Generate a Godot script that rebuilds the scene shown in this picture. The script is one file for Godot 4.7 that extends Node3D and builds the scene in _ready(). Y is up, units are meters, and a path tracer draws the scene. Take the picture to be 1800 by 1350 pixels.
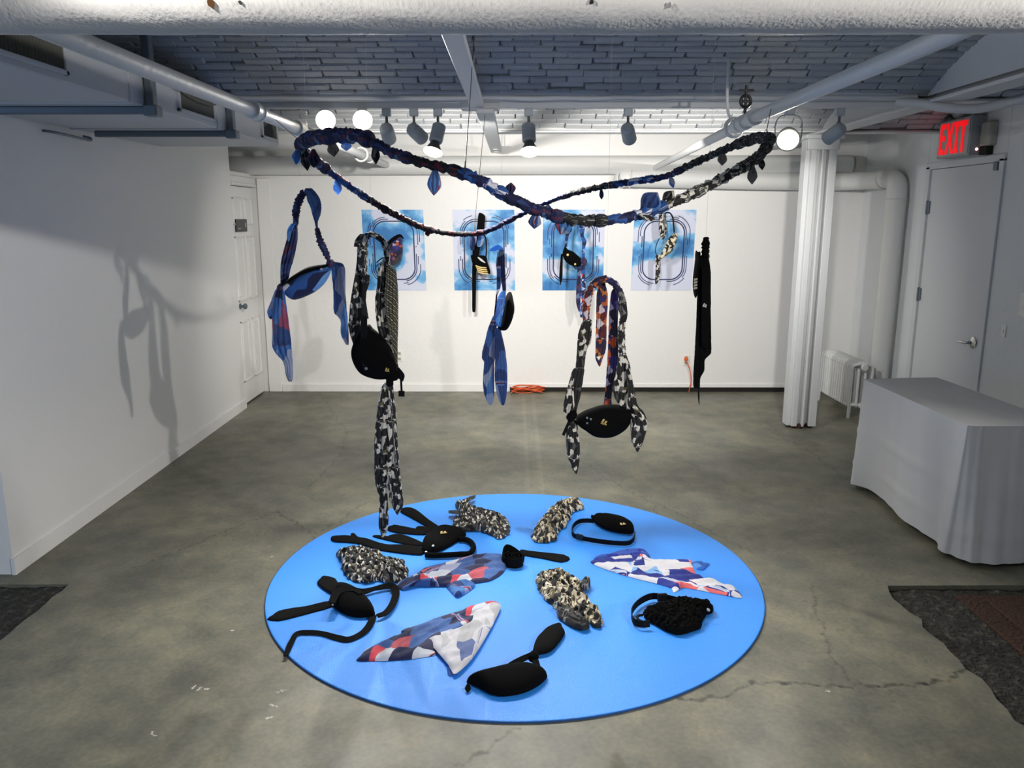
extends Node3D
# A white-painted basement gallery: brick vaults, track lamps, a wrapped hoop with hanging bags above a round blue floor panel.
# Units metres, y up. The camera stands at the origin at eye height, looking down -z; the back wall is at z = -8.05.

var M := {}
var used := {}
var rng := RandomNumberGenerator.new()
var rough_noise := FastNoiseLite.new()

func v(x: float, y: float, z: float) -> Vector3:
	return Vector3(x, y, z)

# ---------- naming ----------
func numbered(called: String) -> String:
	var n: int = used.get(called, 0)
	used[called] = n + 1
	return called if n == 0 else "%s_%03d" % [called, n]

func tag(o: Node, label: String, category: String, group := "") -> Node:
	o.set_meta("label", label)
	o.set_meta("category", category)
	if group != "":
		o.set_meta("group", group)
	return o

func thing(called: String, label: String, category: String, at := Vector3.ZERO, group := "") -> Node3D:
	var o := Node3D.new()
	o.name = numbered(called)
	add_child(o, true)
	o.position = at
	tag(o, label, category, group)
	return o

# commits a SurfaceTool whose points are in world space as one named mesh under parent (a top-level node that is only moved, never turned)
func obj(called: String, st: SurfaceTool, m: Material, parent: Node = null) -> MeshInstance3D:
	st.generate_normals()
	var mi := MeshInstance3D.new()
	mi.mesh = st.commit()
	mi.material_override = m
	mi.cast_shadow = GeometryInstance3D.SHADOW_CASTING_SETTING_ON
	if parent == null:
		mi.name = numbered(called)
		add_child(mi, true)
	else:
		mi.name = count_in(parent, called)
		parent.add_child(mi, true)
		var base := Vector3.ZERO
		var p := parent
		while p is Node3D and p != self:
			base += (p as Node3D).position
			p = p.get_parent()
		mi.position = -base
	return mi

func count_in(parent: Node, called: String) -> String:
	var key := "n_" + called
	var n: int = parent.get_meta(key, 0)
	parent.set_meta(key, n + 1)
	return called if n == 0 else "%s_%03d" % [called, n]

func struct(called: String, st: SurfaceTool, m: Material, label: String, category: String, parent: Node = null) -> MeshInstance3D:
	var o := obj(called, st, m, parent)
	if parent == null:
		o.set_meta("kind", "structure")
		tag(o, label, category)
	return o

# ---------- shapes ----------
func mb() -> SurfaceTool:
	var st := SurfaceTool.new()
	st.begin(Mesh.PRIMITIVE_TRIANGLES)
	return st

func tri(st: SurfaceTool, a: Vector3, b: Vector3, c: Vector3) -> void:
	for p in [a, b, c]:
		st.set_uv(Vector2(p.x + p.z * 0.37, p.y + p.z * 0.63))
		st.add_vertex(p)

func quad(st: SurfaceTool, a: Vector3, b: Vector3, c: Vector3, d: Vector3) -> void:
	tri(st, a, b, c)
	tri(st, a, c, d)

# a box with chamfered edges
func box(st: SurfaceTool, c: Vector3, s: Vector3, b := 0.004, basis := Basis.IDENTITY) -> void:
	st.set_smooth_group(-1)
	var h := s * 0.5
	b = minf(b, minf(h.x, minf(h.y, h.z)) * 0.6)
	var ax := [Vector3.RIGHT, Vector3.UP, Vector3.BACK]
	for i in 3:
		var j := (i + 1) % 3
		var k := (i + 2) % 3
		for sg in [-1.0, 1.0]:
			var n: Vector3 = ax[i] * h[i] * sg
			var u: Vector3 = ax[j] * (h[j] - b)
			var w: Vector3 = ax[k] * (h[k] - b)
			var q := [n - u - w, n + u - w, n + u + w, n - u + w]
			if sg > 0:
				q.reverse()
			quad(st, c + basis * q[0], c + basis * q[1], c + basis * q[2], c + basis * q[3])
	for i in 3:   # edges along axis i
		var j := (i + 1) % 3
		var k := (i + 2) % 3
		for sj in [-1.0, 1.0]:
			for sk in [-1.0, 1.0]:
				var e: Vector3 = ax[i] * (h[i] - b)
				var p1: Vector3 = ax[j] * h[j] * sj + ax[k] * (h[k] - b) * sk
				var p2: Vector3 = ax[j] * (h[j] - b) * sj + ax[k] * h[k] * sk
				var q := [p1 - e, p1 + e, p2 + e, p2 - e]
				if sj * sk > 0:
					q.reverse()
				quad(st, c + basis * q[0], c + basis * q[1], c + basis * q[2], c + basis * q[3])
	for sx in [-1.0, 1.0]:
		for sy in [-1.0, 1.0]:
			for sz in [-1.0, 1.0]:
				var sgn := Vector3(sx, sy, sz)
				var q := []
				for i in 3:
					var p := Vector3.ZERO
					for j in 3:
						p[j] = (h[j] if j == i else h[j] - b) * sgn[j]
					q.append(p)
				if sx * sy * sz > 0:
					q.reverse()
				tri(st, c + basis * q[0], c + basis * q[1], c + basis * q[2])

func span(st: SurfaceTool, lo: Vector3, hi: Vector3, b := 0.004) -> void:
	box(st, (lo + hi) * 0.5, hi - lo, b)

# rows of points joined to a surface; u runs along a row
func sheet(st: SurfaceTool, rows: Array, uvs: Array, closed := false, group := 0) -> void:
	st.set_smooth_group(group)
	for r in rows.size() - 1:
		var a: PackedVector3Array = rows[r]
		var b: PackedVector3Array = rows[r + 1]
		var ua: PackedVector2Array = uvs[r]
		var ub: PackedVector2Array = uvs[r + 1]
		var n := a.size()
		for i in (n if closed else n - 1):
			var k := (i + 1) % n
			var uk: Vector2 = ua[k] if k > 0 else ua[n - 1] + (ua[n - 1] - ua[n - 2])
			var bk: Vector2 = ub[k] if k > 0 else ub[n - 1] + (ub[n - 1] - ub[n - 2])
			for q in [[a[i], ua[i]], [b[i], ub[i]], [b[k], bk], [a[i], ua[i]], [b[k], bk], [a[k], uk]]:
				st.set_uv(q[1])
				st.add_vertex(q[0])

func smooth(pts: Array, n: int, closed := false) -> PackedVector3Array:
	var out := PackedVector3Array()
	var c := pts.size()
	for i in (c if closed else c - 1):
		var p0: Vector3 = pts[(i - 1 + c) % c] if closed else pts[maxi(i - 1, 0)]
		var p1: Vector3 = pts[i]
		var p2: Vector3 = pts[(i + 1) % c]
		var p3: Vector3 = pts[(i + 2) % c] if closed else pts[mini(i + 2, c - 1)]
		for k in n:
			var t := float(k) / n
			out.append(0.5 * ((2.0 * p1) + (p2 - p0) * t + (2.0 * p0 - 5.0 * p1 + 4.0 * p2 - p3) * t * t + (3.0 * p1 - p0 - 3.0 * p2 + p3) * t * t * t))
	if not closed:
		out.append(pts[c - 1])
	return out

func resample(path: PackedVector3Array, step: float) -> PackedVector3Array:
	var cv := Curve3D.new()
	cv.bake_interval = step * 0.5
	for p in path:
		cv.add_point(p)
	var length := cv.get_baked_length()
	var n := maxi(2, int(length / step))
	var out := PackedVector3Array()
	for i in n + 1:
		out.append(cv.sample_baked(length * i / n))
	return out

# a round tube along a path; radius(s, angle) may be a number, an array of numbers along the path or a Callable(distance, angle, share)
func tube(st: SurfaceTool, path: PackedVector3Array, radius: Variant, sides := 12, caps := true) -> void:
	var rows := []
	var uvs := []
	var n := path.size()
	var t0 := (path[1] - path[0]).normalized()
	var nor := t0.cross(Vector3.UP if absf(t0.y) < 0.9 else Vector3.RIGHT).normalized()
	var s := 0.0
	for i in n:
		var t := (path[mini(i + 1, n - 1)] - path[maxi(i - 1, 0)]).normalized()
		nor = (nor - t * nor.dot(t)).normalized()
		var bi := t.cross(nor)
		if i > 0:
			s += path[i].distance_to(path[i - 1])
		var row := PackedVector3Array()
		var uv := PackedVector2Array()
		for k in sides:
			var a := TAU * k / sides
			var r: float
			if radius is Callable:
				r = radius.call(s, a, float(i) / (n - 1))
			elif radius is Array:
				var f: float = float(i) / (n - 1) * (radius.size() - 1)
				var g := mini(int(f), radius.size() - 2)
				r = lerpf(radius[g], radius[g + 1], f - g)
			else:
				r = radius
			row.append(path[i] + (nor * cos(a) + bi * sin(a)) * r)
			uv.append(Vector2(float(k) / sides * 0.12, s))
		rows.append(row)
		uvs.append(uv)
	sheet(st, rows, uvs, true)
	if caps:
		st.set_smooth_group(-1)
		for e in [0, n - 1]:
			for k in sides:
				var a: Vector3 = rows[e][k]
				var b: Vector3 = rows[e][(k + 1) % sides]
				if e == 0:
					tri(st, path[e], a, b)
				else:
					tri(st, path[e], b, a)

func line(st: SurfaceTool, a: Vector3, b: Vector3, r: float, sides := 10) -> void:
	tube(st, PackedVector3Array([a, b]), r, sides)

# a turned profile [radius, height] about the axis of the transform's y
func lathe(st: SurfaceTool, prof: Array, at: Transform3D, sides := 20) -> void:
	var rows := []
	var uvs := []
	for p in prof:
		var row := PackedVector3Array()
		var uv := PackedVector2Array()
		for k in sides:
			var a := TAU * k / sides
			row.append(at * Vector3(cos(a) * p[0], p[1], sin(a) * p[0]))
			uv.append(Vector2(float(k) / sides, p[1]))
		rows.append(row)
		uvs.append(uv)
	rows.reverse()
	uvs.reverse()
	for i in rows.size() - 1:
		sheet(st, [rows[i], rows[i + 1]], [uvs[i], uvs[i + 1]], true, i + 1)

func facing(at: Vector3, y_axis: Vector3) -> Transform3D:
	var y := y_axis.normalized()
	var x := y.cross(Vector3.BACK if absf(y.z) < 0.9 else Vector3.RIGHT).normalized()
	return Transform3D(Basis(x, y, x.cross(y)), at)

# a flat outline with thickness along n
func slab(st: SurfaceTool, outline: PackedVector3Array, n: Vector3) -> void:
	st.set_smooth_group(-1)
	var x := (outline[1] - outline[0]).normalized()
	x = (x - n.normalized() * x.dot(n.normalized())).normalized()
	var y := n.normalized().cross(x)
	var flat := PackedVector2Array()
	for p in outline:
		flat.append(Vector2(p.dot(x), p.dot(y)))
	var ix := Geometry2D.triangulate_polygon(flat)
	var up := Geometry2D.is_polygon_clockwise(flat)
	for i in range(0, ix.size(), 3):
		var a := outline[ix[i]]
		var b := outline[ix[i + 1]]
		var c := outline[ix[i + 2]]
		if ((b - a).cross(c - a)).dot(n) > 0.0:
			var s := b
			b = c
			c = s
		tri(st, a + n, b + n, c + n)
		tri(st, a, c, b)
	var m := outline.size()
	for i in m:
		var a := outline[i]
		var b := outline[(i + 1) % m]
		if up:
			quad(st, a, a + n, b + n, b)
		else:
			quad(st, a, b, b + n, a + n)

# a strap: a band of given width and thickness along a path; its width lies along `across`, or at right angles to the path and to `face`
func band(st: SurfaceTool, pts: Array, widths: Variant, face: Vector3, thick := 0.003, across := Vector3.ZERO, n := 6) -> void:
	var path := smooth(pts, n)
	var rows := []
	var uvs := []
	var c := path.size()
	var s := 0.0
	for i in c:
		var t := (path[mini(i + 1, c - 1)] - path[maxi(i - 1, 0)]).normalized()
		var w := across if across != Vector3.ZERO else t.cross(face).normalized()
		var o := t.cross(w).normalized() * thick * 0.5
		var f: float = float(i) / (c - 1)
		var wd: float
		if widths is Array:
			var q: float = f * (widths.size() - 1)
			var g := mini(int(q), widths.size() - 2)
			wd = lerpf(widths[g], widths[g + 1], q - g)
		else:
			wd = widths
		w *= wd * 0.5
		if i > 0:
			s += path[i].distance_to(path[i - 1])
		rows.append(PackedVector3Array([path[i] - w - o, path[i] + w - o, path[i] + w + o, path[i] - w + o]))
		uvs.append(PackedVector2Array([Vector2(0, s), Vector2(wd, s), Vector2(wd, s + 0.01), Vector2(0, s + 0.01)]))
	for k in 4:
		var rr := []
		var uu := []
		for i in c:
			rr.append(PackedVector3Array([rows[i][k], rows[i][(k + 1) % 4]]))
			uu.append(PackedVector2Array([uvs[i][k], uvs[i][(k + 1) % 4]]))
		sheet(st, rr, uu, false, 1 + k)
	st.set_smooth_group(-1)
	quad(st, rows[0][0], rows[0][1], rows[0][2], rows[0][3])
	var e: PackedVector3Array = rows[c - 1]
	quad(st, e[3], e[2], e[1], e[0])

# a padded shape that fills an outline: it bulges along n by `bulge` in front and `back` behind; `rough` crumples it, `folds` gives it ridges along the direction `along`
func pad(st: SurfaceTool, outline: Array, n: Vector3, bulge: float, back := 0.0, rough := 0.0, freq := 30.0, folds := Vector3.ZERO, power := 2.0, rings := 8, sub := 4, seed_at := 0.0) -> void:
	var out := smooth(outline, sub, true)
	var mid := Vector3.ZERO
	for p in out:
		mid += p / out.size()
	var far := out[0]
	for p in out:
		if p.distance_to(mid) > far.distance_to(mid):
			far = p
	var axis := (far - mid).normalized()
	var lo := 0.0
	var hi := 0.0
	for p in out:
		lo = minf(lo, (p - mid).dot(axis))
		hi = maxf(hi, (p - mid).dot(axis))
	n = n.normalized()
	var ux := axis
	var uy := n.cross(axis)
	var side := [1.0, -1.0] if back > 0.0 else [1.0]
	for sg in side:
		var rows := []
		var uvs := []
		for r in rings + 1:
			var t := float(r) / rings
			var row := PackedVector3Array()
			var uv := PackedVector2Array()
			for i in out.size():
				var o: Vector3 = out[i]
				var sp := mid + axis * clampf((o - mid).dot(axis), lo * 0.55, hi * 0.55)
				var p := sp.lerp(o, 1.0 - pow(1.0 - t, 1.25) if rough == 0.0 else t)
				var tt: float = 1.0 - pow(1.0 - t, 1.25) if rough == 0.0 else t
				var h: float = pow(maxf(1.0 - pow(tt, power), 0.0), 0.55) * (bulge if sg > 0.0 else back)
				if rough > 0.0 and sg > 0.0:
					var q := (p - ux * p.dot(ux) * 0.5) * freq + Vector3.ONE * seed_at * 17.0
					var ridge := 1.0 - absf(rough_noise.get_noise_3d(q.x, q.y, q.z)) * 2.6
					var lat := Vector3(rough_noise.get_noise_3d(q.x + 90.0, q.y, q.z), 0, rough_noise.get_noise_3d(q.x, q.y + 70.0, q.z))
					lat -= n * lat.dot(n)
					p += lat * rough * (0.9 if t < 0.99 else 0.5)
					h += ridge * rough * (1.0 - pow(t, 6.0))
				if folds != Vector3.ZERO and sg > 0.0:
					h += (sin(p.dot(folds) + 2.0 * rough_noise.get_noise_3d(p.x * 6.0, p.y * 6.0, p.z * 6.0)) * 0.5 + 0.5) * 0.012 * (1.0 - pow(t, 5.0))
				row.append(p + n * h * sg)
				uv.append(Vector2((p - mid).dot(ux), (p - mid).dot(uy)) + Vector2(seed_at * 0.37, seed_at * 0.73))
			if sg < 0.0:
				row.reverse()
				uv.reverse()
			rows.append(row)
			uvs.append(uv)
		sheet(st, rows, uvs, true, 1 if rough > 0.0 or back == 0.0 else 2)

# a gathered hanging cloth: pairs of left and right edge points from top to bottom; folds run down its length
func drape(st: SurfaceTool, pairs: Array, depth := 0.4, folds := 3.0, seed_at := 0.0, sub := 5) -> void:
	var lefts := []
	var rights := []
	for i in range(0, pairs.size(), 2):
		lefts.append(pairs[i])
		rights.append(pairs[i + 1])
	var L := smooth(lefts, sub)
	var R := smooth(rights, sub)
	var rows := []
	var uvs := []
	var s := seed_at * 0.31
	var sides := 36
	for i in L.size():
		if i > 0:
			s += ((L[i] + R[i]) * 0.5).distance_to((L[i - 1] + R[i - 1]) * 0.5)
		var mid := (L[i] + R[i]) * 0.5
		var hw := (R[i] - L[i]) * 0.5
		var w := hw.length()
		var dep := minf(maxf(w * depth, 0.004), 0.05)
		var row := PackedVector3Array()
		var uv := PackedVector2Array()
		for k in sides:
			var a := TAU * k / sides
			var u := cos(a)
			var pl := sin(u * (folds + 1.6) * PI + s * 5.0 + seed_at * 5.0 + 1.5 * rough_noise.get_noise_2d(s * 40.0, seed_at * 50.0))
			var z := dep * (sin(a) * 0.7 + 0.85 * pl * (1.0 - u * u) * (1.0 if sin(a) > 0 else -0.6))
			var wob := 1.0 + 0.05 * rough_noise.get_noise_2d(s * 60.0, u * 40.0 + seed_at * 33.0)
			row.append(mid + hw * u * wob + Vector3(0, 0, z))
			uv.append(Vector2(seed_at * 0.77 + float(k) / sides * (w * 4.5 + 0.05), s))
		rows.append(row)
		uvs.append(uv)
	sheet(st, rows, uvs, true)
	st.set_smooth_group(-1)
	for e in [0, rows.size() - 1]:
		var m := (L[e] + R[e]) * 0.5
		for k in sides:
			if e == 0:
				tri(st, m, rows[e][k], rows[e][(k + 1) % sides])
			else:
				tri(st, m, rows[e][(k + 1) % sides], rows[e][k])

# a strap drawn through gathered fabric: a tube pinched at short intervals
func ruched(st: SurfaceTool, pts: Array, radii: Variant, pitch := 0.017, seed_at := 0.0) -> void:
	var path := resample(smooth(pts, 6), 0.0035)
	var base := radii as Array if radii is Array else [radii, radii]
	tube(st, path, func(s: float, a: float, f: float) -> float:
		var q: float = f * (base.size() - 1)
		var g := mini(int(q), base.size() - 2)
		var r: float = lerpf(base[g], base[g + 1], q - g)
		var ph: float = s / pitch + 0.6 * rough_noise.get_noise_2d(s * 300.0, seed_at * 40.0) + 0.12 * sin(a + seed_at)
		return r * (0.72 + 0.34 * absf(sin(PI * ph)) + 0.16 * rough_noise.get_noise_3d(s * 500.0, cos(a) * 30.0, sin(a) * 30.0 + seed_at * 20.0)), 14)

# the hoop's binding: cloth wound round in a slow screw
func wound(st: SurfaceTool, path: PackedVector3Array, r: float, seed_at: float, turn := 0.055) -> void:
	tube(st, path, func(s: float, a: float, f: float) -> float:
		var saw := fposmod(s / turn + a / TAU, 1.0)
		return r * (0.64 + 0.30 * saw + 0.34 * rough_noise.get_noise_2d(s * 130.0 + seed_at * 90.0, cos(a) * 9.0)), 14)

# ---------- materials ----------
func mat(c: Color, rough := 0.8, metal := 0.0) -> StandardMaterial3D:
	var m := StandardMaterial3D.new()
	m.albedo_color = c
	m.roughness = rough
	m.metallic = metal
	m.cull_mode = BaseMaterial3D.CULL_DISABLED
	return m

func glow(c: Color, energy: float) -> StandardMaterial3D:
	var m := mat(Color(0.9, 0.9, 0.88), 0.4)
	m.emission_enabled = true
	m.emission = c
	m.emission_energy_multiplier = energy
	return m

func noise(kind: int, freq: float, sd: int, octaves := 4) -> FastNoiseLite:
	var f := FastNoiseLite.new()
	f.noise_type = kind
	f.frequency = freq
	f.seed = sd
	f.fractal_octaves = octaves
	if octaves <= 1:
		f.fractal_type = FastNoiseLite.FRACTAL_NONE
	return f

func ramp(stops: Array, constant := true) -> Gradient:
	var g := Gradient.new()
	var off := PackedFloat32Array()
	var col := PackedColorArray()
	for s in stops:
		off.append(s[0])
		col.append(s[1])
	g.offsets = off
	g.colors = col
	g.interpolation_mode = Gradient.GRADIENT_INTERPOLATE_CONSTANT if constant else Gradient.GRADIENT_INTERPOLATE_LINEAR
	return g

func painted(f: FastNoiseLite, g: Gradient, side := 512) -> NoiseTexture2D:
	var t := NoiseTexture2D.new()
	t.width = side
	t.height = side
	t.seamless = true
	t.noise = f
	t.color_ramp = g
	return t

func relief(m: StandardMaterial3D, freq: float, sd: int, strength: float, tile: float) -> StandardMaterial3D:
	var t := NoiseTexture2D.new()
	t.width = 512
	t.height = 512
	t.seamless = true
	t.as_normal_map = true
	t.bump_strength = 6.0
	t.noise = noise(FastNoiseLite.TYPE_SIMPLEX_SMOOTH, freq, sd, 4)
	m.normal_enabled = true
	m.normal_texture = t
	m.normal_scale = strength
	m.uv1_triplanar = true
	m.uv1_world_triplanar = true
	m.uv1_scale = Vector3.ONE / tile
	return m

func cloth(f: FastNoiseLite, g: Gradient, tile: float, sheer := 0.0) -> StandardMaterial3D:
	var m := mat(Color.WHITE, 0.75)
	m.albedo_texture = painted(f, g)
	m.uv1_scale = Vector3.ONE / tile
	m.rim_enabled = true
	m.rim = 0.15
	if sheer > 0.0:
		m.backlight_enabled = true
		m.backlight = Color(sheer, sheer, sheer)
	return m

# ---------- the scene ----------
# strength of the lamps
const E_WALL1 := 4.11
const E_WALL2 := 2.92
const E_WALL3 := 2.83
const E_WALL4 := 3.54
const E_DOWN1 := 2.61
const E_DOWN2 := 2.67
const E_FRONT1 := 1.94
const E_FRONT2 := 3.16
const E_CLAMP := 1.40
const E_LEFT := 12.35
const E_RIGHT := 2.27
const E_DAY := 3.81

func _ready() -> void:
	var cam := Camera3D.new()
	cam.name = "camera"
	cam.fov = 51.16
	cam.near = 0.05
	cam.position = v(0, 1.75, 0)
	cam.rotation_degrees = Vector3(-11.73, 0.203, 0)
	add_child(cam)
	cam.current = true

	var env := Environment.new()
	env.background_mode = Environment.BG_COLOR
	env.background_color = Color(0.55, 0.72, 0.95)
	env.background_energy_multiplier = 1.2
	env.tonemap_mode = Environment.TONE_MAPPER_LINEAR
	env.tonemap_exposure = 1.0
	env.sdfgi_enabled = true
	env.ssao_enabled = true
	env.ssil_enabled = true
	var we := WorldEnvironment.new()
	we.name = "surroundings"
	we.environment = env
	add_child(we)

	# daylight through the street window beyond the frame on the left
	var day := AreaLight3D.new()
	day.name = "window_daylight"
	day.area_size = Vector2(1.7, 1.5)
	day.area_range = 20.0
	day.light_color = Color(0.70, 0.83, 1.0)
	day.light_energy = E_DAY
	day.position = v(-4.86, 1.55, -0.9)
	day.rotation_degrees = Vector3(0, -90, 0)
	day.shadow_enabled = true
	add_child(day)

	rng.seed = 11
	rough_noise.noise_type = FastNoiseLite.TYPE_SIMPLEX_SMOOTH
	rough_noise.frequency = 1.0
	rough_noise.fractal_octaves = 2
	rough_noise.seed = 5
	make_materials()
	build_shell()
	build_ceiling()
	build_services()
	build_lamps()
	build_doors()
	build_right_side()
	build_floor_panel()
	build_hoop()
	build_hanging()
	build_posters()
	build_floor_items()
	build_small()

func make_materials() -> void:
	M.wall = relief(mat(Color(0.90, 0.90, 0.895), 0.75), 0.02, 3, 0.12, 0.9)
	M.wall_grey = relief(mat(Color(0.86, 0.87, 0.875), 0.7), 0.02, 3, 0.12, 0.9)
	M.paint = relief(mat(Color(0.84, 0.845, 0.84), 0.5), 0.015, 8, 0.25, 0.35)
	M.brick = [relief(mat(Color(0.675, 0.685, 0.695), 0.75), 0.03, 21, 1.0, 0.25), relief(mat(Color(0.64, 0.655, 0.67), 0.75), 0.03, 22, 1.1, 0.27), relief(mat(Color(0.70, 0.71, 0.715), 0.75), 0.03, 23, 1.0, 0.24)]
	M.mortar = relief(mat(Color(0.46, 0.47, 0.48), 0.9), 0.04, 24, 1.0, 0.3)
	M.steel_white = relief(mat(Color(0.76, 0.77, 0.775), 0.5), 0.012, 9, 0.2, 0.3)
	M.canvas = relief(mat(Color(0.88, 0.875, 0.87), 0.65), 0.05, 10, 0.35, 0.3)
	M.duct = mat(Color(0.74, 0.755, 0.77), 0.55)
	M.grey_metal = mat(Color(0.42, 0.46, 0.50), 0.45, 0.3)
	M.vent_shade = mat(Color(0.10, 0.10, 0.09), 0.7)  # near-black colour for the shade behind the grille slats
	M.vent_slat = mat(Color(0.40, 0.40, 0.37), 0.6)
	M.door = mat(Color(0.89, 0.89, 0.885), 0.45)
	M.grey_door = mat(Color(0.82, 0.83, 0.84), 0.5)
	M.lamp_body = mat(Color(0.63, 0.66, 0.68), 0.5)
	M.lamp_dark = mat(Color(0.33, 0.34, 0.34), 0.5)
	M.bulb = glow(Color(1.0, 0.95, 0.85), 7.0)
	M.chrome = mat(Color(0.82, 0.82, 0.82), 0.15, 1.0)
	M.gold = mat(Color(0.95, 0.83, 0.55), 0.3, 0.6)
	M.silver = mat(Color(0.9, 0.9, 0.9), 0.25, 0.7)
	M.black = dull(mat(Color(0.030, 0.030, 0.033), 0.95))
	M.black_tie = dull(mat(Color(0.050, 0.050, 0.051), 0.9))
	M.black_strap = dull(mat(Color(0.05, 0.053, 0.065), 0.6))
	M.fur = dull(mat(Color(0.035, 0.035, 0.035), 1.0))
	M.black_plastic = mat(Color(0.08, 0.08, 0.085), 0.35)
	M.dark_and_gap_shade = mat(Color(0.10, 0.09, 0.08), 0.9)  # dark parts, and the shade painted along the back wall foot
	M.wire = mat(Color(0.25, 0.25, 0.26), 0.5, 0.5)
	M.orange = mat(Color(0.85, 0.36, 0.16), 0.5)
	M.linen = mat(Color(0.79, 0.79, 0.785), 0.9)
	M.white_plastic = mat(Color(0.9, 0.9, 0.88), 0.4)
	M.beige_plastic = mat(Color(0.62, 0.62, 0.58), 0.5)
	M.blue_panel = relief(mat(Color(0.202, 0.590, 1.000), 0.36), 0.09, 31, 0.5, 0.22)
	M.panel_edge = mat(Color(0.10, 0.30, 0.55), 0.6)
	M.rust = relief(mat(Color(0.215, 0.12, 0.06), 0.9), 0.03, 41, 2.0, 0.4)
	M.exit_red = glow(Color(1.0, 0.03, 0.07), 0.72)
	M.exit_red.albedo_color = Color(0.7, 0.05, 0.1)
	M.led = glow(Color(1.0, 0.75, 0.75), 4.0)
	M.pane = mat(Color(1, 1, 1, 0.06), 0.02)
	M.pane.transparency = BaseMaterial3D.TRANSPARENCY_ALPHA
	# printed cloths
	var cell := noise(FastNoiseLite.TYPE_CELLULAR, 0.011, 4, 1)
	cell.cellular_return_type = FastNoiseLite.RETURN_CELL_VALUE
	cell.domain_warp_enabled = true
	cell.domain_warp_amplitude = 70.0
	cell.domain_warp_frequency = 0.008
	cell.domain_warp_fractal_type = FastNoiseLite.DOMAIN_WARP_FRACTAL_NONE
	var navy := Color(0.045, 0.085, 0.27)
	var blue := Color(0.13, 0.31, 0.58)
	var sky := Color(0.40, 0.60, 0.85)
	var white := Color(0.88, 0.88, 0.90)
	var lilac := Color(0.70, 0.70, 0.83)
	var red := Color(0.76, 0.22, 0.30)
	var ochre := Color(0.78, 0.56, 0.28)
	M.blue_print = cloth(cell, ramp([[0.0, navy], [0.20, blue], [0.36, white], [0.46, red], [0.54, navy], [0.66, sky], [0.78, lilac], [0.86, blue], [0.96, ochre]]), 0.34)
	M.blue_print.uv1_scale = Vector3(2.4, 4.2, 1)
	M.blue_flat = cloth(cell, ramp([[0.0, navy], [0.17, Color(0.18, 0.32, 0.56)], [0.33, Color(0.72, 0.74, 0.79)], [0.41, red], [0.52, Color(0.22, 0.37, 0.62)], [0.64, Color(0.60, 0.62, 0.74)], [0.71, navy], [0.88, Color(0.70, 0.30, 0.36)], [0.93, Color(0.76, 0.78, 0.82)]]), 0.40, 0.15)
	M.blue_flat.uv1_scale = Vector3(1.9, 3.2, 1)
	M.blue_sheer = cloth(cell, ramp([[0.0, Color(0.10, 0.24, 0.48)], [0.20, Color(0.22, 0.43, 0.70)], [0.36, Color(0.62, 0.67, 0.78)], [0.46, Color(0.62, 0.20, 0.32)], [0.56, Color(0.05, 0.10, 0.28)], [0.68, Color(0.30, 0.52, 0.78)], [0.80, Color(0.55, 0.60, 0.74)], [0.86, Color(0.12, 0.28, 0.54)]]), 0.30, 0.7)
	M.blue_sheer.uv1_scale = Vector3(3.0, 1.7, 1)
	thin_cloth(M.blue_sheer, 0.90)
	M.navy_print = cloth(cell, ramp([[0.0, Color(0.05, 0.07, 0.24)], [0.35, Color(0.14, 0.22, 0.45)], [0.55, Color(0.06, 0.08, 0.26)], [0.70, Color(0.35, 0.45, 0.58)], [0.78, Color(0.09, 0.12, 0.32)], [0.92, Color(0.30, 0.14, 0.25)]]), 0.22)
	M.pale_print = cloth(cell, ramp([[0.0, Color(0.76, 0.76, 0.79)], [0.30, Color(0.66, 0.67, 0.69)], [0.52, Color(0.70, 0.69, 0.78)], [0.66, Color(0.30, 0.38, 0.58)], [0.76, Color(0.74, 0.74, 0.77)]]), 0.42)
	M.pale_print.uv1_scale = Vector3(1.4, 3.4, 1)
	M.bright_print = cloth(cell, ramp([[0.0, Color(0.09, 0.16, 0.52)], [0.26, Color(0.84, 0.84, 0.87)], [0.46, Color(0.50, 0.70, 0.90)], [0.58, Color(0.86, 0.86, 0.88)], [0.76, Color(0.10, 0.17, 0.55)], [0.88, Color(0.90, 0.42, 0.42)], [0.94, Color(0.93, 0.93, 0.95)]]), 0.60)
	M.bright_print.uv1_scale = Vector3(2.0, 3.4, 1)
	M.royal_cloth = cloth(cell, ramp([[0.0, Color(0.11, 0.19, 0.60)], [0.6, Color(0.20, 0.33, 0.70)]]), 0.3)
	M.sky_cloth = cloth(cell, ramp([[0.0, Color(0.20, 0.48, 0.80)], [0.5, Color(0.45, 0.70, 0.93)], [0.8, Color(0.22, 0.42, 0.72)]]), 0.2, 0.9)
	M.wine_print = cloth(cell, ramp([[0.0, Color(0.11, 0.05, 0.07)], [0.5, Color(0.22, 0.06, 0.10)], [0.62, Color(0.09, 0.06, 0.10)], [0.9, Color(0.40, 0.10, 0.17)]]), 0.15)
	var blot := noise(FastNoiseLite.TYPE_SIMPLEX_SMOOTH, 0.011, 14, 2)
	blot.domain_warp_enabled = true
	blot.domain_warp_amplitude = 40.0
	blot.domain_warp_frequency = 0.012
	var ink := Color(0.055, 0.055, 0.065)
	var leafy := noise(FastNoiseLite.TYPE_CELLULAR, 0.022, 15, 1)
	leafy.cellular_return_type = FastNoiseLite.RETURN_CELL_VALUE
	leafy.cellular_jitter = 1.2
	leafy.domain_warp_enabled = true
	leafy.domain_warp_amplitude = 45.0
	leafy.domain_warp_frequency = 0.018
	leafy.domain_warp_fractal_type = FastNoiseLite.DOMAIN_WARP_FRACTAL_NONE
	var grey := Color(0.30, 0.30, 0.31)
	var ivory := Color(0.80, 0.79, 0.76)
	var olive := Color(0.36, 0.33, 0.22)
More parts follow.
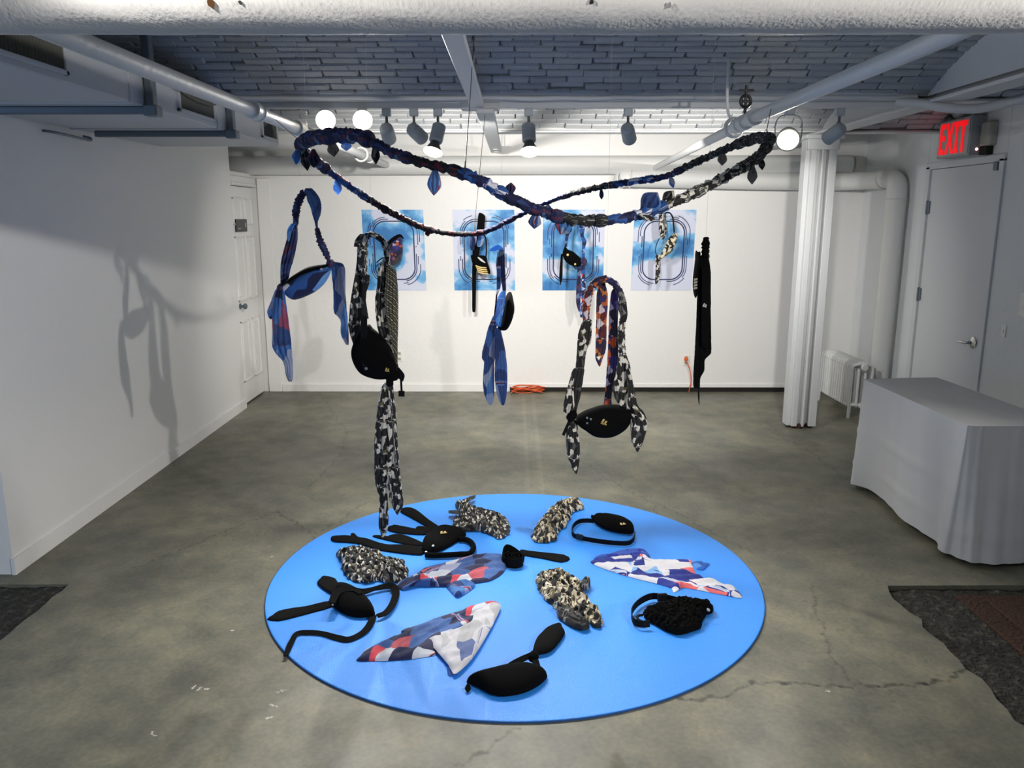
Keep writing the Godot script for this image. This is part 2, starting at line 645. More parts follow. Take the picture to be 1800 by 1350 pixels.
	M.ink_print = cloth(leafy, ramp([[0.0, ink], [0.26, ivory], [0.36, ink], [0.46, grey], [0.52, ink], [0.66, Color(0.70, 0.69, 0.67)], [0.76, ink], [0.87, olive], [0.91, ivory]]), 0.18, 0.1)
	M.ink_print.uv1_scale = Vector3(7.0, 4.6, 1)
	M.ink_dark = cloth(leafy, ramp([[0.0, ink], [0.35, Color(0.10, 0.10, 0.11)], [0.5, Color(0.5, 0.5, 0.49)], [0.58, ink], [0.82, grey], [0.90, ink]]), 0.20)
	M.ink_fine = cloth(leafy, ramp([[0.0, ink], [0.30, ivory], [0.40, ink], [0.52, grey], [0.57, ink], [0.72, Color(0.70, 0.69, 0.65)], [0.82, ink], [0.94, olive]]), 0.13, 0.1)
	M.sand_fine = cloth(leafy, ramp([[0.0, ink], [0.22, Color(0.80, 0.76, 0.66)], [0.38, ink], [0.50, Color(0.84, 0.81, 0.73)], [0.60, Color(0.46, 0.41, 0.28)], [0.68, ink], [0.84, Color(0.66, 0.62, 0.52)], [0.92, ink]]), 0.15, 0.1)
	M.sand_print = cloth(leafy, ramp([[0.0, Color(0.82, 0.78, 0.68)], [0.18, ink], [0.40, Color(0.86, 0.83, 0.75)], [0.54, Color(0.52, 0.46, 0.30)], [0.62, ink], [0.78, Color(0.80, 0.76, 0.66)], [0.88, Color(0.09, 0.09, 0.13)]]), 0.25)
	# slanting stripes, black and ivory on olive
	var bars := Image.create(128, 128, false, Image.FORMAT_RGB8)
	for y in 128:
		for x in 128:
			var w := fposmod((x * 2 + y * 3 + 14.0 * sin(TAU * x / 128.0) + 9.0 * sin(TAU * 2.0 * y / 128.0)) / 64.0, 1.0)
			bars.set_pixel(x, y, olive if w < 0.34 else ink if w < 0.55 else Color(0.72, 0.70, 0.64) if w < 0.72 else ink if w < 0.9 else grey)
	M.stripe_print = mat(Color.WHITE, 0.75)
	M.stripe_print.albedo_texture = ImageTexture.create_from_image(bars)
	M.stripe_print.uv1_scale = Vector3(7.0, 7.0, 1)
	M.tiger_print = cloth(leafy, ramp([[0.0, Color(0.08, 0.06, 0.12)], [0.20, Color(0.66, 0.32, 0.12)], [0.34, Color(0.15, 0.12, 0.33)], [0.48, Color(0.74, 0.70, 0.74)], [0.56, Color(0.34, 0.08, 0.10)], [0.70, Color(0.10, 0.08, 0.22)], [0.84, Color(0.70, 0.42, 0.18)], [0.92, Color(0.12, 0.1, 0.26)]]), 0.26, 0.15)
	M.violet_print = cloth(leafy, ramp([[0.0, Color(0.08, 0.07, 0.22)], [0.26, Color(0.18, 0.15, 0.44)], [0.46, Color(0.66, 0.64, 0.76)], [0.56, Color(0.09, 0.08, 0.20)], [0.74, Color(0.66, 0.28, 0.12)], [0.84, Color(0.10, 0.09, 0.24)]]), 0.26, 0.2)
	M.grey_sheer = cloth(noise(FastNoiseLite.TYPE_SIMPLEX_SMOOTH, 0.01, 2, 2), ramp([[0.0, Color(0.20, 0.20, 0.22)], [1.0, Color(0.30, 0.30, 0.33)]], false), 0.3, 0.5)
	for n in ["grey_sheer", "sky_cloth"]:
		thin_cloth(M[n], 0.82)
	make_floor_materials()

func thin_cloth(m: StandardMaterial3D, alpha: float) -> void:
	m.transparency = BaseMaterial3D.TRANSPARENCY_ALPHA
	m.albedo_color.a = alpha

func dull(m: StandardMaterial3D) -> StandardMaterial3D:
	m.metallic_specular = 0.22
	return m

func make_floor_materials() -> void:
	# stained concrete: one picture laid over x -3.3 .. 3.3, z -8.3 .. -1.7, with cracks, paint drips and pale lines where they lie in the slab
	var n := 1536
	var size := 6.6
	var broad := noise(FastNoiseLite.TYPE_SIMPLEX_SMOOTH, 0.006, 51, 5)
	broad.domain_warp_enabled = true
	broad.domain_warp_amplitude = 60.0
	broad.domain_warp_frequency = 0.01
	var a := broad.get_image(n, n, false, false, true).get_data()
	var streak := noise(FastNoiseLite.TYPE_SIMPLEX_SMOOTH, 0.022, 52, 4)
	streak.domain_warp_enabled = true
	streak.domain_warp_amplitude = 25.0
	var b := streak.get_image(n, n, false, false, true).get_data()
	var c := noise(FastNoiseLite.TYPE_SIMPLEX_SMOOTH, 0.15, 53, 3).get_image(n, n, false, false, true).get_data()
	var d := noise(FastNoiseLite.TYPE_SIMPLEX_SMOOTH, 0.05, 54, 2).get_image(n, n, false, false, true).get_data()
	var out := PackedByteArray()
	out.resize(n * n * 3)
	for i in n * n:
		var t: float = 0.59 + 0.085 * (a[i] - 128) / 128.0 + 0.07 * (b[i] - 128) / 128.0 + 0.05 * (c[i] - 128) / 128.0
		if d[i] > 214:
			t *= 0.93
		var warm: float = (b[i] + a[i] - 256) / 900.0
		out[i * 3] = clampi(int(t * (183 + 22 * warm)), 0, 255)
		out[i * 3 + 1] = clampi(int(t * 181), 0, 255)
		out[i * 3 + 2] = clampi(int(t * (157 - 26 * warm)), 0, 255)
	var im := Image.create_from_data(n, n, false, Image.FORMAT_RGB8, out)
	var cracks := [
		[v(-0.75, 0, -4.911), v(-0.941, 0, -4.753), v(-1.105, 0, -4.247), v(-1.439, 0, -4.603), v(-1.559, 0, -4.462), v(-1.681, 0, -4.245), v(-1.808, 0, -4.009), v(-1.952, 0, -3.796)],
		[v(-1.439, 0, -4.603), v(-1.234, 0, -4.374), v(-1.066, 0, -4.127)],
		[v(1.787, 0, -2.877), v(1.602, 0, -2.778), v(1.427, 0, -2.778), v(1.249, 0, -2.766), v(1.083, 0, -2.788), v(0.928, 0, -2.78), v(0.827, 0, -2.73), v(0.73, 0, -2.682), v(0.601, 0, -2.668)],
		[v(0.011, 0, -2.504), v(-0.066, 0, -2.405), v(-0.14, 0, -2.352), v(-0.193, 0, -2.296)],
		[v(1.45, 0, -3.615), v(1.371, 0, -3.33), v(1.305, 0, -2.994), v(1.292, 0, -2.808)],
		[v(0.45, 0, -5.799), v(0.67, 0, -5.142), v(0.845, 0, -4.811), v(1.01, 0, -4.564), v(1.139, 0, -4.255), v(1.282, 0, -3.983)],
		[v(-2.003, 0, -7.993), v(-1.395, 0, -6.445), v(-1.304, 0, -5.793), v(-1.365, 0, -5.019)],
		[v(0.863, 0, -4.709), v(0.852, 0, -4.095), v(0.854, 0, -3.806)],
		[v(2.154, 0, -6.458), v(2.258, 0, -5.957), v(2.256, 0, -5.393), v(2.281, 0, -4.816)],
		[v(2.188, 0, -6.92), v(2.199, 0, -6.512), v(2.412, 0, -6.387), v(2.615, 0, -6.406), v(2.635, 0, -6.942)]]
	var k := 0
	for crack in cracks:
		var last: Vector3 = crack[0]
		for p in crack:
			var steps := maxi(1, int(last.distance_to(p) / 0.003))
			for s in steps:
				var q: Vector3 = last.lerp(p, float(s) / steps)
				q.x += 0.03 * rough_noise.get_noise_2d(q.x * 9.0, q.z * 9.0 + k) + 0.008 * rough_noise.get_noise_2d(q.x * 50.0, q.z * 50.0)
				q.z += 0.03 * rough_noise.get_noise_2d(q.x * 9.0 + 40.0, q.z * 9.0) + 0.008 * rough_noise.get_noise_2d(q.x * 50.0 + 9.0, q.z * 50.0)
				var px := int((q.x + 3.3) / size * n)
				var py := int((q.z + 8.3) / size * n)
				var w := 1 + int(rough_noise.get_noise_2d(q.x * 14.0, q.z * 14.0) > 0.15 and (k == 2 or k == 3))
				for dx in range(-w, w + 1):
					for dy in range(-w, w + 1):
						if px + dx >= 0 and px + dx < n and py + dy >= 0 and py + dy < n:
							var old := im.get_pixel(px + dx, py + dy)
							im.set_pixel(px + dx, py + dy, old * (0.965 if k != 2 and k != 3 else 0.94))
			last = p
		k += 1
	# two pale lines running along z and some paint drips
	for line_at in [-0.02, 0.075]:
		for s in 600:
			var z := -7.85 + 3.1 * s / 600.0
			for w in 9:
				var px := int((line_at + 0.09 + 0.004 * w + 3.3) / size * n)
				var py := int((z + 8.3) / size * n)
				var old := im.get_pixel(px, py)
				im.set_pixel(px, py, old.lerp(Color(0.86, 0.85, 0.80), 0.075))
	for drip in [v(-1.222, 0, -2.749), v(-1.196, 0, -2.738), v(-1.164, 0, -2.738), v(-0.883, 0, -2.724), v(-0.884, 0, -2.634), v(-0.879, 0, -2.559), v(-1.218, 0, -3.179), v(-1.249, 0, -2.468), v(1.181, 0, -2.732), v(-1.28, 0, -3.952)]:
		var ang := rng.randf() * TAU
		var long := 0.012 + 0.03 * rng.randf()
		for s in 14:
			var f := rng.randf() - 0.5
			var px := int((drip.x + cos(ang) * long * f + rng.randfn(0, 0.0025) + 3.3) / size * n)
			var py := int((drip.z + sin(ang) * long * f + rng.randfn(0, 0.0025) + 8.3) / size * n)
			if px > 1 and px < n - 2 and py > 1 and py < n - 2:
				im.set_pixel(px, py, Color(0.78, 0.77, 0.73))
	var m := mat(Color.WHITE, 0.42)
	m.albedo_texture = ImageTexture.create_from_image(im)
	m.uv1_scale = Vector3(1.0 / size, 1.0 / size, 1)
	var rt := NoiseTexture2D.new()
	rt.width = 512
	rt.height = 512
	rt.seamless = true
	rt.noise = noise(FastNoiseLite.TYPE_SIMPLEX_SMOOTH, 0.012, 56, 4)
	rt.color_ramp = ramp([[0.0, Color(0.30, 0.30, 0.30)], [1.0, Color(0.62, 0.62, 0.62)]], false)
	m.roughness = 1.0
	m.roughness_texture = rt
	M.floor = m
	var g := noise(FastNoiseLite.TYPE_SIMPLEX_SMOOTH, 0.02, 57, 5)
	var st := mat(Color.WHITE, 0.85)
	st.albedo_texture = painted(g, ramp([[0.0, Color(0.07, 0.07, 0.055)], [0.5, Color(0.135, 0.13, 0.105)], [0.7, Color(0.20, 0.19, 0.165)], [0.9, Color(0.36, 0.35, 0.31)]], false))
	M.stone = relief(st, 0.04, 58, 1.6, 0.6)

func structure(o: Node3D) -> Node3D:
	o.set_meta("kind", "structure")
	return o

# ---------- room ----------
func build_shell() -> void:
	# floor: a concrete slab that stops at two old stone thresholds left and right of the camera
	var edge_r := []
	var edge_l := []
	for i in 55:
		var z := -3.62 + i * 0.0667
		edge_r.append(v(1.79 + 0.045 * rough_noise.get_noise_1d(i * 0.73) + (0.02 if i == 0 else 0.0), 0, z))
		edge_l.append(v(-2.17 + 0.012 * rough_noise.get_noise_1d(i * 0.9 + 40.0), 0, z))
	var outline := PackedVector3Array([v(-3.5, 0, -8.2), v(3.5, 0, -8.2), v(3.5, 0, -3.64)])
	for p in edge_r:
		outline.append(p)
	outline.append(v(3.5, 0, 0.1))
	outline.append(v(3.5, 0, 2.1))
	outline.append(v(-5.1, 0, 2.1))
	outline.append(v(-5.1, 0, 0.1))
	edge_l.reverse()
	for p in edge_l:
		outline.append(p)
	outline.append(v(-5.1, 0, -3.60))
	outline.append(v(-5.1, 0, -3.75))
	outline.append(v(-3.5, 0, -3.75))
	var flat := PackedVector2Array()
	for p in outline:
		flat.append(Vector2(p.x, p.z))
	var st := mb()
	st.set_smooth_group(-1)
	var ix := Geometry2D.triangulate_polygon(flat)
	for i in range(0, ix.size(), 3):
		var q := [outline[ix[i]], outline[ix[i + 1]], outline[ix[i + 2]]]
		if ((q[1] - q[0]) as Vector3).cross(q[2] - q[0]).y > 0:
			q.reverse()
		for p in q:
			st.set_uv(Vector2(p.x + 3.3, p.z + 8.3))
			st.add_vertex(p)
	for i in outline.size():
		var a := outline[i]
		var b := outline[(i + 1) % outline.size()]
		var dn := v(0, -0.12, 0)
		for p in [a, b, b + dn, a, b + dn, a + dn]:
			st.set_uv(Vector2(p.x + 3.3 + p.y, p.z + 8.3))
			st.add_vertex(p)
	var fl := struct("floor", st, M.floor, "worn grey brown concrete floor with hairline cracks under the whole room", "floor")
	var sub := mb()
	span(sub, v(-5.2, -0.25, -8.3), v(3.6, -0.121, 2.2))
	obj("subfloor", sub, M.dark_and_gap_shade, fl)
	# stone thresholds lie a little lower than the concrete
	var sl := mb()
	rough_slab(sl, -5.0, -2.10, -3.70, 0.2, -0.016, 1)
	var s1 := structure(thing("stone_slab", "dark rough granite slab let into the floor at the left edge of the picture", "stone slab", v(-3.6, -0.02, -1.7), "granite slabs let into the floor"))
	obj("stone", sl, M.stone, s1)
	var sr := mb()
	rough_slab(sr, 1.72, 3.45, -3.72, 0.2, -0.022, 2)
	var s2 := structure(thing("stone_slab", "dark rough granite slab with a rusty iron hatch set in it, beside the white table", "stone slab", v(2.6, -0.02, -1.7), "granite slabs let into the floor"))
	obj("stone", sr, M.stone, s2)
	var ir := mb()
	span(ir, v(2.10, -0.05, -3.55), v(3.3, -0.012, -0.6), 0.006)
	obj("iron_plate", ir, M.rust, s2).set_meta("label", "rusty brown iron plate")
	var rb := mb()
	span(rb, v(2.20, -0.02, -3.48), v(2.29, 0.006, -0.6), 0.008)
	obj("iron_rib", rb, M.rust, s2)
	rb = mb()
	span(rb, v(2.30, -0.02, -3.02), v(3.25, 0.002, -2.95), 0.008)
	obj("iron_rib", rb, M.rust, s2)

	var w := mb()
	span(w, v(-3.5, -0.1, -8.25), v(3.5, 2.95, -8.05))
	struct("wall_back", w, M.wall, "long white back wall behind the four cloud posters", "wall")
	w = mb()
	span(w, v(3.4, -0.1, -8.05), v(3.6, 2.95, -6.84))
	span(w, v(3.4, -0.1, -5.76), v(3.6, 2.95, 2.2))
	span(w, v(3.4, 2.155, -6.84), v(3.6, 2.95, -5.76))
	span(w, v(3.55, -0.1, -6.84), v(3.6, 2.155, -5.76))
	struct("wall_right", w, M.wall_grey, "white wall with the exit door, right of the column", "wall")
	w = mb()
	# it runs slightly out of true towards its far end
	slab(w, PackedVector3Array([v(-2.72, -0.1, -7.33), v(-2.527, -0.1, -7.33), v(-2.503, -0.1, -3.73), v(-2.72, -0.1, -3.73)]), v(0, 3.05, 0))
	span(w, v(-5.0, -0.1, -3.73 - 0.15), v(-2.60, 2.95, -3.731))
	struct("wall_left", w, M.wall, "plain white wall on the left that carries the soft shadows of the hanging bags", "wall")
	w = mb()
	span(w, v(-2.72, -0.1, -8.05), v(-2.60, 2.12, -7.331))
	span(w, v(-2.72, 2.121, -8.05), v(-2.545, 2.16, -7.331))
	struct("wall_door", w, M.wall, "low white partition that holds the panelled door in the far left corner", "wall")
	w = mb()
	span(w, v(-3.5, -0.1, -8.05), v(-3.35, 2.95, -3.88))
	struct("wall_recess", w, M.wall, "shaded white wall of the recess above and behind the panelled door", "wall")
	w = mb()
	span(w, v(-5.2, -0.1, -3.8), v(-5.0, 0.75, 2.2))
	span(w, v(-5.2, 2.35, -3.8), v(-5.0, 2.95, 2.2))
	span(w, v(-5.2, 0.75, -3.8), v(-5.0, 2.35, -1.8))
	span(w, v(-5.2, 0.75, 0.0), v(-5.0, 2.35, 2.2))
	struct("wall_street", w, M.wall, "white outer wall with the street window, beyond the left edge of the picture", "wall")
	w = mb()
	span(w, v(-5.2, -0.1, 2.1), v(3.6, 2.95, 2.3))
	struct("wall_front", w, M.wall, "plain white wall behind the camera", "wall")
	var win := structure(thing("window_1", "street window with a white frame in the outer wall, beyond the left wall", "window", v(-5.1, 0.75, -0.9)))
	var f := mb()
	for z in [-1.78, -0.9, -0.02]:
		span(f, v(-5.12, 0.75, z - 0.03), v(-5.04, 2.35, z + 0.03))
	for y in [0.78, 2.32]:
		span(f, v(-5.12, y - 0.03, -1.8), v(-5.04, y + 0.03, 0.0))
	obj("frame", f, M.door, win)
	var pn := mb()
	span(pn, v(-5.083, 0.8, -1.75), v(-5.077, 2.3, -0.05), 0.001)
	obj("pane", pn, M.pane, win)

	# skirting
	var b := mb()
	slab(b, PackedVector3Array([v(-2.54, 0, -7.325), v(-2.515, 0, -7.325), v(-2.491, 0, -3.722), v(-2.51, 0, -3.722)]), v(0, 0.085, 0))
	struct("baseboard_left", b, M.wall, "low white baseboard along the left wall", "baseboard")
	b = mb()
	span(b, v(-2.384, 0.0, -8.05), v(-0.05, 0.08, -8.03), 0.004)
	struct("baseboard_back", b, M.wall, "white baseboard under the posters, left of the orange cord", "baseboard")
	b = mb()
	span(b, v(-0.05, 0.045, -8.05), v(3.4, 0.085, -8.035), 0.004)
	struct("trim_1", b, M.wall, "white strip above the dark shade strip at the foot of the back wall", "trim")
	b = mb()
	span(b, v(-0.05, 0.0, -8.05), v(3.4, 0.045, -8.045), 0.002)  # thin dark strip; its colour stands in for the shade of a gap
	struct("trim_2", b, M.dark_and_gap_shade, "dark strip coloured as gap shade at the back wall foot, right of the orange cord", "trim")
	b = mb()
	span(b, v(-2.515, 0.0, -8.05), v(-2.385, 2.125, -8.022), 0.006)
	struct("trim_3", b, M.wall, "narrow white door jamb between the panelled door and the back wall", "trim")

func rough_slab(st: SurfaceTool, x0: float, x1: float, z0: float, z1: float, y: float, sd: int) -> void:
	var nx := int((x1 - x0) / 0.03)
	var nz := int((z1 - z0) / 0.03)
	var rows := []
	var uvs := []
	for i in nz + 1:
		var row := PackedVector3Array()
		var uv := PackedVector2Array()
		for k in nx + 1:
			var p := v(lerpf(x0, x1, float(k) / nx), y, lerpf(z0, z1, float(i) / nz))
			p.y += 0.011 * rough_noise.get_noise_3d(p.x * 7.0, sd * 9.0, p.z * 7.0) + 0.006 * rough_noise.get_noise_3d(p.x * 22.0, sd * 5.0, p.z * 22.0)
			row.append(p)
			uv.append(Vector2(p.x, p.z))
		rows.append(row)
		uvs.append(uv)
	rows.reverse()
	uvs.reverse()
	sheet(st, rows, uvs)
	span(st, v(x0, -0.12, z0), v(x1, y - 0.014, z1))

# ---------- brick vaults between steel beams ----------
func build_ceiling() -> void:
	var c := structure(thing("ceiling", "low white painted brick vaults between steel beams", "ceiling", v(0, 2.4, -4)))
	var st := mb()
	span(st, v(-5.2, 2.9, -8.25), v(3.6, 3.05, 2.3))
	obj("slab", st, M.mortar, c)
	st = mb()
	span(st, v(-5.1, 2.80, -3.2), v(3.5, 2.9, 2.2))
	span(st, v(-3.4, 2.60, -8.05), v(3.4, 2.9, -6.66))
	obj("plaster", st, M.paint, c)
	for z in [-1.5, -2.97, -4.93, -6.65]:
		st = mb()
		span(st, v(-2.68 if z < -3.5 else -5.0, 2.405, z - 0.075), v(3.4, 2.42, z + 0.075), 0.003)
		span(st, v(-2.68 if z < -3.5 else -5.0, 2.42, z - 0.012), v(3.4, 2.9, z + 0.012), 0.003)
		obj("beam", st, M.steel_white, c)
	# the girder over the column runs towards the camera; its plastered web curves up into the vaults
	st = mb()
	span(st, v(2.34, 2.385, -8.04), v(2.50, 2.404, 2.0), 0.003)
	span(st, v(2.405, 2.404, -8.04), v(2.435, 2.9, 2.0), 0.003)
	obj("girder", st, M.steel_white, c)
	st = mb()
	for sg in [-1.0, 1.0]:
		var rows := []
		var uvs := []
		for i in 2:
			var row := PackedVector3Array()
			var uv := PackedVector2Array()
			for k in 9:
				var a := PI / 2 * k / 8.0
				row.append(v(2.42 + sg * (0.06 + 0.30 * (1.0 - cos(a))), 2.43 + 0.36 * sin(a), -4.84 if i == 0 else -3.3))
				uv.append(Vector2(k * 0.05, i))
			rows.append(row)
			uvs.append(uv)
		sheet(st, rows, uvs)
	obj("plaster_haunch", st, M.paint, c)
	var shapes := []
	for i in 8:
		var bs := mb()
		box(bs, Vector3.ZERO, v(0.200 + 0.004 * sin(i * 2.1), 0.05, 0.0590 + 0.0025 * sin(i * 1.3)), 0.006 + 0.002 * (i % 3))
		bs.generate_normals()
		shapes.append(bs.commit())
	var spare := []
	vault(c, -3.045, -4.855, 0.215, shapes, spare, func(j: int, n: int, x: float) -> bool: return j >= n - 10 and x < 2.4)
	vault(c, -5.005, -6.575, 0.215, shapes, spare, func(j: int, n: int, x: float) -> bool: return j >= n - 2 and x < 2.4)
	var mm := MultiMesh.new()
	mm.transform_format = MultiMesh.TRANSFORM_3D
	mm.mesh = shapes[0]
	mm.instance_count = spare.size()
	for i in spare.size():
		mm.set_instance_transform(i, spare[i])
	var mi := MultiMeshInstance3D.new()
	mi.multimesh = mm
	mi.material_override = M.brick[0]
	mi.name = "bricks"
	mi.set_meta("kind", "stuff")
	c.add_child(mi, true)
	mi.position = -c.position

func vault(c: Node3D, za: float, zb: float, rise: float, shapes: Array, spare: Array, own: Callable) -> void:
	var hs := 2.425
	var half := (za - zb) / 2.0
	var R := (half * half + rise * rise) / (2.0 * rise)
	var cy := hs + rise - R
	var cz := (za + zb) / 2.0
	var phi := asin(half / R)
	var st := mb()
	var rows := []
	var uvs := []
	for i in 2:
		var row := PackedVector3Array()
		var uv := PackedVector2Array()
		for k in 25:
			var a := lerpf(-phi, phi, k / 24.0)
			row.append(v(-2.68 if i == 0 else 3.4, cy + cos(a) * (R + 0.022), cz - sin(a) * (R + 0.022)))
			uv.append(Vector2(i * 6.0, k * 0.08))
		rows.append(row)
		uvs.append(uv)
	sheet(st, rows, uvs)
	obj("mortar", st, M.mortar, c)
	var pitch := 0.0655
	var n := int(2.0 * phi * R / pitch)
	for j in n:
		var a := -phi + (j + 0.5) * 2.0 * phi / n
		var x := -2.68 + 0.105 * (j % 2) + 0.02 * sin(j * 1.7)
		while x < 3.3:
			var r := R + 0.025 + rng.randfn(0, 0.002) + (0.012 if rng.randf() < 0.03 else 0.0)
			var up := v(0, cos(a), -sin(a))
			var b := Basis(Vector3.RIGHT, up, Vector3.RIGHT.cross(up)).rotated(up, rng.randfn(0, 0.012)).rotated(Vector3.RIGHT, rng.randfn(0, 0.03))
			var t := Transform3D(b, v(x + 0.1, cy + cos(a) * r, cz - sin(a) * r))
			if own.call(j, n, x):
				var mi := MeshInstance3D.new()
				mi.mesh = shapes[rng.randi() % 8]
				mi.material_override = M.brick[rng.randi() % 3]
				mi.name = count_in(c, "brick")
				c.add_child(mi, true)
				mi.transform = Transform3D(t.basis, t.origin - c.position)
			else:
				spare.append(t)
			x += 0.206 + rng.randfn(0, 0.003)

# ---------- ducts, pipes and cables ----------
func build_services() -> void:
	var t := thing("round_duct", "large round white canvas-wrapped duct that crosses the top of the picture", "duct", v(0.8, 2.217, -1.6))
	var st := mb()
	var path := PackedVector3Array()
	for i in 120:
		path.append(v(lerpf(-1.70, 3.38, i / 119.0), 2.217, -1.6))
	tube(st, path, func(s: float, a: float, f: float) -> float:
		return 0.13 + 0.0016 * rough_noise.get_noise_2d(s * 8.0, a * 2.0) + (0.0025 if fposmod(s, 0.62) < 0.03 else 0.0), 48)
	obj("wrapping", st, M.canvas, t)
	# tears in the wrapping show what lies under it
	for q in [[[v(-0.534, 2.081, -1.48)], 0.012, Color(0.35, 0.22, 0.08)], [[v(0.134, 2.086, -1.48)], 0.006, Color(0.12, 0.12, 0.12)], [[v(-0.482, 2.084, -1.48)], 0.005, Color(0.2, 0.2, 0.2)], [[v(0.271, 2.071, -1.48)], 0.006, Color(0.6, 0.6, 0.6)]]:
		var p: Vector3 = q[0][0]
		var ang := atan2(p.y - 2.217, p.z + 1.6)
		var o := v(p.x, 2.217 + sin(ang) * 0.1315, -1.6 + cos(ang) * 0.1315)
		var tan_dir := v(0, cos(ang), -sin(ang))
		var ou := PackedVector3Array()
		for k in 9:
			var a := TAU * k / 9.0
			var rr: float = q[1] * (0.7 + 0.5 * rng.randf())
			ou.append(o + v(cos(a) * rr * 0.6, 0, 0) + tan_dir * sin(a) * rr)
		st = mb()
		slab(st, ou, v(0, sin(ang), cos(ang)) * 0.001)
		obj("tear", st, mat(q[2], 0.8), t)

	# flat rectangular air duct along the left wall
	t = thing("air_duct", "flat white rectangular air duct with grilles along the top of the left wall", "duct", v(-2.08, 2.24, -3))
	st = mb()
	span(st, v(-2.497, 2.238, -5.86), v(-1.66, 2.40, 0.9), 0.006)
	obj("duct_body", st, M.duct, t)
	for z in [-3.78, -4.82]:
		st = mb()
		span(st, v(-2.49, 2.232, z + 0.13), v(-1.655, 2.406, z + 0.155), 0.003)
		obj("duct_seam", st, M.duct, t)
	for g in [[-3.13, -2.55], [-4.62, -4.13], [-5.80, -5.46]]:
		var z0: float = g[0]
		var z1: float = g[1]
		st = mb()
		span(st, v(-1.665, 2.262, z0), v(-1.645, 2.28, z1), 0.003)
		span(st, v(-1.665, 2.378, z0), v(-1.645, 2.396, z1), 0.003)
		span(st, v(-1.665, 2.262, z0), v(-1.645, 2.396, z0 + 0.02), 0.003)
		span(st, v(-1.665, 2.262, z1 - 0.02), v(-1.645, 2.396, z1), 0.003)
		var fr := obj("grille", st, M.duct, t)
		st = mb()
		span(st, v(-1.662, 2.278, z0 + 0.018), v(-1.656, 2.38, z1 - 0.018), 0.001)  # dark plate on the closed duct side, coloured as the shade inside the grille
		obj("opening_shade", st, M.vent_shade, fr)
		st = mb()
		var z := z0 + 0.03
		while z < z1 - 0.025:
			box(st, v(-1.652, 2.329, z), v(0.010, 0.10, 0.003), 0.001, Basis(Vector3.UP, 0.3))
			z += 0.021
		obj("slats", st, M.vent_slat, fr).set_meta("kind", "stuff")
	var i := 0
	for z in [-3.78, -4.82]:
		t = thing("duct_hanger", ["grey trapeze hanger under the air duct, nearer one to the camera", "grey trapeze hanger under the air duct, farther one near the last grilles"][i], "duct hanger", v(-1.9, 2.2, z), "grey hangers carrying the air duct")
		st = mb()
		span(st, v(-2.42 if i else -2.50, 2.205, z - 0.02), v(-1.61, 2.237, z + 0.02), 0.004)
		obj("bar", st, M.grey_metal, t)
		st = mb()
		span(st, v(-1.650, 2.205, z - 0.025), v(-1.615, 2.80, z + 0.025), 0.004)
		obj("rod", st, M.grey_metal, t)
		st = mb()
		span(st, v(-1.66, 2.195, z - 0.035), v(-1.60, 2.242, z + 0.035), 0.004)
		obj("bracket", st, M.grey_metal, t)
		i += 1

	t = thing("loose_cable", "thin grey cable drooping along the side of the flat air duct", "cable", v(-1.64, 2.33, -4.2))
	st = mb()
	tube(st, smooth([v(-1.640, 2.40, -3.86), v(-1.635, 2.375, -4.0), v(-1.635, 2.345, -4.2), v(-1.635, 2.335, -4.4), v(-1.635, 2.35, -4.58), v(-1.640, 2.40, -4.66)], 6), 0.003, 6)
	obj("cable_run", st, M.lamp_dark, t)
	t = thing("wall_bracket", "small bent metal bracket on the left wall just under the air duct", "bracket", v(-2.49, 2.2, -4.55))
	st = mb()
	tube(st, smooth([v(-2.50, 2.20, -4.42), v(-2.46, 2.195, -4.44), v(-2.45, 2.19, -4.6), v(-2.45, 2.185, -4.8), v(-2.46, 2.20, -4.83), v(-2.50, 2.21, -4.83)], 6), 0.007, 8)
	obj("bracket_rod", st, M.grey_metal, t)

	# two heating pipes run from the front to the back wall
	t = thing("steam_pipe", "white pipe running from the air duct back to the wall on the left", "pipe", v(-1.22, 2.24, -5), "pipes running front to back under the ceiling")
	st = mb()
	tube(st, smooth([v(-1.25, 2.75, -1.98), v(-1.245, 2.45, -2.02), v(-1.242, 2.27, -2.08), v(-1.24, 2.24, -2.25), v(-1.225, 2.24, -4), v(-1.222, 2.24, -6), v(-1.222, 2.24, -8.04)], 5), 0.031, 16)
	obj("pipe", st, M.paint, t)
	for z in [-3.95, -4.72, -7.05]:
		st = mb()
		line(st, v(-1.222, 2.24, z - 0.06), v(-1.222, 2.24, z + 0.06), 0.042, 16)
		obj("coupling", st, M.paint, t)
	st = mb()
	tube(st, ring_path(v(-1.222, 2.24, -6.6), v(0, 0, 1), 0.052, 20), 0.009, 8, false)
	obj("pipe_ring", st, M.paint, t)
	st = mb()
	tube(st, ring_path(v(-1.222, 2.24, -3.98), v(0, 0, 1), 0.041, 20), 0.005, 8, false)
	obj("pipe_strap", st, M.paint, t)
	t = thing("steam_pipe", "white jointed pipe with a valve running back to the wall on the right", "pipe", v(1.2, 2.22, -5), "pipes running front to back under the ceiling")
	st = mb()
	tube(st, smooth([v(1.155, 2.75, -1.98), v(1.152, 2.45, -2.0), v(1.15, 2.26, -2.06), v(1.15, 2.225, -2.25), v(1.152, 2.225, -3.2), v(1.158, 2.225, -4.1)], 5), 0.028, 16)
	tube(st, PackedVector3Array([v(1.158, 2.225, -4.1), v(1.19, 2.225, -4.6), v(1.34, 2.21, -8.04)]), 0.027, 16)
	obj("pipe", st, M.paint, t)
	for z in [-4.08, -4.28, -4.42]:
		st = mb()
		line(st, v(1.160 + (-4.1 - z) * 0.06, 2.225, z - 0.035), v(1.160 + (-4.1 - z) * 0.06, 2.225, z + 0.035), 0.040, 16)
		obj("coupling", st, M.paint, t)
	st = mb()
	tube(st, ring_path(v(1.175, 2.222, -4.5), v(0, 0, 1), 0.046, 20), 0.010, 8, false)
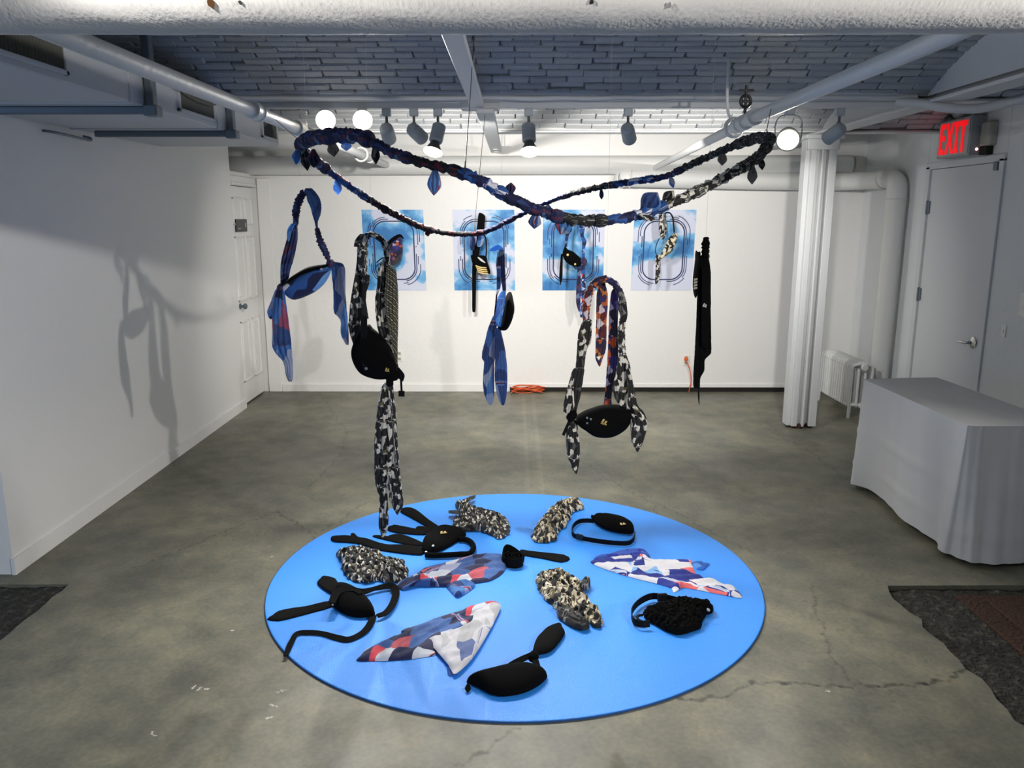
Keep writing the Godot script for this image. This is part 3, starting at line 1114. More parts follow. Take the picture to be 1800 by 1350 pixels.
	tube(st, smooth([v(1.165, 2.262, -4.5), v(1.14, 2.30, -4.5), v(1.13, 2.40, -4.5), v(1.13, 2.62, -4.5)], 4), 0.008, 8)
	obj("hanger_arm", st, M.paint, t)
	var valve := mb()
	line(valve, v(1.162, 2.255, -4.25), v(1.162, 2.40, -4.25), 0.007)
	obj("valve_stem", valve, M.black_plastic, t)
	valve = mb()
	tube(valve, ring_path(v(1.162, 2.322, -4.25), v(0.25, 0, 1), 0.028, 24), 0.008, 8, false)
	line(valve, v(1.145, 2.322, -4.25), v(1.18, 2.322, -4.25), 0.006)
	line(valve, v(1.125, 2.375, -4.25), v(1.20, 2.375, -4.25), 0.006)
	obj("valve_wheel", valve, M.black_plastic, t).set_meta("label", "black valve wheel")

	# pipes on the back wall
	t = thing("wall_pipe", "thick white pipe with a capped end along the top of the back wall", "pipe", v(0, 2.25, -7.95), "pipes along the back wall")
	st = mb()
	line(st, v(-3.34, 2.235, -7.955), v(3.21, 2.245, -7.955), 0.088, 24)
	obj("pipe", st, M.paint, t)
	st = mb()
	line(st, v(3.205, 2.245, -7.955), v(3.235, 2.245, -7.955), 0.078, 24)
	obj("end_cap", st, M.beige_plastic, t)
	for x in [-2.05, 1.95]:
		st = mb()
		tube(st, ring_path(v(x, 2.24, -7.955), v(1, 0, 0), 0.09, 24), 0.006, 6, false)
		obj("pipe_strap", st, M.paint, t)
	t = thing("heating_pipe", "white pipe below the capped one that turns down beside the radiator", "pipe", v(2, 2.1, -7.9), "pipes along the back wall")
	st = mb()
	tube(st, smooth([v(1.03, 2.11, -7.99), v(1.045, 2.112, -7.95), v(1.12, 2.115, -7.93), v(1.6, 2.105, -7.93), v(2.4, 2.09, -7.93), v(3.0, 2.085, -7.91), v(3.17, 2.085, -7.82), v(3.27, 2.085, -7.55), v(3.29, 2.085, -7.30), v(3.295, 2.06, -7.18), v(3.295, 1.95, -7.13), v(3.295, 1.5, -7.13), v(3.29, 0.8, -7.13), v(3.285, 0.0, -7.13)], 6), 0.082, 24)
	obj("pipe", st, M.paint, t)
	for q in [[v(1.10, 2.115, -7.93), v(1, 0, 0), 0.086], [v(3.29, 2.085, -7.36), v(0, 0, 1), 0.084], [v(3.295, 1.9, -7.13), v(0, 1, 0), 0.084]]:
		st = mb()
		tube(st, ring_path(q[0], q[1], q[2], 24), 0.008, 8, false)
		obj("coupling", st, M.paint, t)

	# conduits bundled along the middle beam
	for q in [[2.452, -4.838, 0.020, "upper white conduit sagging along the middle ceiling beam", 1.0], [2.428, -4.835, 0.017, "lower white conduit along the middle ceiling beam, just above the lamp track", 2.0]]:
		t = thing("conduit", q[3], "conduit", v(0.3, q[0], q[1]), "conduits along the middle beam")
		st = mb()
		var pts := []
		for k in 24:
			pts.append(v(lerpf(-1.60, 2.30, k / 23.0), q[0] + 0.010 * rough_noise.get_noise_2d(k * 0.5, q[4] * 9.0) - 0.004, q[1] + 0.004 * sin(k)))
		tube(st, smooth(pts, 4), q[2], 12)
		obj("conduit_run", st, M.steel_white, t)
	t = thing("conduit", "thick white conduit looping over the girder towards the exit door", "conduit", v(2.5, 2.36, -5), "conduits along the middle beam")
	st = mb()
	tube(st, smooth([v(2.18, 2.395, -4.84), v(2.30, 2.385, -4.80), v(2.42, 2.355, -4.74), v(2.58, 2.345, -4.70), v(2.75, 2.38, -4.64), v(2.95, 2.43, -4.5), v(3.38, 2.44, -4.4)], 6), 0.026, 12)
	obj("conduit_run", st, M.steel_white, t)
	t = thing("strut_bar", "flat white perforated bar hanging front to back under the vaults", "strut", v(-0.2, 2.36, -5))
	for q in [[v(-0.258, 2.372, -4.98), v(-0.178, 2.398, -2.4)], [v(-0.225, 2.34, -7.72), v(-0.12, 2.366, -4.86)]]:
		st = mb()
		span(st, q[0], q[1], 0.004)
		obj("bar", st, M.steel_white, t)
	st = mb()
	span(st, v(-0.315, 2.366, -4.99), v(-0.09, 2.404, -4.87), 0.006)
	obj("bracket", st, M.steel_white, t)
	for z in [-7.35, -7.62]:
		st = mb()
		lathe(st, [[0.0, -0.002], [0.022, -0.002], [0.022, 0.006], [0.0, 0.006]], Transform3D(Basis(), v(-0.172, 2.338, z)), 14)
		obj("bolt_hole", st, M.white_plastic, t)
	st = mb()
	span(st, v(-0.22, 2.335, -7.74), v(-0.125, 2.40, -7.70), 0.004)
	line(st, v(-0.17, 2.39, -7.72), v(-0.17, 2.62, -7.72), 0.006)
	obj("end_hanger", st, M.steel_white, t)

func ring_path(c: Vector3, n: Vector3, r: float, k: int) -> PackedVector3Array:
	var f := facing(c, n)
	var out := PackedVector3Array()
	for i in k + 1:
		var a := TAU * i / k
		out.append(f * Vector3(cos(a) * r, 0, sin(a) * r))
	return out

# ---------- track lamps ----------
func spot(called: String, at: Vector3, towards: Vector3, energy: float, angle: float, parent: Node3D, warm := Color(1.0, 0.98, 0.95), soft := 0.03) -> void:
	var l := SpotLight3D.new()
	l.name = called
	l.light_color = warm
	l.light_energy = energy
	l.spot_range = 30.0
	l.spot_attenuation = 2.0
	l.spot_angle = angle
	l.spot_angle_attenuation = 0.7
	l.light_size = soft
	l.shadow_enabled = true
	parent.add_child(l)
	l.position = at - parent.position
	l.basis = Basis.looking_at(towards, Vector3.UP if absf(towards.normalized().y) < 0.98 else Vector3.RIGHT)

# style: 0 plain can, 1 can with a reflector bulb sticking out, 2 bare round flood bulb
func track_head(at: Vector3, towards: Vector3, style: int, lit: float, angle: float, label: String, drop := 0.10, aim := Vector3.ZERO) -> void:
	var t := thing("track_lamp", label, "lamp", at, "lamps on the ceiling track")
	var d := towards.normalized()
	var st := mb()
	span(st, at + v(-0.025, -0.045, -0.02), at + v(0.025, 0.0, 0.02), 0.004)
	obj("adapter", st, M.lamp_body, t)
	var joint := at + v(0, -0.045 - drop * 0.45, 0)
	st = mb()
	line(st, at + v(0, -0.04, 0), joint, 0.008)
	lathe(st, [[0.0, -0.012], [0.012, -0.012], [0.012, 0.012], [0.0, 0.012]], facing(joint, Vector3.RIGHT), 12)
	obj("stem", st, M.lamp_dark, t)
	var c := joint + v(0, -0.035, 0) + d * 0.02
	var f := facing(c, d)
	st = mb()
	if style == 0:
		lathe(st, [[0.0, -0.06], [0.025, -0.058], [0.038, -0.045], [0.041, -0.02], [0.042, 0.075], [0.038, 0.075], [0.036, 0.045], [0.0, 0.045]], f, 24)
	elif style == 1:
		lathe(st, [[0.0, -0.055], [0.036, -0.055], [0.040, -0.050], [0.040, 0.045], [0.033, 0.055], [0.0, 0.055]], f, 24)
	else:
		lathe(st, [[0.0, -0.075], [0.022, -0.07], [0.034, -0.05], [0.036, -0.01], [0.0, -0.005]], f, 24)
	obj("lamp_can", st, M.lamp_body, t)
	var face := 0.05
	if style == 0:
		st = mb()
		lathe(st, [[0.0, 0.046], [0.035, 0.046], [0.033, 0.052], [0.0, 0.055]], f, 20)
		obj("bulb", st, M.bulb if lit > 0 else M.white_plastic, t)
		face = 0.08
	else:
		var y := 0.055 if style == 1 else -0.008
		st = mb()
		lathe(st, [[0.024, y], [0.028, y + 0.012], [0.050, y + 0.055], [0.056, y + 0.062]], f, 24)
		obj("reflector", st, M.lamp_dark if style == 1 else M.lamp_body, t)
		st = mb()
		lathe(st, [[0.056, y + 0.061], [0.055, y + 0.067], [0.038, y + 0.078], [0.0, y + 0.083]], f, 24)
		obj("bulb", st, M.bulb, t)
		face = y + 0.095
	if lit > 0.0:
		spot("lamp_light", c + d * face, d if aim == Vector3.ZERO else aim, lit, angle, t)

func build_lamps() -> void:
	var t := thing("lamp_track", "white lamp track under the middle ceiling beam", "lamp track", v(0.3, 2.395, -4.9))
	var st := mb()
	span(st, v(-1.55, 2.372, -4.918), v(2.25, 2.405, -4.882), 0.003)
	obj("rail", st, M.steel_white, t)
	var y := 2.372
	track_head(v(-1.11, y, -4.9), v(0.28, -0.30, 1.0), 2, E_FRONT1, 44.0, "bright round flood lamp facing the camera above the left end of the hoop", -0.06, v(0.34, -0.72, 1.0))
	track_head(v(-0.89, y, -4.9), v(0.18, -0.30, 1.0), 2, E_FRONT2, 44.0, "second bright flood lamp from the left, glaring towards the camera", -0.06, v(0.25, -0.72, 1.0))
	track_head(v(-0.75, y, -4.9), v(0.0, -0.45, -1.0), 0, E_WALL1, 52.0, "grey lamp can turned to the wall, just right of the two glaring floods")
	track_head(v(-0.59, y, -4.9), v(0.45, -0.42, -1.0), 0, E_WALL2, 52.0, "grey lamp can tilted to the right, left of the flared white bulb")
	track_head(v(-0.45, y, -4.9), v(-0.22, -1.0, 0.45), 1, E_DOWN1, 50.0, "grey lamp can with a flared white bulb pointing down to the left", 0.10, v(0.12, -1.0, 0.5))
	track_head(v(0.08, y, -4.9), v(0.05, -1.0, 0.50), 1, E_DOWN2, 66.0, "grey lamp can with a round glowing bulb over the middle of the hoop", 0.10, v(0.0, -1.0, 0.2))
	track_head(v(0.66, y, -4.9), v(0.28, -0.48, -1.0), 0, E_WALL3, 52.0, "lone grey lamp can tilted towards the wall right of the middle")
	track_head(v(1.89, y, -4.9), v(-0.35, -0.45, -1.0), 0, E_WALL4, 52.0, "grey lamp can above the column cap, turned to the wall")
	# clamp lamp in a wire yoke
	t = thing("flood_lamp", "round flood lamp in a wire yoke glowing beside the column cap", "lamp", v(1.60, 2.372, -4.9))
	st = mb()
	span(st, v(1.575, 2.335, -4.92), v(1.625, 2.38, -4.88), 0.004)
	obj("adapter", st, M.lamp_body, t)
	st = mb()
	tube(st, smooth([v(1.525, 2.195, -4.9), v(1.522, 2.28, -4.9), v(1.545, 2.325, -4.9), v(1.60, 2.335, -4.9), v(1.655, 2.325, -4.9), v(1.678, 2.28, -4.9), v(1.675, 2.195, -4.9)], 6), 0.0035, 8)
	obj("yoke", st, M.lamp_body, t)
	var d := v(-0.30, -0.50, 1.0).normalized()
	var f := facing(v(1.60, 2.20, -4.9) - d * 0.03, d)
	st = mb()
	lathe(st, [[0.0, -0.09], [0.03, -0.085], [0.045, -0.05], [0.060, 0.0], [0.068, 0.03], [0.070, 0.045], [0.062, 0.045], [0.056, 0.025], [0.0, 0.02]], f, 28)
	obj("shade", st, mat(Color(0.86, 0.84, 0.78), 0.4), t)
	st = mb()
	lathe(st, [[0.046, 0.026], [0.046, 0.038], [0.034, 0.048], [0.0, 0.052]], f, 24)
	obj("bulb", st, M.bulb, t)
	spot("lamp_light", f * v(0, 0.075, 0), d, E_CLAMP, 62.0, t)
	# the track over the camera, out of the picture
	t = thing("lamp_track", "white lamp track above the camera, out of the picture", "lamp track", v(0.3, 2.5, 0.3))
	st = mb()
	span(st, v(-2.0, 2.49, 0.28), v(2.85, 2.52, 0.32), 0.003)
	span(st, v(-1.5, 2.52, 0.295), v(-1.49, 2.81, 0.305), 0.002)
	span(st, v(2.0, 2.52, 0.295), v(2.01, 2.81, 0.305), 0.002)
	span(st, v(-1.02, 2.49, -0.8), v(-0.98, 2.52, 0.3), 0.003)
	obj("rail", st, M.steel_white, t)
	track_head(v(2.75, 2.49, 0.3), v(-1.0, -0.20, -0.95), 1, E_LEFT, 40.0, "lamp can above the camera that lights the left wall, out of the picture", 0.02)
	track_head(v(-1.0, 2.49, -0.7), v(1.0, -0.20, -1.0), 1, E_RIGHT, 48.0, "lamp can above the camera that lights the white table, out of the picture", 0.02)

# ---------- doors ----------
func build_doors() -> void:
	var t := structure(thing("door_1", "white panelled door with a small dark sign in the far left corner", "door", v(-2.55, 0, -7.62)))
	var st := mb()
	span(st, v(-2.592, 0.014, -8.02), v(-2.558, 2.03, -7.35), 0.003)
	obj("leaf", st, M.door, t)
	for q in [[-7.96, -7.73, 0.22, 0.80], [-7.65, -7.42, 0.22, 0.80], [-7.96, -7.73, 0.98, 1.58], [-7.65, -7.42, 0.98, 1.58], [-7.96, -7.73, 1.68, 1.93], [-7.65, -7.42, 1.68, 1.93]]:
		st = mb()
		# raised moulding round a raised field
		span(st, v(-2.562, q[2], q[0]), v(-2.5485, q[2] + 0.02, q[1]), 0.004)
		span(st, v(-2.562, q[3] - 0.02, q[0]), v(-2.5485, q[3], q[1]), 0.004)
		span(st, v(-2.562, q[2], q[0]), v(-2.5485, q[3], q[0] + 0.02), 0.004)
		span(st, v(-2.562, q[2], q[1] - 0.02), v(-2.5485, q[3], q[1]), 0.004)
		span(st, v(-2.562, q[2] + 0.045, q[0] + 0.045), v(-2.5515, q[3] - 0.045, q[1] - 0.045), 0.004)
		obj("panel", st, M.door, t)
	st = mb()
	span(st, v(-2.60, 2.036, -8.03), v(-2.528, 2.125, -7.335), 0.008)
	span(st, v(-2.60, 2.04, -8.03), v(-2.515, 2.065, -7.335), 0.006)
	obj("casing", st, M.door, t)
	st = mb()
	lathe(st, [[0.0, 0.0], [0.028, 0.0], [0.028, 0.006], [0.012, 0.01], [0.012, 0.03], [0.027, 0.04], [0.028, 0.055], [0.016, 0.066], [0.0, 0.068]], facing(v(-2.558, 0.94, -7.45), Vector3.RIGHT), 18)
	obj("door_knob", st, M.grey_metal, t)
	st = mb()
	span(st, v(-2.556, 1.62, -7.76), v(-2.544, 1.735, -7.455), 0.002)
	var sg := obj("sign_plate", st, M.black_plastic, t)
	sg.set_meta("label", "small dark sign plate on the door")
	st = mb()
	for k in 3:
		span(st, v(-2.5448, 1.645, -7.52 - k * 0.026), v(-2.5435, 1.652, -7.505 - k * 0.026), 0.0003)
	span(st, v(-2.5448, 1.66, -7.73), v(-2.5435, 1.70, -7.715), 0.0003)
	obj("sign_mark", st, M.white_plastic, sg)

	t = structure(thing("door_2", "plain white exit door with a lever handle in the right wall", "door", v(3.4, 0, -6.3)))
	st = mb()
	span(st, v(3.405, 0.012, -6.775), v(3.45, 2.130, -5.825), 0.003)
	obj("leaf", st, M.grey_door, t)
	st = mb()
	for z in [-6.84, -5.82]:
		span(st, v(3.385, 0.0, z), v(3.50, 2.155, z + 0.06), 0.004)
	span(st, v(3.385, 2.133, -6.84), v(3.50, 2.185, -5.76), 0.004)
	obj("frame", st, M.grey_door, t)
	for y in [1.83, 1.12]:
		st = mb()
		line(st, v(3.392, y - 0.055, -6.778), v(3.392, y + 0.055, -6.778), 0.009)
		span(st, v(3.392, y - 0.05, -6.79), v(3.404, y + 0.05, -6.745), 0.001)
		obj("hinge", st, M.grey_metal, t)
	st = mb()
	lathe(st, [[0.0, 0.0], [0.045, 0.0], [0.043, 0.012], [0.026, 0.02], [0.016, 0.024], [0.016, 0.05], [0.0, 0.052]], facing(v(3.405, 0.84, -5.90), Vector3.LEFT), 24)
	var h := obj("rose", st, M.chrome, t)
	st = mb()
	tube(st, smooth([v(3.352, 0.84, -5.90), v(3.342, 0.84, -5.93), v(3.342, 0.838, -5.98), v(3.347, 0.834, -6.03)], 5), [0.013, 0.012, 0.011, 0.009], 12)
	obj("lever", st, M.chrome, h).set_meta("label", "chrome lever")
	st = mb()
	span(st, v(3.40, 0.79, -5.832), v(3.41, 0.90, -5.822), 0.001)
	obj("strike_plate", st, M.dark_and_gap_shade, t)
	st = mb()
	span(st, v(3.38, 2.075, -5.88), v(3.405, 2.135, -5.83), 0.003)
	obj("closer_bracket", st, M.grey_metal, t)

	t = thing("exit_sign", "grey box sign with the red word EXIT above the plain white door", "exit sign", v(3.35, 2.19, -6.2))
	st = mb()
	span(st, v(3.29, 2.195, -6.50), v(3.402, 2.47, -6.05), 0.004)
	obj("box", st, mat(Color(0.62, 0.63, 0.64), 0.4), t)
	st = mb()
	span(st, v(3.284, 2.210, -6.485), v(3.291, 2.458, -6.065), 0.002)
	obj("face_plate", st, mat(Color(0.72, 0.72, 0.72), 0.4), t)
	var tm := TextMesh.new()
	tm.text = "EXIT"
	var sf := SystemFont.new()
	sf.font_names = PackedStringArray(["Droid Sans"])
	sf.font_weight = 700
	tm.font = sf
	tm.font_size = 64
	tm.pixel_size = 0.00385
	tm.depth = 0.004
	var mi := MeshInstance3D.new()
	mi.mesh = tm
	mi.material_override = M.exit_red
	mi.name = "letters"
	mi.set_meta("label", "glowing red letters EXIT")
	t.add_child(mi, true)
	var ab := tm.get_aabb()
	var sx := 0.37 / ab.size.x
	var sy := 0.225 / ab.size.y
	mi.transform = Transform3D(Basis(v(0, 0, 1) * sx, v(0, 1, 0) * sy, v(-1, 0, 0)), v(3.281, 2.333, -6.275) - t.position - v(0, ab.get_center().y * sy, ab.get_center().x * sx))
	var ol := OmniLight3D.new()
	ol.name = "sign_light"
	ol.light_color = Color(1.0, 0.08, 0.12)
	ol.light_energy = 0.0005
	ol.omni_range = 12.0
	ol.omni_attenuation = 2.0
	ol.light_size = 0.08
	ol.shadow_enabled = true
	t.add_child(ol)
	ol.position = v(3.15, 2.33, -6.275) - t.position
	st = mb()
	lathe(st, [[0.009, 0.0], [0.009, 0.004], [0.0, 0.008]], facing(v(3.345, 2.235, -6.05), v(0, 0, 1)), 12)
	obj("indicator", st, M.led, t)
	for q in [[v(3.33, 2.53, -6.30), v(-0.75, -0.1, 0.8), 0.056], [v(3.345, 2.545, -6.08), v(-0.35, -0.15, 1.0), 0.072]]:
		var d: Vector3 = q[1].normalized()
		var f := facing(q[0], d)
		st = mb()
		lathe(st, [[0.0, -0.05], [q[2] * 0.55, -0.045], [q[2] * 0.9, -0.01], [q[2], 0.02], [q[2] * 0.86, 0.022], [q[2] * 0.5, 0.0], [0.0, -0.008]], f, 20)
		line(st, q[0] - d * 0.02, v(q[0].x, 2.46, q[0].z - 0.02), 0.014)
		var hd := obj("emergency_lamp", st, mat(Color(0.60, 0.61, 0.58), 0.25), t)
		st = mb()
		lathe(st, [[q[2] * 0.84, 0.018], [q[2] * 0.6, 0.024], [0.0, 0.028]], f, 20)
		obj("lens", st, mat(Color(0.72, 0.72, 0.70), 0.08), hd)
	st = mb()
	lathe(st, [[0.0, -0.035], [0.036, -0.03], [0.04, 0.0], [0.036, 0.03], [0.0, 0.035]], facing(v(3.34, 2.50, -6.52), v(-0.6, 0.1, 0.8)), 16)
	line(st, v(3.34, 2.50, -6.5), v(3.36, 2.465, -6.42), 0.02)
	obj("emergency_lamp", st, M.beige_plastic, t)

	t = thing("alarm_box", "small beige box with a black foot between the exit sign and the door corner", "alarm", v(3.38, 2.2, -5.97))
	st = mb()
	span(st, v(3.345, 2.25, -6.03), v(3.405, 2.42, -5.90), 0.012)
	obj("housing", st, M.beige_plastic, t)
	st = mb()
	span(st, v(3.35, 2.19, -6.03), v(3.402, 2.252, -5.93), 0.006)
	obj("foot", st, M.dark_and_gap_shade, t)

	for q in [[v(3.4, 0.977, -5.545), "small white light switch right of the exit door", 0.055, 0.085], [v(3.4, 1.18, -5.36), "white wall plate higher up, at the right edge of the picture", 0.09, 0.16]]:
		t = thing("wall_plate", q[1], "wall plate", q[0], "white plates on the right wall")
		st = mb()
		box(st, q[0] + v(-0.003, 0, 0), v(0.008, q[3], q[2]), 0.003)
		obj("plate", st, M.white_plastic, t)
		st = mb()
		box(st, q[0] + v(-0.008, 0, 0), v(0.006, q[3] * 0.35, q[2] * 0.3), 0.002)
		obj("toggle", st, M.white_plastic, t)

# ---------- column, radiator, table ----------
func build_right_side() -> void:
	var t := structure(thing("column", "white painted steel column standing in a square floor patch before the back wall", "column", v(2.42, 0, -6.62)))
	var st := mb()
	var cx := 2.425
	var cz := -6.66
	for q in [[-0.120, -0.086, 0.055], [-0.086, -0.042, 0.088], [-0.042, -0.006, 0.050], [-0.006, 0.010, 0.102], [0.010, 0.056, 0.030], [0.056, 0.118, 0.088]]:
		span(st, v(cx + q[0], 0.02, cz - q[2]), v(cx + q[1] + 0.0005, 2.36, cz + q[2]), 0.003)
	obj("shaft", st, M.steel_white, t)
	st = mb()
	span(st, v(cx - 0.15, 2.352, cz - 0.14), v(cx + 0.15, 2.386, cz + 0.14), 0.005)
	span(st, v(cx - 0.125, 2.27, cz + 0.085), v(cx + 0.125, 2.355, cz + 0.112), 0.005)
	obj("capital", st, M.steel_white, t)
	st = mb()
	for k in 16:
		var a := rng.randf() * TAU
		box(st, v(cx + cos(a) * 0.08, 0.006, cz + sin(a) * 0.06), v(0.05, 0.05 + 0.03 * rng.randf(), 0.04), 0.01, Basis(Vector3.UP, rng.randf() * 3.0))
	obj("rusted_foot", st, M.rust, t)

	# cast iron radiator
	t = thing("radiator", "white cast-iron column radiator behind the table at the right wall", "radiator", v(3.07, 0, -7.3))
	var n := 15
	for i in n:
		var z := lerpf(-7.66, -6.96, i / float(n - 1))
		st = mb()
		var xs := [2.975, 3.035, 3.095, 3.155]
		for x in xs:
			line(st, v(x, 0.10, z), v(x, 0.445, z), 0.0125, 8)
		tube(st, smooth([v(2.975, 0.05 if i in [0, 14] else 0.10, z), v(2.975, 0.12, z)], 2), 0.0145, 8)
		tube(st, PackedVector3Array([v(2.975, 0.445, z), v(2.985, 0.472, z), v(3.03, 0.485, z), v(3.10, 0.485, z), v(3.145, 0.472, z), v(3.155, 0.445, z)]), 0.0145, 8)
		tube(st, PackedVector3Array([v(2.965, 0.115, z), v(3.165, 0.115, z)]), 0.0145, 8)
		if i in [0, 14]:
			line(st, v(2.975, 0.0, z), v(2.975, 0.11, z), 0.016, 8)
			line(st, v(3.155, 0.0, z), v(3.155, 0.11, z), 0.016, 8)
		obj("section", st, M.paint, t)
	st = mb()
	lathe(st, [[0.0, 0.0], [0.03, 0.0], [0.034, 0.012], [0.026, 0.03], [0.0, 0.034]], facing(v(3.07, 0.46, -6.945), v(0, 0, 1)), 14)
	lathe(st, [[0.0, 0.0], [0.026, 0.0], [0.026, 0.05], [0.0, 0.05]], facing(v(3.07, 0.115, -6.945), v(0, 0, 1)), 14)
	tube(st, smooth([v(3.07, 0.115, -6.90), v(3.09, 0.12, -6.87), v(3.15, 0.14, -6.87), v(3.20, 0.10, -6.88), v(3.20, 0.0, -6.88)], 5), 0.02, 12)
	obj("valve", st, M.paint, t)

	# cloth-covered table
	t = thing("folding_table", "folding table hidden under the white cloth near the exit door", "table", v(2.48, 0, -4.4))
	st = mb()
	span(st, v(2.26, 0.70, -4.95), v(2.68, 0.732, -3.88), 0.006)
	obj("tabletop", st, M.white_plastic, t)
	for q in [v(2.33, 0, -4.85), v(2.62, 0, -4.85), v(2.33, 0, -3.98), v(2.62, 0, -3.98)]:
		st = mb()
		line(st, q + v(0, 0.004, 0), q + v(0, 0.71, 0), 0.014)
		obj("leg", st, M.grey_metal, t)
	# top edge, then hem, matched point for point round the table
	var top := [v(2.225, 0.74, -4.99), v(2.225, 0.742, -4.7), v(2.228, 0.742, -4.4), v(2.232, 0.742, -4.1), v(2.236, 0.742, -3.88), v(2.248, 0.742, -3.845), v(2.30, 0.742, -3.838), v(2.42, 0.742, -3.838), v(2.56, 0.742, -3.838), v(2.70, 0.742, -3.838), v(2.735, 0.742, -3.87), v(2.735, 0.742, -4.2), v(2.73, 0.742, -4.6), v(2.715, 0.742, -5.04), v(2.69, 0.742, -5.065), v(2.5, 0.742, -5.05), v(2.25, 0.742, -5.015)]
	var hem := [v(2.213, 0.035, -5.033), v(2.285, 0.035, -4.899), v(2.26, 0.035, -4.386), v(2.274, 0.035, -4.087), v(2.245, 0.03, -3.99), v(2.275, 0.028, -3.90), v(2.33, 0.026, -3.845), v(2.43, 0.026, -3.80), v(2.60, 0.03, -3.835), v(2.76, 0.03, -3.82), v(2.85, 0.03, -3.86), v(2.84, 0.03, -4.2), v(2.84, 0.03, -4.6), v(2.83, 0.03, -5.05), v(2.75, 0.03, -5.16), v(2.5, 0.03, -5.14), v(2.27, 0.03, -5.13)]
	var rows := []
	var uvs := []
	var T := smooth(top, 8, true)
	var Hm := smooth(hem, 8, true)
	for r in 26:
		var f := r / 25.0
		var row := PackedVector3Array()
		var uv := PackedVector2Array()
		var s := 0.0
		for i in T.size():
			var p := T[i].lerp(Hm[i], pow(f, 1.25))
			p.y = lerpf(T[i].y, Hm[i].y, f)
			var out := (v(p.x, 0, p.z) - v(2.48, 0, -4.45)).normalized()
			p += out * f * (0.010 * sin(i * 0.41 + 1.0) + 0.006 * sin(i * 0.93))
			if r == 12 or r == 20:
				p += out * 0.007
			if i in [4, 12, 20, 27, 48, 60, 70]:
				p += out * 0.007 * (1.0 if r > 0 else 0.0)
			if r == 0:
				p.y += 0.001
			s += 0.03
			row.append(p)
			uv.append(Vector2(s, f * 0.7))
		rows.append(row)
		uvs.append(uv)
	var topc := v(2.48, 0.745, -4.45)
	var lid := []
	var lid_uv := []
	for r in 8:
		var row := PackedVector3Array()
		var uv := PackedVector2Array()
		for i in T.size():
			var p := topc.lerp(T[i], r / 7.0)
			p.y = 0.742 + 0.003 * rough_noise.get_noise_2d(p.x * 7.0, p.z * 7.0) * (1.0 if r < 7 else 0.0)
			row.append(p)
			uv.append(Vector2(p.x, p.z))
		lid.append(row)
		lid_uv.append(uv)
	st = mb()
	rows.reverse()
	uvs.reverse()
	lid.reverse()
	lid_uv.reverse()
	sheet(st, rows, uvs, true, 1)
	sheet(st, lid, lid_uv, true, 2)
	var o := obj("tablecloth", st, M.linen)
	tag(o, "white cloth with folding creases draped to the floor over the table", "tablecloth")

# ---------- round floor panel ----------
func build_floor_panel() -> void:
	var t := thing("floor_panel", "large round sky-blue floor panel in the middle of the concrete floor", "floor panel", v(0, 0, -3.72))
	var st := mb()
	lathe(st, [[1.193, 0.001], [1.193, 0.0075], [1.190, 0.009]], Transform3D(Basis(), v(0, 0, -3.72)), 160)
	obj("edge", st, M.panel_edge, t)
	st = mb()
	lathe(st, [[1.1905, 0.0088], [1.187, 0.0100], [0.8, 0.0100], [0.4, 0.0100], [0.0, 0.0100]], Transform3D(Basis(), v(0, 0, -3.72)), 160)
	obj("sheet", st, M.blue_panel, t)

# ---------- hoop ----------
func leaf_end(st: SurfaceTool, at: Vector3, down: Vector3, length: float, width: float, face: Vector3, sd: float) -> void:
	# a knotted-off scarf corner: narrow at the knot, wide below it, pointed at the end
	var side := down.cross(face).normalized()
	var bend := face.normalized() * length * 0.12 * sin(sd * 3.0)
	var pr := []
	for q in [[0.0, 0.22], [0.2, 0.55], [0.45, 0.95], [0.7, 1.0], [1.0, 0.06]]:
		var c: Vector3 = at + down.normalized() * length * q[0] + bend * q[0]
		pr.append(c - side * width * 0.5 * q[1])
		pr.append(c + side * width * 0.5 * q[1])
	drape(st, pr, 0.32, 1.5, sd, 3)

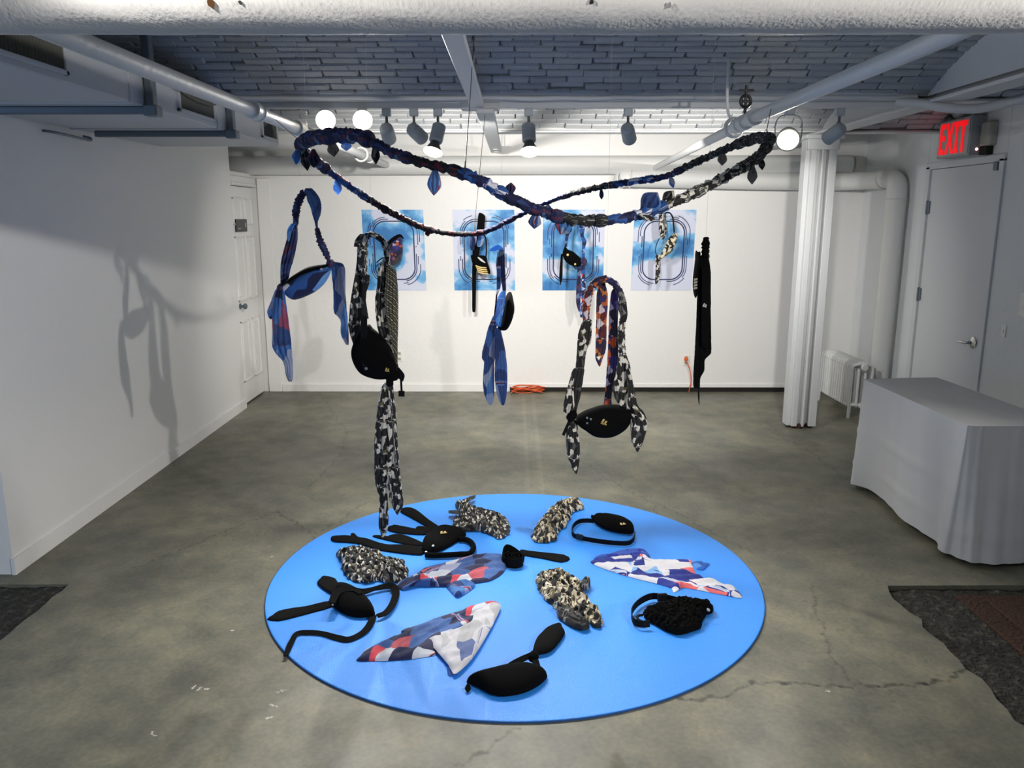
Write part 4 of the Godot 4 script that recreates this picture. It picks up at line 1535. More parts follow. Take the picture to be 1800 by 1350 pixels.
func build_hoop() -> void:
	var t := thing("wrapped_hoop", "large warped hoop wound with knotted blue, black and patterned scarves, hung above the blue panel", "hoop", v(0.08, 1.9, -3.75))
	var near := smooth([v(-0.9, 2.047, -3.496), v(-0.796, 2.051, -3.243), v(-0.698, 2.044, -3.101), v(-0.604, 2.039, -3.003), v(-0.532, 2.025, -2.943), v(-0.422, 1.969, -2.87), v(-0.319, 1.934, -2.819), v(-0.2, 1.903, -2.776), v(-0.105, 1.865, -2.753), v(-0.01, 1.81, -2.74), v(0.076, 1.773, -2.736), v(0.181, 1.745, -2.741), v(0.277, 1.739, -2.755), v(0.376, 1.749, -2.78), v(0.457, 1.768, -2.809), v(0.52, 1.793, -2.836), v(0.629, 1.833, -2.897), v(0.775, 1.9, -3.011), v(0.892, 1.955, -3.142), v(0.991, 2.015, -3.305), v(1.05, 2.066, -3.454)], 8)
	var far := smooth([v(-0.901, 2.04, -3.496), v(-0.931, 2.022, -3.777), v(-0.881, 1.948, -4.065), v(-0.784, 1.858, -4.277), v(-0.636, 1.757, -4.465), v(-0.495, 1.688, -4.582), v(-0.342, 1.658, -4.669), v(-0.182, 1.667, -4.727), v(-0.017, 1.741, -4.757), v(0.131, 1.815, -4.761), v(0.31, 1.879, -4.736), v(0.498, 1.921, -4.672), v(0.675, 1.948, -4.57), v(0.81, 1.966, -4.452), v(0.928, 2.025, -4.305), v(1.041, 2.082, -4.073), v(1.093, 2.101, -3.784), v(1.05, 2.066, -3.454)], 8)
	var core := mb()
	tube(core, near, 0.012, 8)
	tube(core, far, 0.012, 8)
	obj("hoop_core", core, M.black_plastic, t)
	# [from, to] along the strand, thickness, cloth
	var wraps := [
		[near, 0.0, 0.10, 0.031, "navy_print"], [near, 0.10, 0.20, 0.030, "navy_print"], [near, 0.20, 0.27, 0.021, "navy_print"], [near, 0.27, 0.345, 0.020, "wine_print"], [near, 0.345, 0.43, 0.022, "blue_print"],
		[near, 0.43, 0.53, 0.023, "navy_print"], [near, 0.53, 0.60, 0.022, "ink_dark"], [near, 0.60, 0.69, 0.022, "blue_print"], [near, 0.69, 0.735, 0.021, "blue_sheer"],
		[near, 0.735, 0.80, 0.022, "ink_print"], [near, 0.80, 0.88, 0.022, "ink_print"], [near, 0.88, 0.95, 0.024, "ink_dark"], [near, 0.95, 1.0, 0.026, "ink_dark"],
		[far, 0.0, 0.09, 0.027, "navy_print"], [far, 0.09, 0.17, 0.020, "blue_sheer"], [far, 0.17, 0.30, 0.022, "wine_print"], [far, 0.30, 0.40, 0.018, "wine_print"], [far, 0.40, 0.52, 0.019, "navy_print"],
		[far, 0.52, 0.58, 0.018, "navy_print"], [far, 0.58, 0.66, 0.020, "ink_dark"], [far, 0.66, 0.73, 0.022, "blue_print"], [far, 0.73, 0.79, 0.020, "navy_print"], [far, 0.79, 0.90, 0.022, "ink_dark"], [far, 0.90, 1.0, 0.028, "ink_dark"]]
	var k := 0
	for w in wraps:
		var p: PackedVector3Array = w[0]
		var a := int(w[1] * (p.size() - 1))
		var b := mini(int(w[2] * (p.size() - 1)) + 1, p.size() - 1)
		var st := mb()
		wound(st, resample(p.slice(a, b + 1), 0.008), w[3], k * 1.3, 0.045 + 0.02 * (k % 3))
		obj("scarf_wrap", st, M[w[4]], t)
		st = mb()
		var c := p[b]
		var d := (p[mini(b + 1, p.size() - 1)] - p[b - 1]).normalized()
		lathe(st, [[0.0, -0.03], [w[3] * 0.8, -0.022], [w[3] * 1.05, -0.008], [w[3] * 1.0, 0.010], [w[3] * 0.75, 0.022], [0.0, 0.03]], facing(c, d), 12)
		obj("knot", st, M[w[4]], t)
		k += 1
	var face := v(0, 0.1, 1)
	for q in [
		[[v(-0.903, 2.04, -3.495), v(-0.836, 2.004, -3.318)], v(-0.25, -1, 0), 0.085, 0.055, "sky_cloth"], [[v(-0.858, 2.043, -3.371), v(-0.824, 1.976, -3.295)], v(0.1, -1, 0), 0.12, 0.05, "ink_dark"], [[v(-0.777, 2.008, -3.211), v(-0.779, 1.992, -3.214)], v(0, -1, 0), 0.08, 0.06, "navy_print"],
		[[v(-0.676, 2.032, -3.076), v(-0.679, 2.022, -3.08)], v(0.1, -1, 0), 0.07, 0.05, "grey_sheer"], [[v(-0.609, 2.029, -3.008), v(-0.609, 2.027, -3.008)], v(0, -1, 0), 0.05, 0.045, "sky_cloth"], [[v(-0.489, 2.007, -2.912), v(-0.489, 2.003, -2.912)], v(0.02, -1, 0), 0.085, 0.035, "ink_dark"],
		[[v(-0.269, 1.916, -2.799), v(-0.269, 1.912, -2.799)], v(-0.08, -1, 0), 0.105, 0.055, "blue_sheer"], [[v(0.07, 1.769, -2.736), v(0.07, 1.769, -2.736)], v(-0.1, -1, 0), 0.065, 0.05, "blue_sheer"], [[v(0.181, 1.754, -2.741), v(0.181, 1.754, -2.741)], v(-0.5, -1, 0), 0.075, 0.07, "blue_sheer"],
		[[v(-0.017, 1.819, -2.741), v(-0.017, 1.819, -2.741)], v(0.1, 1, 0), 0.05, 0.04, "navy_print"], [[v(0.433, 1.762, -2.799), v(0.433, 1.762, -2.799)], v(0.7, 1, 0.2), 0.10, 0.085, "blue_sheer"], [[v(0.453, 1.769, -2.807), v(0.453, 1.769, -2.807)], v(-0.2, -0.5, 1), 0.08, 0.07, "ink_print"], [[v(0.509, 1.789, -2.831), v(0.509, 1.789, -2.831)], v(0.5, 0.8, 0.2), 0.07, 0.05, "ink_print"],
		[[v(0.903, 1.949, -3.157), v(0.903, 1.949, -3.157)], v(0.05, -1, 0), 0.085, 0.045, "grey_sheer"], [[v(0.96, 1.983, -3.245), v(0.96, 1.983, -3.245)], v(0.1, -1, 0), 0.06, 0.03, "ink_dark"],
		[[v(-0.878, 1.943, -4.075), v(-0.878, 1.943, -4.075)], v(0.0, -1, 0), 0.095, 0.05, "sky_cloth"], [[v(-0.495, 1.688, -4.582), v(-0.495, 1.688, -4.582)], v(0.2, -1, 0), 0.05, 0.035, "wine_print"], [[v(-0.728, 1.822, -4.359), v(-0.728, 1.822, -4.359)], v(0.9, -0.7, 0.3), 0.10, 0.05, "wine_print"],
		[[v(0.187, 1.831, -4.757), v(0.187, 1.831, -4.757)], v(0.25, -1, 0), 0.075, 0.045, "sky_cloth"], [[v(0.489, 1.915, -4.676), v(0.489, 1.915, -4.676)], v(0.05, -1, 0), 0.075, 0.03, "navy_print"], [[v(0.83, 1.977, -4.431), v(0.83, 1.977, -4.431)], v(0.3, -1, 0), 0.085, 0.04, "blue_print"],
		[[v(1.025, 2.075, -4.117), v(1.025, 2.075, -4.117)], v(0.0, -1, 0), 0.085, 0.055, "grey_sheer"]]:
		var st := mb()
		leaf_end(st, q[0][0], q[1], q[2] * 0.88, q[3] * 0.82, face, k * 0.9)
		obj("scarf_end", st, M[q[4]], t)
		k += 1
	# the wires it hangs from
	var n := 0
	for q in [[[v(-0.166, 1.908, -2.767)], v(-0.19, 2.63, -4.05), "thin dark wire beside the flat bar, running to the front strand of the hoop"], [[v(-0.237, 1.661, -4.711)], v(-0.17, 2.40, -4.95), "thin dark wire from the middle beam down to the back strand of the hoop"], [[v(-0.858, 2.043, -3.371)], v(-1.20, 2.23, -4.2), "thin cable from the left steam pipe to the left end of the hoop"], [[v(0.989, 2.063, -3.3)], v(1.14, 2.23, -3.75), "thin cable from the right steam pipe to the right end of the hoop"]]:
		var st := mb()
		var a: Vector3 = q[0][0]
		line(st, a, q[1], 0.0016, 8)
		var o := thing("hanging_wire", q[2], "wire", q[1], "wires carrying the hoop")
		obj("strand", st, M.wire, o)
		st = mb()
		tube(st, ring_path(a, v(1, 0, 0), 0.026, 14), 0.0014, 6, false)
		obj("loop", st, M.wire, o)
		n += 1

# ---------- hanging bags ----------
func thread(t: Node3D, a: Vector3, top: float) -> void:
	var st := mb()
	line(st, a, v(a.x, top, a.z), 0.0004, 6)
	obj("hanging_thread", st, M.white_plastic, t)

func emblem(t: Node, at: Vector3, n: Vector3, up: Vector3, h: float, m: Material) -> void:
	# two slanted bars joined at the foot
	var x := up.cross(n).normalized()
	var st := mb()
	for s in [[-0.45, 0.0, 1.0], [0.15, 0.0, 0.8]]:
		var o := PackedVector3Array()
		for q in [[s[0], 0.0], [s[0] + 0.36, 0.0], [s[0] + 0.52, s[2]], [s[0] + 0.16, s[2]]]:
			o.append(at + x * q[0] * h + up.normalized() * (q[1] - 0.5) * h)
		slab(st, o, n.normalized() * 0.003)
	var o2 := PackedVector3Array()
	for q in [[-0.45, -0.18], [0.75, -0.18], [0.8, 0.08], [-0.4, 0.08]]:
		o2.append(at + x * q[0] * h + up.normalized() * (q[1] - 0.4) * h)
	slab(st, o2, n.normalized() * 0.003)
	obj("emblem", st, m, t).set_meta("label", "small pale gold emblem")

func stud(t: Node, at: Vector3, n: Vector3, r: float, m: Material) -> void:
	var st := mb()
	lathe(st, [[r, -0.002], [r, 0.002], [r * 0.6, 0.004], [0.0, 0.005]], facing(at, n), 12)
	obj("stud", st, m, t)

func build_hanging() -> void:
	var fz := v(0, 0, 1)
	# far left: blue bag in an A shape
	var t := thing("hanging_bag", "A-shaped hanging belt bag of blue sheer scarf, nearest the left wall", "bag", v(-0.895, 1.875, -3.6), "bags hanging on threads from the ceiling")
	var st := mb()
	pad(st, [v(-1.047, 1.446, -3.6), v(-1.004, 1.484, -3.6), v(-0.98, 1.502, -3.6), v(-0.917, 1.535, -3.6), v(-0.835, 1.547, -3.6), v(-0.818, 1.542, -3.6), v(-0.822, 1.507, -3.6), v(-0.852, 1.459, -3.6), v(-0.903, 1.419, -3.6), v(-0.986, 1.388, -3.6), v(-1.026, 1.408, -3.6)], fz, 0.05, 0.04, 0.0, 30.0, Vector3.ZERO, 2.0)
	var bag := obj("pouch", st, M.blue_print, t)
	st = mb()
	pad(st, [v(-1.041, 1.448, -3.58), v(-1.009, 1.478, -3.58), v(-0.98, 1.501, -3.58), v(-0.912, 1.536, -3.58), v(-0.831, 1.548, -3.58), v(-0.816, 1.544, -3.58), v(-0.844, 1.529, -3.58), v(-0.893, 1.516, -3.58), v(-0.947, 1.498, -3.58), v(-0.994, 1.473, -3.58)], fz, 0.042, 0.03)
	obj("zip_band", st, M.black, bag).set_meta("label", "black zip band")
	stud(bag, v(-0.845, 1.529, -3.53), fz, 0.005, M.silver)
	st = mb()
	ruched(st, [v(-0.918, 1.858, -3.6), v(-0.934, 1.843, -3.6), v(-0.953, 1.804, -3.6), v(-0.963, 1.763, -3.6), v(-0.965, 1.716, -3.6)], [0.016, 0.019, 0.017, 0.011], 0.017, 1.0)
	obj("ruched_strap", st, M.navy_print, t)
	st = mb()
	ruched(st, [v(-0.873, 1.704, -3.6), v(-0.861, 1.647, -3.6), v(-0.843, 1.607, -3.6), v(-0.822, 1.552, -3.6)], [0.010, 0.017, 0.017, 0.009], 0.016, 2.0)
	obj("ruched_strap", st, M.navy_print, t)
	var tails := [
		[[v(-0.915, 1.875, -3.6), v(-0.887, 1.875, -3.6), v(-0.92, 1.863, -3.6), v(-0.875, 1.863, -3.6), v(-0.913, 1.848, -3.6), v(-0.864, 1.848, -3.6), v(-0.91, 1.824, -3.6), v(-0.852, 1.824, -3.6), v(-0.896, 1.79, -3.6), v(-0.849, 1.79, -3.6), v(-0.89, 1.76, -3.6), v(-0.855, 1.76, -3.6), v(-0.882, 1.731, -3.6), v(-0.867, 1.731, -3.6), v(-0.878, 1.701, -3.6), v(-0.868, 1.701, -3.6)], 0.3, "blue_sheer"],
		[[v(-0.978, 1.726, -3.61), v(-0.96, 1.726, -3.61), v(-0.991, 1.714, -3.61), v(-0.961, 1.714, -3.61), v(-1.012, 1.654, -3.61), v(-0.964, 1.654, -3.61), v(-1.039, 1.574, -3.61), v(-0.984, 1.574, -3.61), v(-1.048, 1.519, -3.61), v(-1.004, 1.519, -3.61), v(-1.05, 1.481, -3.61), v(-1.014, 1.481, -3.61), v(-1.052, 1.446, -3.61), v(-1.037, 1.446, -3.61)], 0.35, "navy_print"],
		[[v(-0.977, 1.724, -3.57), v(-0.957, 1.724, -3.57), v(-0.993, 1.702, -3.57), v(-0.971, 1.702, -3.57), v(-1, 1.67, -3.57), v(-0.982, 1.67, -3.57), v(-0.996, 1.648, -3.57), v(-0.989, 1.648, -3.57)], 0.4, "sky_cloth"],
		[[v(-1.062, 1.444, -3.6), v(-1.036, 1.444, -3.6), v(-1.076, 1.426, -3.6), v(-1.038, 1.426, -3.6), v(-1.096, 1.38, -3.6), v(-1.056, 1.38, -3.6), v(-1.115, 1.337, -3.6), v(-1.063, 1.337, -3.6), v(-1.111, 1.311, -3.6), v(-1.08, 1.311, -3.6), v(-1.104, 1.301, -3.6), v(-1.094, 1.301, -3.6)], 0.25, "blue_sheer"],
		[[v(-1.048, 1.444, -3.57), v(-1.02, 1.444, -3.57), v(-1.065, 1.416, -3.57), v(-1.022, 1.416, -3.57), v(-1.082, 1.34, -3.57), v(-1.016, 1.34, -3.57), v(-1.09, 1.238, -3.57), v(-1.009, 1.238, -3.57), v(-1.092, 1.176, -3.57), v(-1.005, 1.176, -3.57), v(-1.071, 1.139, -3.57), v(-1.005, 1.139, -3.57), v(-1.047, 1.108, -3.57), v(-1.004, 1.108, -3.57), v(-1.038, 1.045, -3.57), v(-1.007, 1.045, -3.57), v(-1.027, 1.019, -3.57), v(-1.014, 1.019, -3.57)], 0.3, "blue_sheer"],
		[[v(-0.825, 1.557, -3.6), v(-0.802, 1.557, -3.6), v(-0.82, 1.547, -3.6), v(-0.764, 1.547, -3.6), v(-0.817, 1.507, -3.6), v(-0.756, 1.507, -3.6), v(-0.813, 1.426, -3.6), v(-0.759, 1.426, -3.6), v(-0.815, 1.337, -3.6), v(-0.756, 1.337, -3.6), v(-0.8, 1.314, -3.6), v(-0.754, 1.314, -3.6), v(-0.786, 1.288, -3.6), v(-0.755, 1.288, -3.6), v(-0.788, 1.233, -3.6), v(-0.752, 1.233, -3.6), v(-0.767, 1.184, -3.6), v(-0.754, 1.184, -3.6)], 0.3, "blue_sheer"]]
	var k := 0.0
	for q in tails:
		st = mb()
		drape(st, q[0], q[1], 2.0, k)
		obj("scarf_tail", st, M[q[2]], t)
		k += 1.0
	for p in [v(-1.041, 1.443, -3.58), v(-0.816, 1.551, -3.58)]:
		st = mb()
		lathe(st, [[0.0, -0.022], [0.016, -0.012], [0.019, 0.0], [0.015, 0.014], [0.0, 0.022]], facing(p, v(0.5, 1, 0)), 12)
		obj("knot", st, M.navy_print, t)
	thread(t, v(-0.895, 1.87, -3.6), 2.8)

	# left front: black bag with a long monochrome scarf
	t = thing("hanging_bag", "big round black bag with a long black and white scarf reaching almost to the panel", "bag", v(-0.604, 1.68, -3.45), "bags hanging on threads from the ceiling")
	st = mb()
	pad(st, [v(-0.633, 1.297, -3.45), v(-0.669, 1.263, -3.45), v(-0.697, 1.225, -3.45), v(-0.714, 1.175, -3.45), v(-0.706, 1.125, -3.45), v(-0.676, 1.079, -3.45), v(-0.619, 1.056, -3.45), v(-0.569, 1.054, -3.45), v(-0.519, 1.069, -3.45), v(-0.508, 1.097, -3.45), v(-0.517, 1.142, -3.45), v(-0.549, 1.208, -3.45), v(-0.59, 1.258, -3.45), v(-0.614, 1.28, -3.45)], fz, 0.06, 0.05)
	bag = obj("pouch", st, M.black, t)
	st = mb()
	band(st, [v(-0.642, 1.34, -3.4), v(-0.644, 1.292, -3.4), v(-0.647, 1.201, -3.4), v(-0.643, 1.106, -3.4)], 0.027, fz, 0.005)
	obj("strap", st, M.black_strap, t)
	stud(bag, v(-0.639, 1.114, -3.385), fz, 0.007, M.grey_metal)
	emblem(bag, v(-0.55, 1.11, -3.388), fz, v(0.2, 1, 0), 0.015, M.gold)
	st = mb()
	ruched(st, [v(-0.647, 1.503, -3.45), v(-0.648, 1.551, -3.45), v(-0.644, 1.599, -3.45), v(-0.637, 1.651, -3.45), v(-0.626, 1.673, -3.45)], [0.017, 0.020, 0.019, 0.015], 0.018, 3.0)
	obj("ruched_strap", st, M.ink_print, t)
	st = mb()
	ruched(st, [v(-0.631, 1.67, -3.45), v(-0.614, 1.68, -3.45), v(-0.595, 1.677, -3.45), v(-0.571, 1.663, -3.45), v(-0.553, 1.64, -3.45), v(-0.544, 1.604, -3.45), v(-0.546, 1.551, -3.45)], [0.013, 0.013, 0.015, 0.014, 0.012], 0.016, 4.0)
	obj("ruched_strap", st, M.ink_print, t)
	tails = [
		[[v(-0.655, 1.682, -3.45), v(-0.633, 1.682, -3.45), v(-0.67, 1.666, -3.45), v(-0.636, 1.666, -3.45), v(-0.68, 1.647, -3.45), v(-0.654, 1.647, -3.45), v(-0.684, 1.628, -3.45), v(-0.669, 1.628, -3.45)], 0.3, "ink_dark"],
		[[v(-0.671, 1.637, -3.46), v(-0.651, 1.637, -3.46), v(-0.676, 1.565, -3.46), v(-0.656, 1.565, -3.46), v(-0.686, 1.507, -3.46), v(-0.646, 1.507, -3.46), v(-0.701, 1.439, -3.46), v(-0.639, 1.439, -3.46), v(-0.711, 1.385, -3.46), v(-0.644, 1.385, -3.46), v(-0.72, 1.313, -3.46), v(-0.641, 1.313, -3.46), v(-0.724, 1.286, -3.46), v(-0.645, 1.286, -3.46), v(-0.716, 1.246, -3.46), v(-0.666, 1.246, -3.46), v(-0.705, 1.206, -3.46), v(-0.69, 1.206, -3.46)], 0.3, "ink_print"],
		[[v(-0.646, 1.511, -3.43), v(-0.617, 1.511, -3.43), v(-0.647, 1.475, -3.43), v(-0.62, 1.475, -3.43), v(-0.654, 1.422, -3.43), v(-0.637, 1.422, -3.43), v(-0.656, 1.361, -3.43), v(-0.632, 1.361, -3.43), v(-0.658, 1.324, -3.43), v(-0.628, 1.324, -3.43)], 0.35, "ink_dark"],
		[[v(-0.556, 1.589, -3.46), v(-0.534, 1.589, -3.46), v(-0.572, 1.56, -3.46), v(-0.533, 1.56, -3.46), v(-0.587, 1.531, -3.46), v(-0.524, 1.531, -3.46), v(-0.592, 1.468, -3.46), v(-0.521, 1.468, -3.46), v(-0.601, 1.412, -3.46), v(-0.527, 1.412, -3.46), v(-0.603, 1.358, -3.46), v(-0.534, 1.358, -3.46), v(-0.598, 1.286, -3.46), v(-0.531, 1.286, -3.46), v(-0.578, 1.219, -3.46), v(-0.526, 1.219, -3.46), v(-0.559, 1.176, -3.46), v(-0.522, 1.176, -3.46)], 0.3, "ink_print"],
		[[v(-0.543, 1.543, -3.43), v(-0.519, 1.543, -3.43), v(-0.546, 1.533, -3.43), v(-0.505, 1.533, -3.43), v(-0.549, 1.495, -3.43), v(-0.501, 1.495, -3.43), v(-0.557, 1.415, -3.43), v(-0.498, 1.415, -3.43), v(-0.556, 1.361, -3.43), v(-0.5, 1.361, -3.43), v(-0.546, 1.29, -3.43), v(-0.502, 1.29, -3.43), v(-0.533, 1.223, -3.43), v(-0.506, 1.223, -3.43), v(-0.525, 1.168, -3.43), v(-0.508, 1.168, -3.43), v(-0.519, 1.126, -3.43), v(-0.509, 1.126, -3.43)], 0.3, "stripe_print"],
		[[v(-0.562, 1.051, -3.45), v(-0.537, 1.051, -3.45), v(-0.567, 1.041, -3.45), v(-0.537, 1.041, -3.45), v(-0.583, 1.023, -3.45), v(-0.535, 1.023, -3.45), v(-0.599, 0.974, -3.45), v(-0.532, 0.974, -3.45), v(-0.609, 0.905, -3.45), v(-0.526, 0.905, -3.45), v(-0.622, 0.821, -3.45), v(-0.523, 0.821, -3.45), v(-0.628, 0.732, -3.45), v(-0.521, 0.732, -3.45), v(-0.631, 0.647, -3.45), v(-0.518, 0.647, -3.45), v(-0.629, 0.615, -3.45), v(-0.519, 0.615, -3.45)], 0.28, "ink_print"],
		[[v(-0.632, 0.652, -3.46), v(-0.571, 0.652, -3.46), v(-0.632, 0.585, -3.46), v(-0.573, 0.585, -3.46), v(-0.623, 0.539, -3.46), v(-0.577, 0.539, -3.46), v(-0.615, 0.498, -3.46), v(-0.576, 0.498, -3.46), v(-0.62, 0.408, -3.46), v(-0.576, 0.408, -3.46), v(-0.622, 0.366, -3.46), v(-0.58, 0.366, -3.46), v(-0.615, 0.333, -3.46), v(-0.589, 0.333, -3.46), v(-0.61, 0.314, -3.46), v(-0.602, 0.314, -3.46)], 0.3, "ink_print"],
		[[v(-0.575, 0.658, -3.44), v(-0.517, 0.658, -3.44), v(-0.572, 0.591, -3.44), v(-0.511, 0.591, -3.44), v(-0.569, 0.546, -3.44), v(-0.507, 0.546, -3.44), v(-0.565, 0.497, -3.44), v(-0.503, 0.497, -3.44), v(-0.551, 0.462, -3.44), v(-0.509, 0.462, -3.44), v(-0.541, 0.44, -3.44), v(-0.523, 0.44, -3.44), v(-0.533, 0.429, -3.44), v(-0.531, 0.429, -3.44)], 0.25, "ink_print"]]
	for q in tails:
		st = mb()
		drape(st, q[0], q[1], 2.5, k)
		obj("scarf_tail", st, M[q[2]], t)
		k += 1.0
	st = mb()
	lathe(st, [[0.0, -0.035], [0.022, -0.02], [0.028, 0.0], [0.02, 0.022], [0.0, 0.035]], facing(v(-0.528, 1.078, -3.43), v(1, 0.5, 0)), 14)
	obj("knot", st, M.black, t)
	st = mb()
	lathe(st, [[0.0, -0.03], [0.016, -0.02], [0.016, 0.02], [0.0, 0.03]], facing(v(-0.546, 1.053, -3.43), Vector3.UP), 14)
	obj("knot", st, M.black, t)
	st = mb()
	leaf_end(st, v(-0.506, 1.113, -3.42), v(0.3, -1, 0), 0.065, 0.03, fz, 2.0)
	obj("strap_end", st, M.black_strap, t)
	st = mb()
	band(st, [v(-0.496, 1.09, -3.42), v(-0.495, 1.057, -3.42), v(-0.494, 1.007, -3.42)], 0.009, fz, 0.004)
	band(st, [v(-0.494, 1.009, -3.42), v(-0.495, 0.984, -3.42)], 0.026, fz, 0.006)
	obj("strap_end", st, M.black_strap, t)
	thread(t, v(-0.604, 1.68, -3.45), 2.8)

	# middle: bag seen edge-on
	t = thing("hanging_bag", "black bag seen edge-on, hanging on a blue and red sheer scarf", "bag", v(-0.07, 1.578, -4.5), "bags hanging on threads from the ceiling")
	st = mb()
	pad(st, [v(-0.022, 1.342, -4.5), v(-0.006, 1.285, -4.5), v(-0.003, 1.234, -4.5), v(-0.019, 1.173, -4.5), v(-0.045, 1.131, -4.5), v(-0.08, 1.128, -4.5), v(-0.098, 1.153, -4.5), v(-0.07, 1.234, -4.5), v(-0.049, 1.32, -4.5)], fz, 0.11, 0.10)
	obj("pouch", st, M.black, t)
	tails = [
		[[v(-0.085, 1.575, -4.5), v(-0.063, 1.575, -4.5), v(-0.096, 1.562, -4.5), v(-0.057, 1.562, -4.5), v(-0.104, 1.494, -4.5), v(-0.054, 1.494, -4.5), v(-0.101, 1.469, -4.5), v(-0.054, 1.469, -4.5), v(-0.079, 1.409, -4.5), v(-0.051, 1.409, -4.5), v(-0.07, 1.365, -4.5), v(-0.049, 1.365, -4.5), v(-0.07, 1.333, -4.5), v(-0.051, 1.333, -4.5)], 0.5, "navy_print"],
		[[v(-0.102, 1.488, -4.44), v(-0.078, 1.488, -4.44), v(-0.1, 1.451, -4.44), v(-0.078, 1.451, -4.44), v(-0.1, 1.379, -4.44), v(-0.078, 1.379, -4.44), v(-0.104, 1.332, -4.44), v(-0.094, 1.332, -4.44)], 0.4, "blue_print"],
		[[v(-0.104, 1.337, -4.46), v(-0.096, 1.337, -4.46), v(-0.111, 1.273, -4.46), v(-0.1, 1.273, -4.46), v(-0.117, 1.21, -4.46), v(-0.106, 1.21, -4.46)], 0.4, "navy_print"],
		[[v(-0.072, 1.355, -4.4), v(-0.05, 1.355, -4.4), v(-0.09, 1.33, -4.4), v(-0.05, 1.33, -4.4), v(-0.1, 1.28, -4.4), v(-0.056, 1.28, -4.4), v(-0.11, 1.211, -4.4), v(-0.069, 1.211, -4.4), v(-0.097, 1.16, -4.4), v(-0.078, 1.16, -4.4)], 0.3, "sky_cloth"],
		[[v(-0.122, 1.208, -4.5), v(-0.093, 1.208, -4.5), v(-0.151, 1.137, -4.5), v(-0.103, 1.137, -4.5), v(-0.167, 1.072, -4.5), v(-0.106, 1.072, -4.5), v(-0.187, 0.991, -4.5), v(-0.113, 0.991, -4.5), v(-0.184, 0.958, -4.5), v(-0.113, 0.958, -4.5), v(-0.175, 0.938, -4.5), v(-0.116, 0.938, -4.5), v(-0.182, 0.849, -4.5), v(-0.117, 0.849, -4.5), v(-0.179, 0.775, -4.5), v(-0.117, 0.776, -4.5), v(-0.163, 0.722, -4.5), v(-0.121, 0.722, -4.5), v(-0.147, 0.692, -4.5), v(-0.134, 0.692, -4.5)], 0.35, "blue_sheer"],
		[[v(-0.102, 1.146, -4.46), v(-0.08, 1.146, -4.46), v(-0.111, 1.123, -4.46), v(-0.076, 1.123, -4.46), v(-0.112, 1.036, -4.46), v(-0.057, 1.036, -4.46), v(-0.112, 0.945, -4.46), v(-0.045, 0.945, -4.46), v(-0.113, 0.857, -4.46), v(-0.042, 0.857, -4.46), v(-0.106, 0.784, -4.46), v(-0.045, 0.784, -4.46), v(-0.09, 0.731, -4.46), v(-0.052, 0.731, -4.46), v(-0.074, 0.701, -4.46), v(-0.061, 0.701, -4.46)], 0.35, "blue_sheer"]]
	for q in tails:
		st = mb()
		drape(st, q[0], q[1], 2.5, k)
		obj("scarf_tail", st, M[q[2]], t)
		k += 1.0
	st = mb()
	band(st, [v(-0.066, 1.572, -4.5), v(-0.092, 1.587, -4.5), v(-0.117, 1.578, -4.5), v(-0.139, 1.572, -4.5)], [0.02, 0.03, 0.025, 0.008], v(0, 0.4, 1), 0.004)
	obj("scarf_end", st, M.sky_cloth, t)
	thread(t, v(-0.073, 1.575, -4.5), 2.8)

	# right of the middle: black lens-shaped bag on an arch of ruched scarf
	t = thing("hanging_bag", "lens-shaped black bag slung under an arch of black and white and orange scarf", "bag", v(0.365, 1.514, -3.2), "bags hanging on threads from the ceiling")
	st = mb()
	pad(st, [v(0.253, 0.95, -3.2), v(0.273, 0.967, -3.2), v(0.302, 0.981, -3.2), v(0.361, 0.999, -3.2), v(0.422, 0.999, -3.2), v(0.473, 0.991, -3.2), v(0.486, 0.972, -3.2), v(0.482, 0.934, -3.2), v(0.455, 0.892, -3.2), v(0.416, 0.866, -3.2), v(0.376, 0.858, -3.2), v(0.329, 0.866, -3.2), v(0.289, 0.892, -3.2), v(0.256, 0.918, -3.2)], fz, 0.055, 0.045)
	bag = obj("pouch", st, M.black, t)
	emblem(bag, v(0.359, 0.943, -3.143), fz, v(0.35, 1, 0), 0.020, M.gold)
	for p in [v(0.293, 0.955, -3.15), v(0.308, 0.95, -3.15), v(0.293, 0.934, -3.15)]:
		stud(bag, p, fz, 0.0045, M.grey_metal)
	st = mb()
	ruched(st, [v(0.285, 1.349, -3.2), v(0.284, 1.376, -3.2), v(0.286, 1.408, -3.2), v(0.294, 1.453, -3.2), v(0.312, 1.487, -3.2), v(0.336, 1.506, -3.2), v(0.365, 1.512, -3.2)], [0.013, 0.017, 0.018, 0.018, 0.015], 0.017, 5.0)
	obj("ruched_strap", st, M.tiger_print, t)
	st = mb()
	ruched(st, [v(0.363, 1.512, -3.2), v(0.392, 1.496, -3.2), v(0.409, 1.474, -3.2), v(0.421, 1.454, -3.2), v(0.428, 1.431, -3.2)], [0.014, 0.015, 0.014, 0.012], 0.016, 6.0)
	obj("ruched_strap", st, M.violet_print, t)
	st = mb()
	ruched(st, [v(0.433, 1.358, -3.2), v(0.429, 1.319, -3.2), v(0.429, 1.28, -3.2), v(0.432, 1.238, -3.2), v(0.437, 1.206, -3.2)], [0.012, 0.015, 0.016, 0.015], 0.016, 7.0)
	obj("ruched_strap", st, M.ink_print, t)
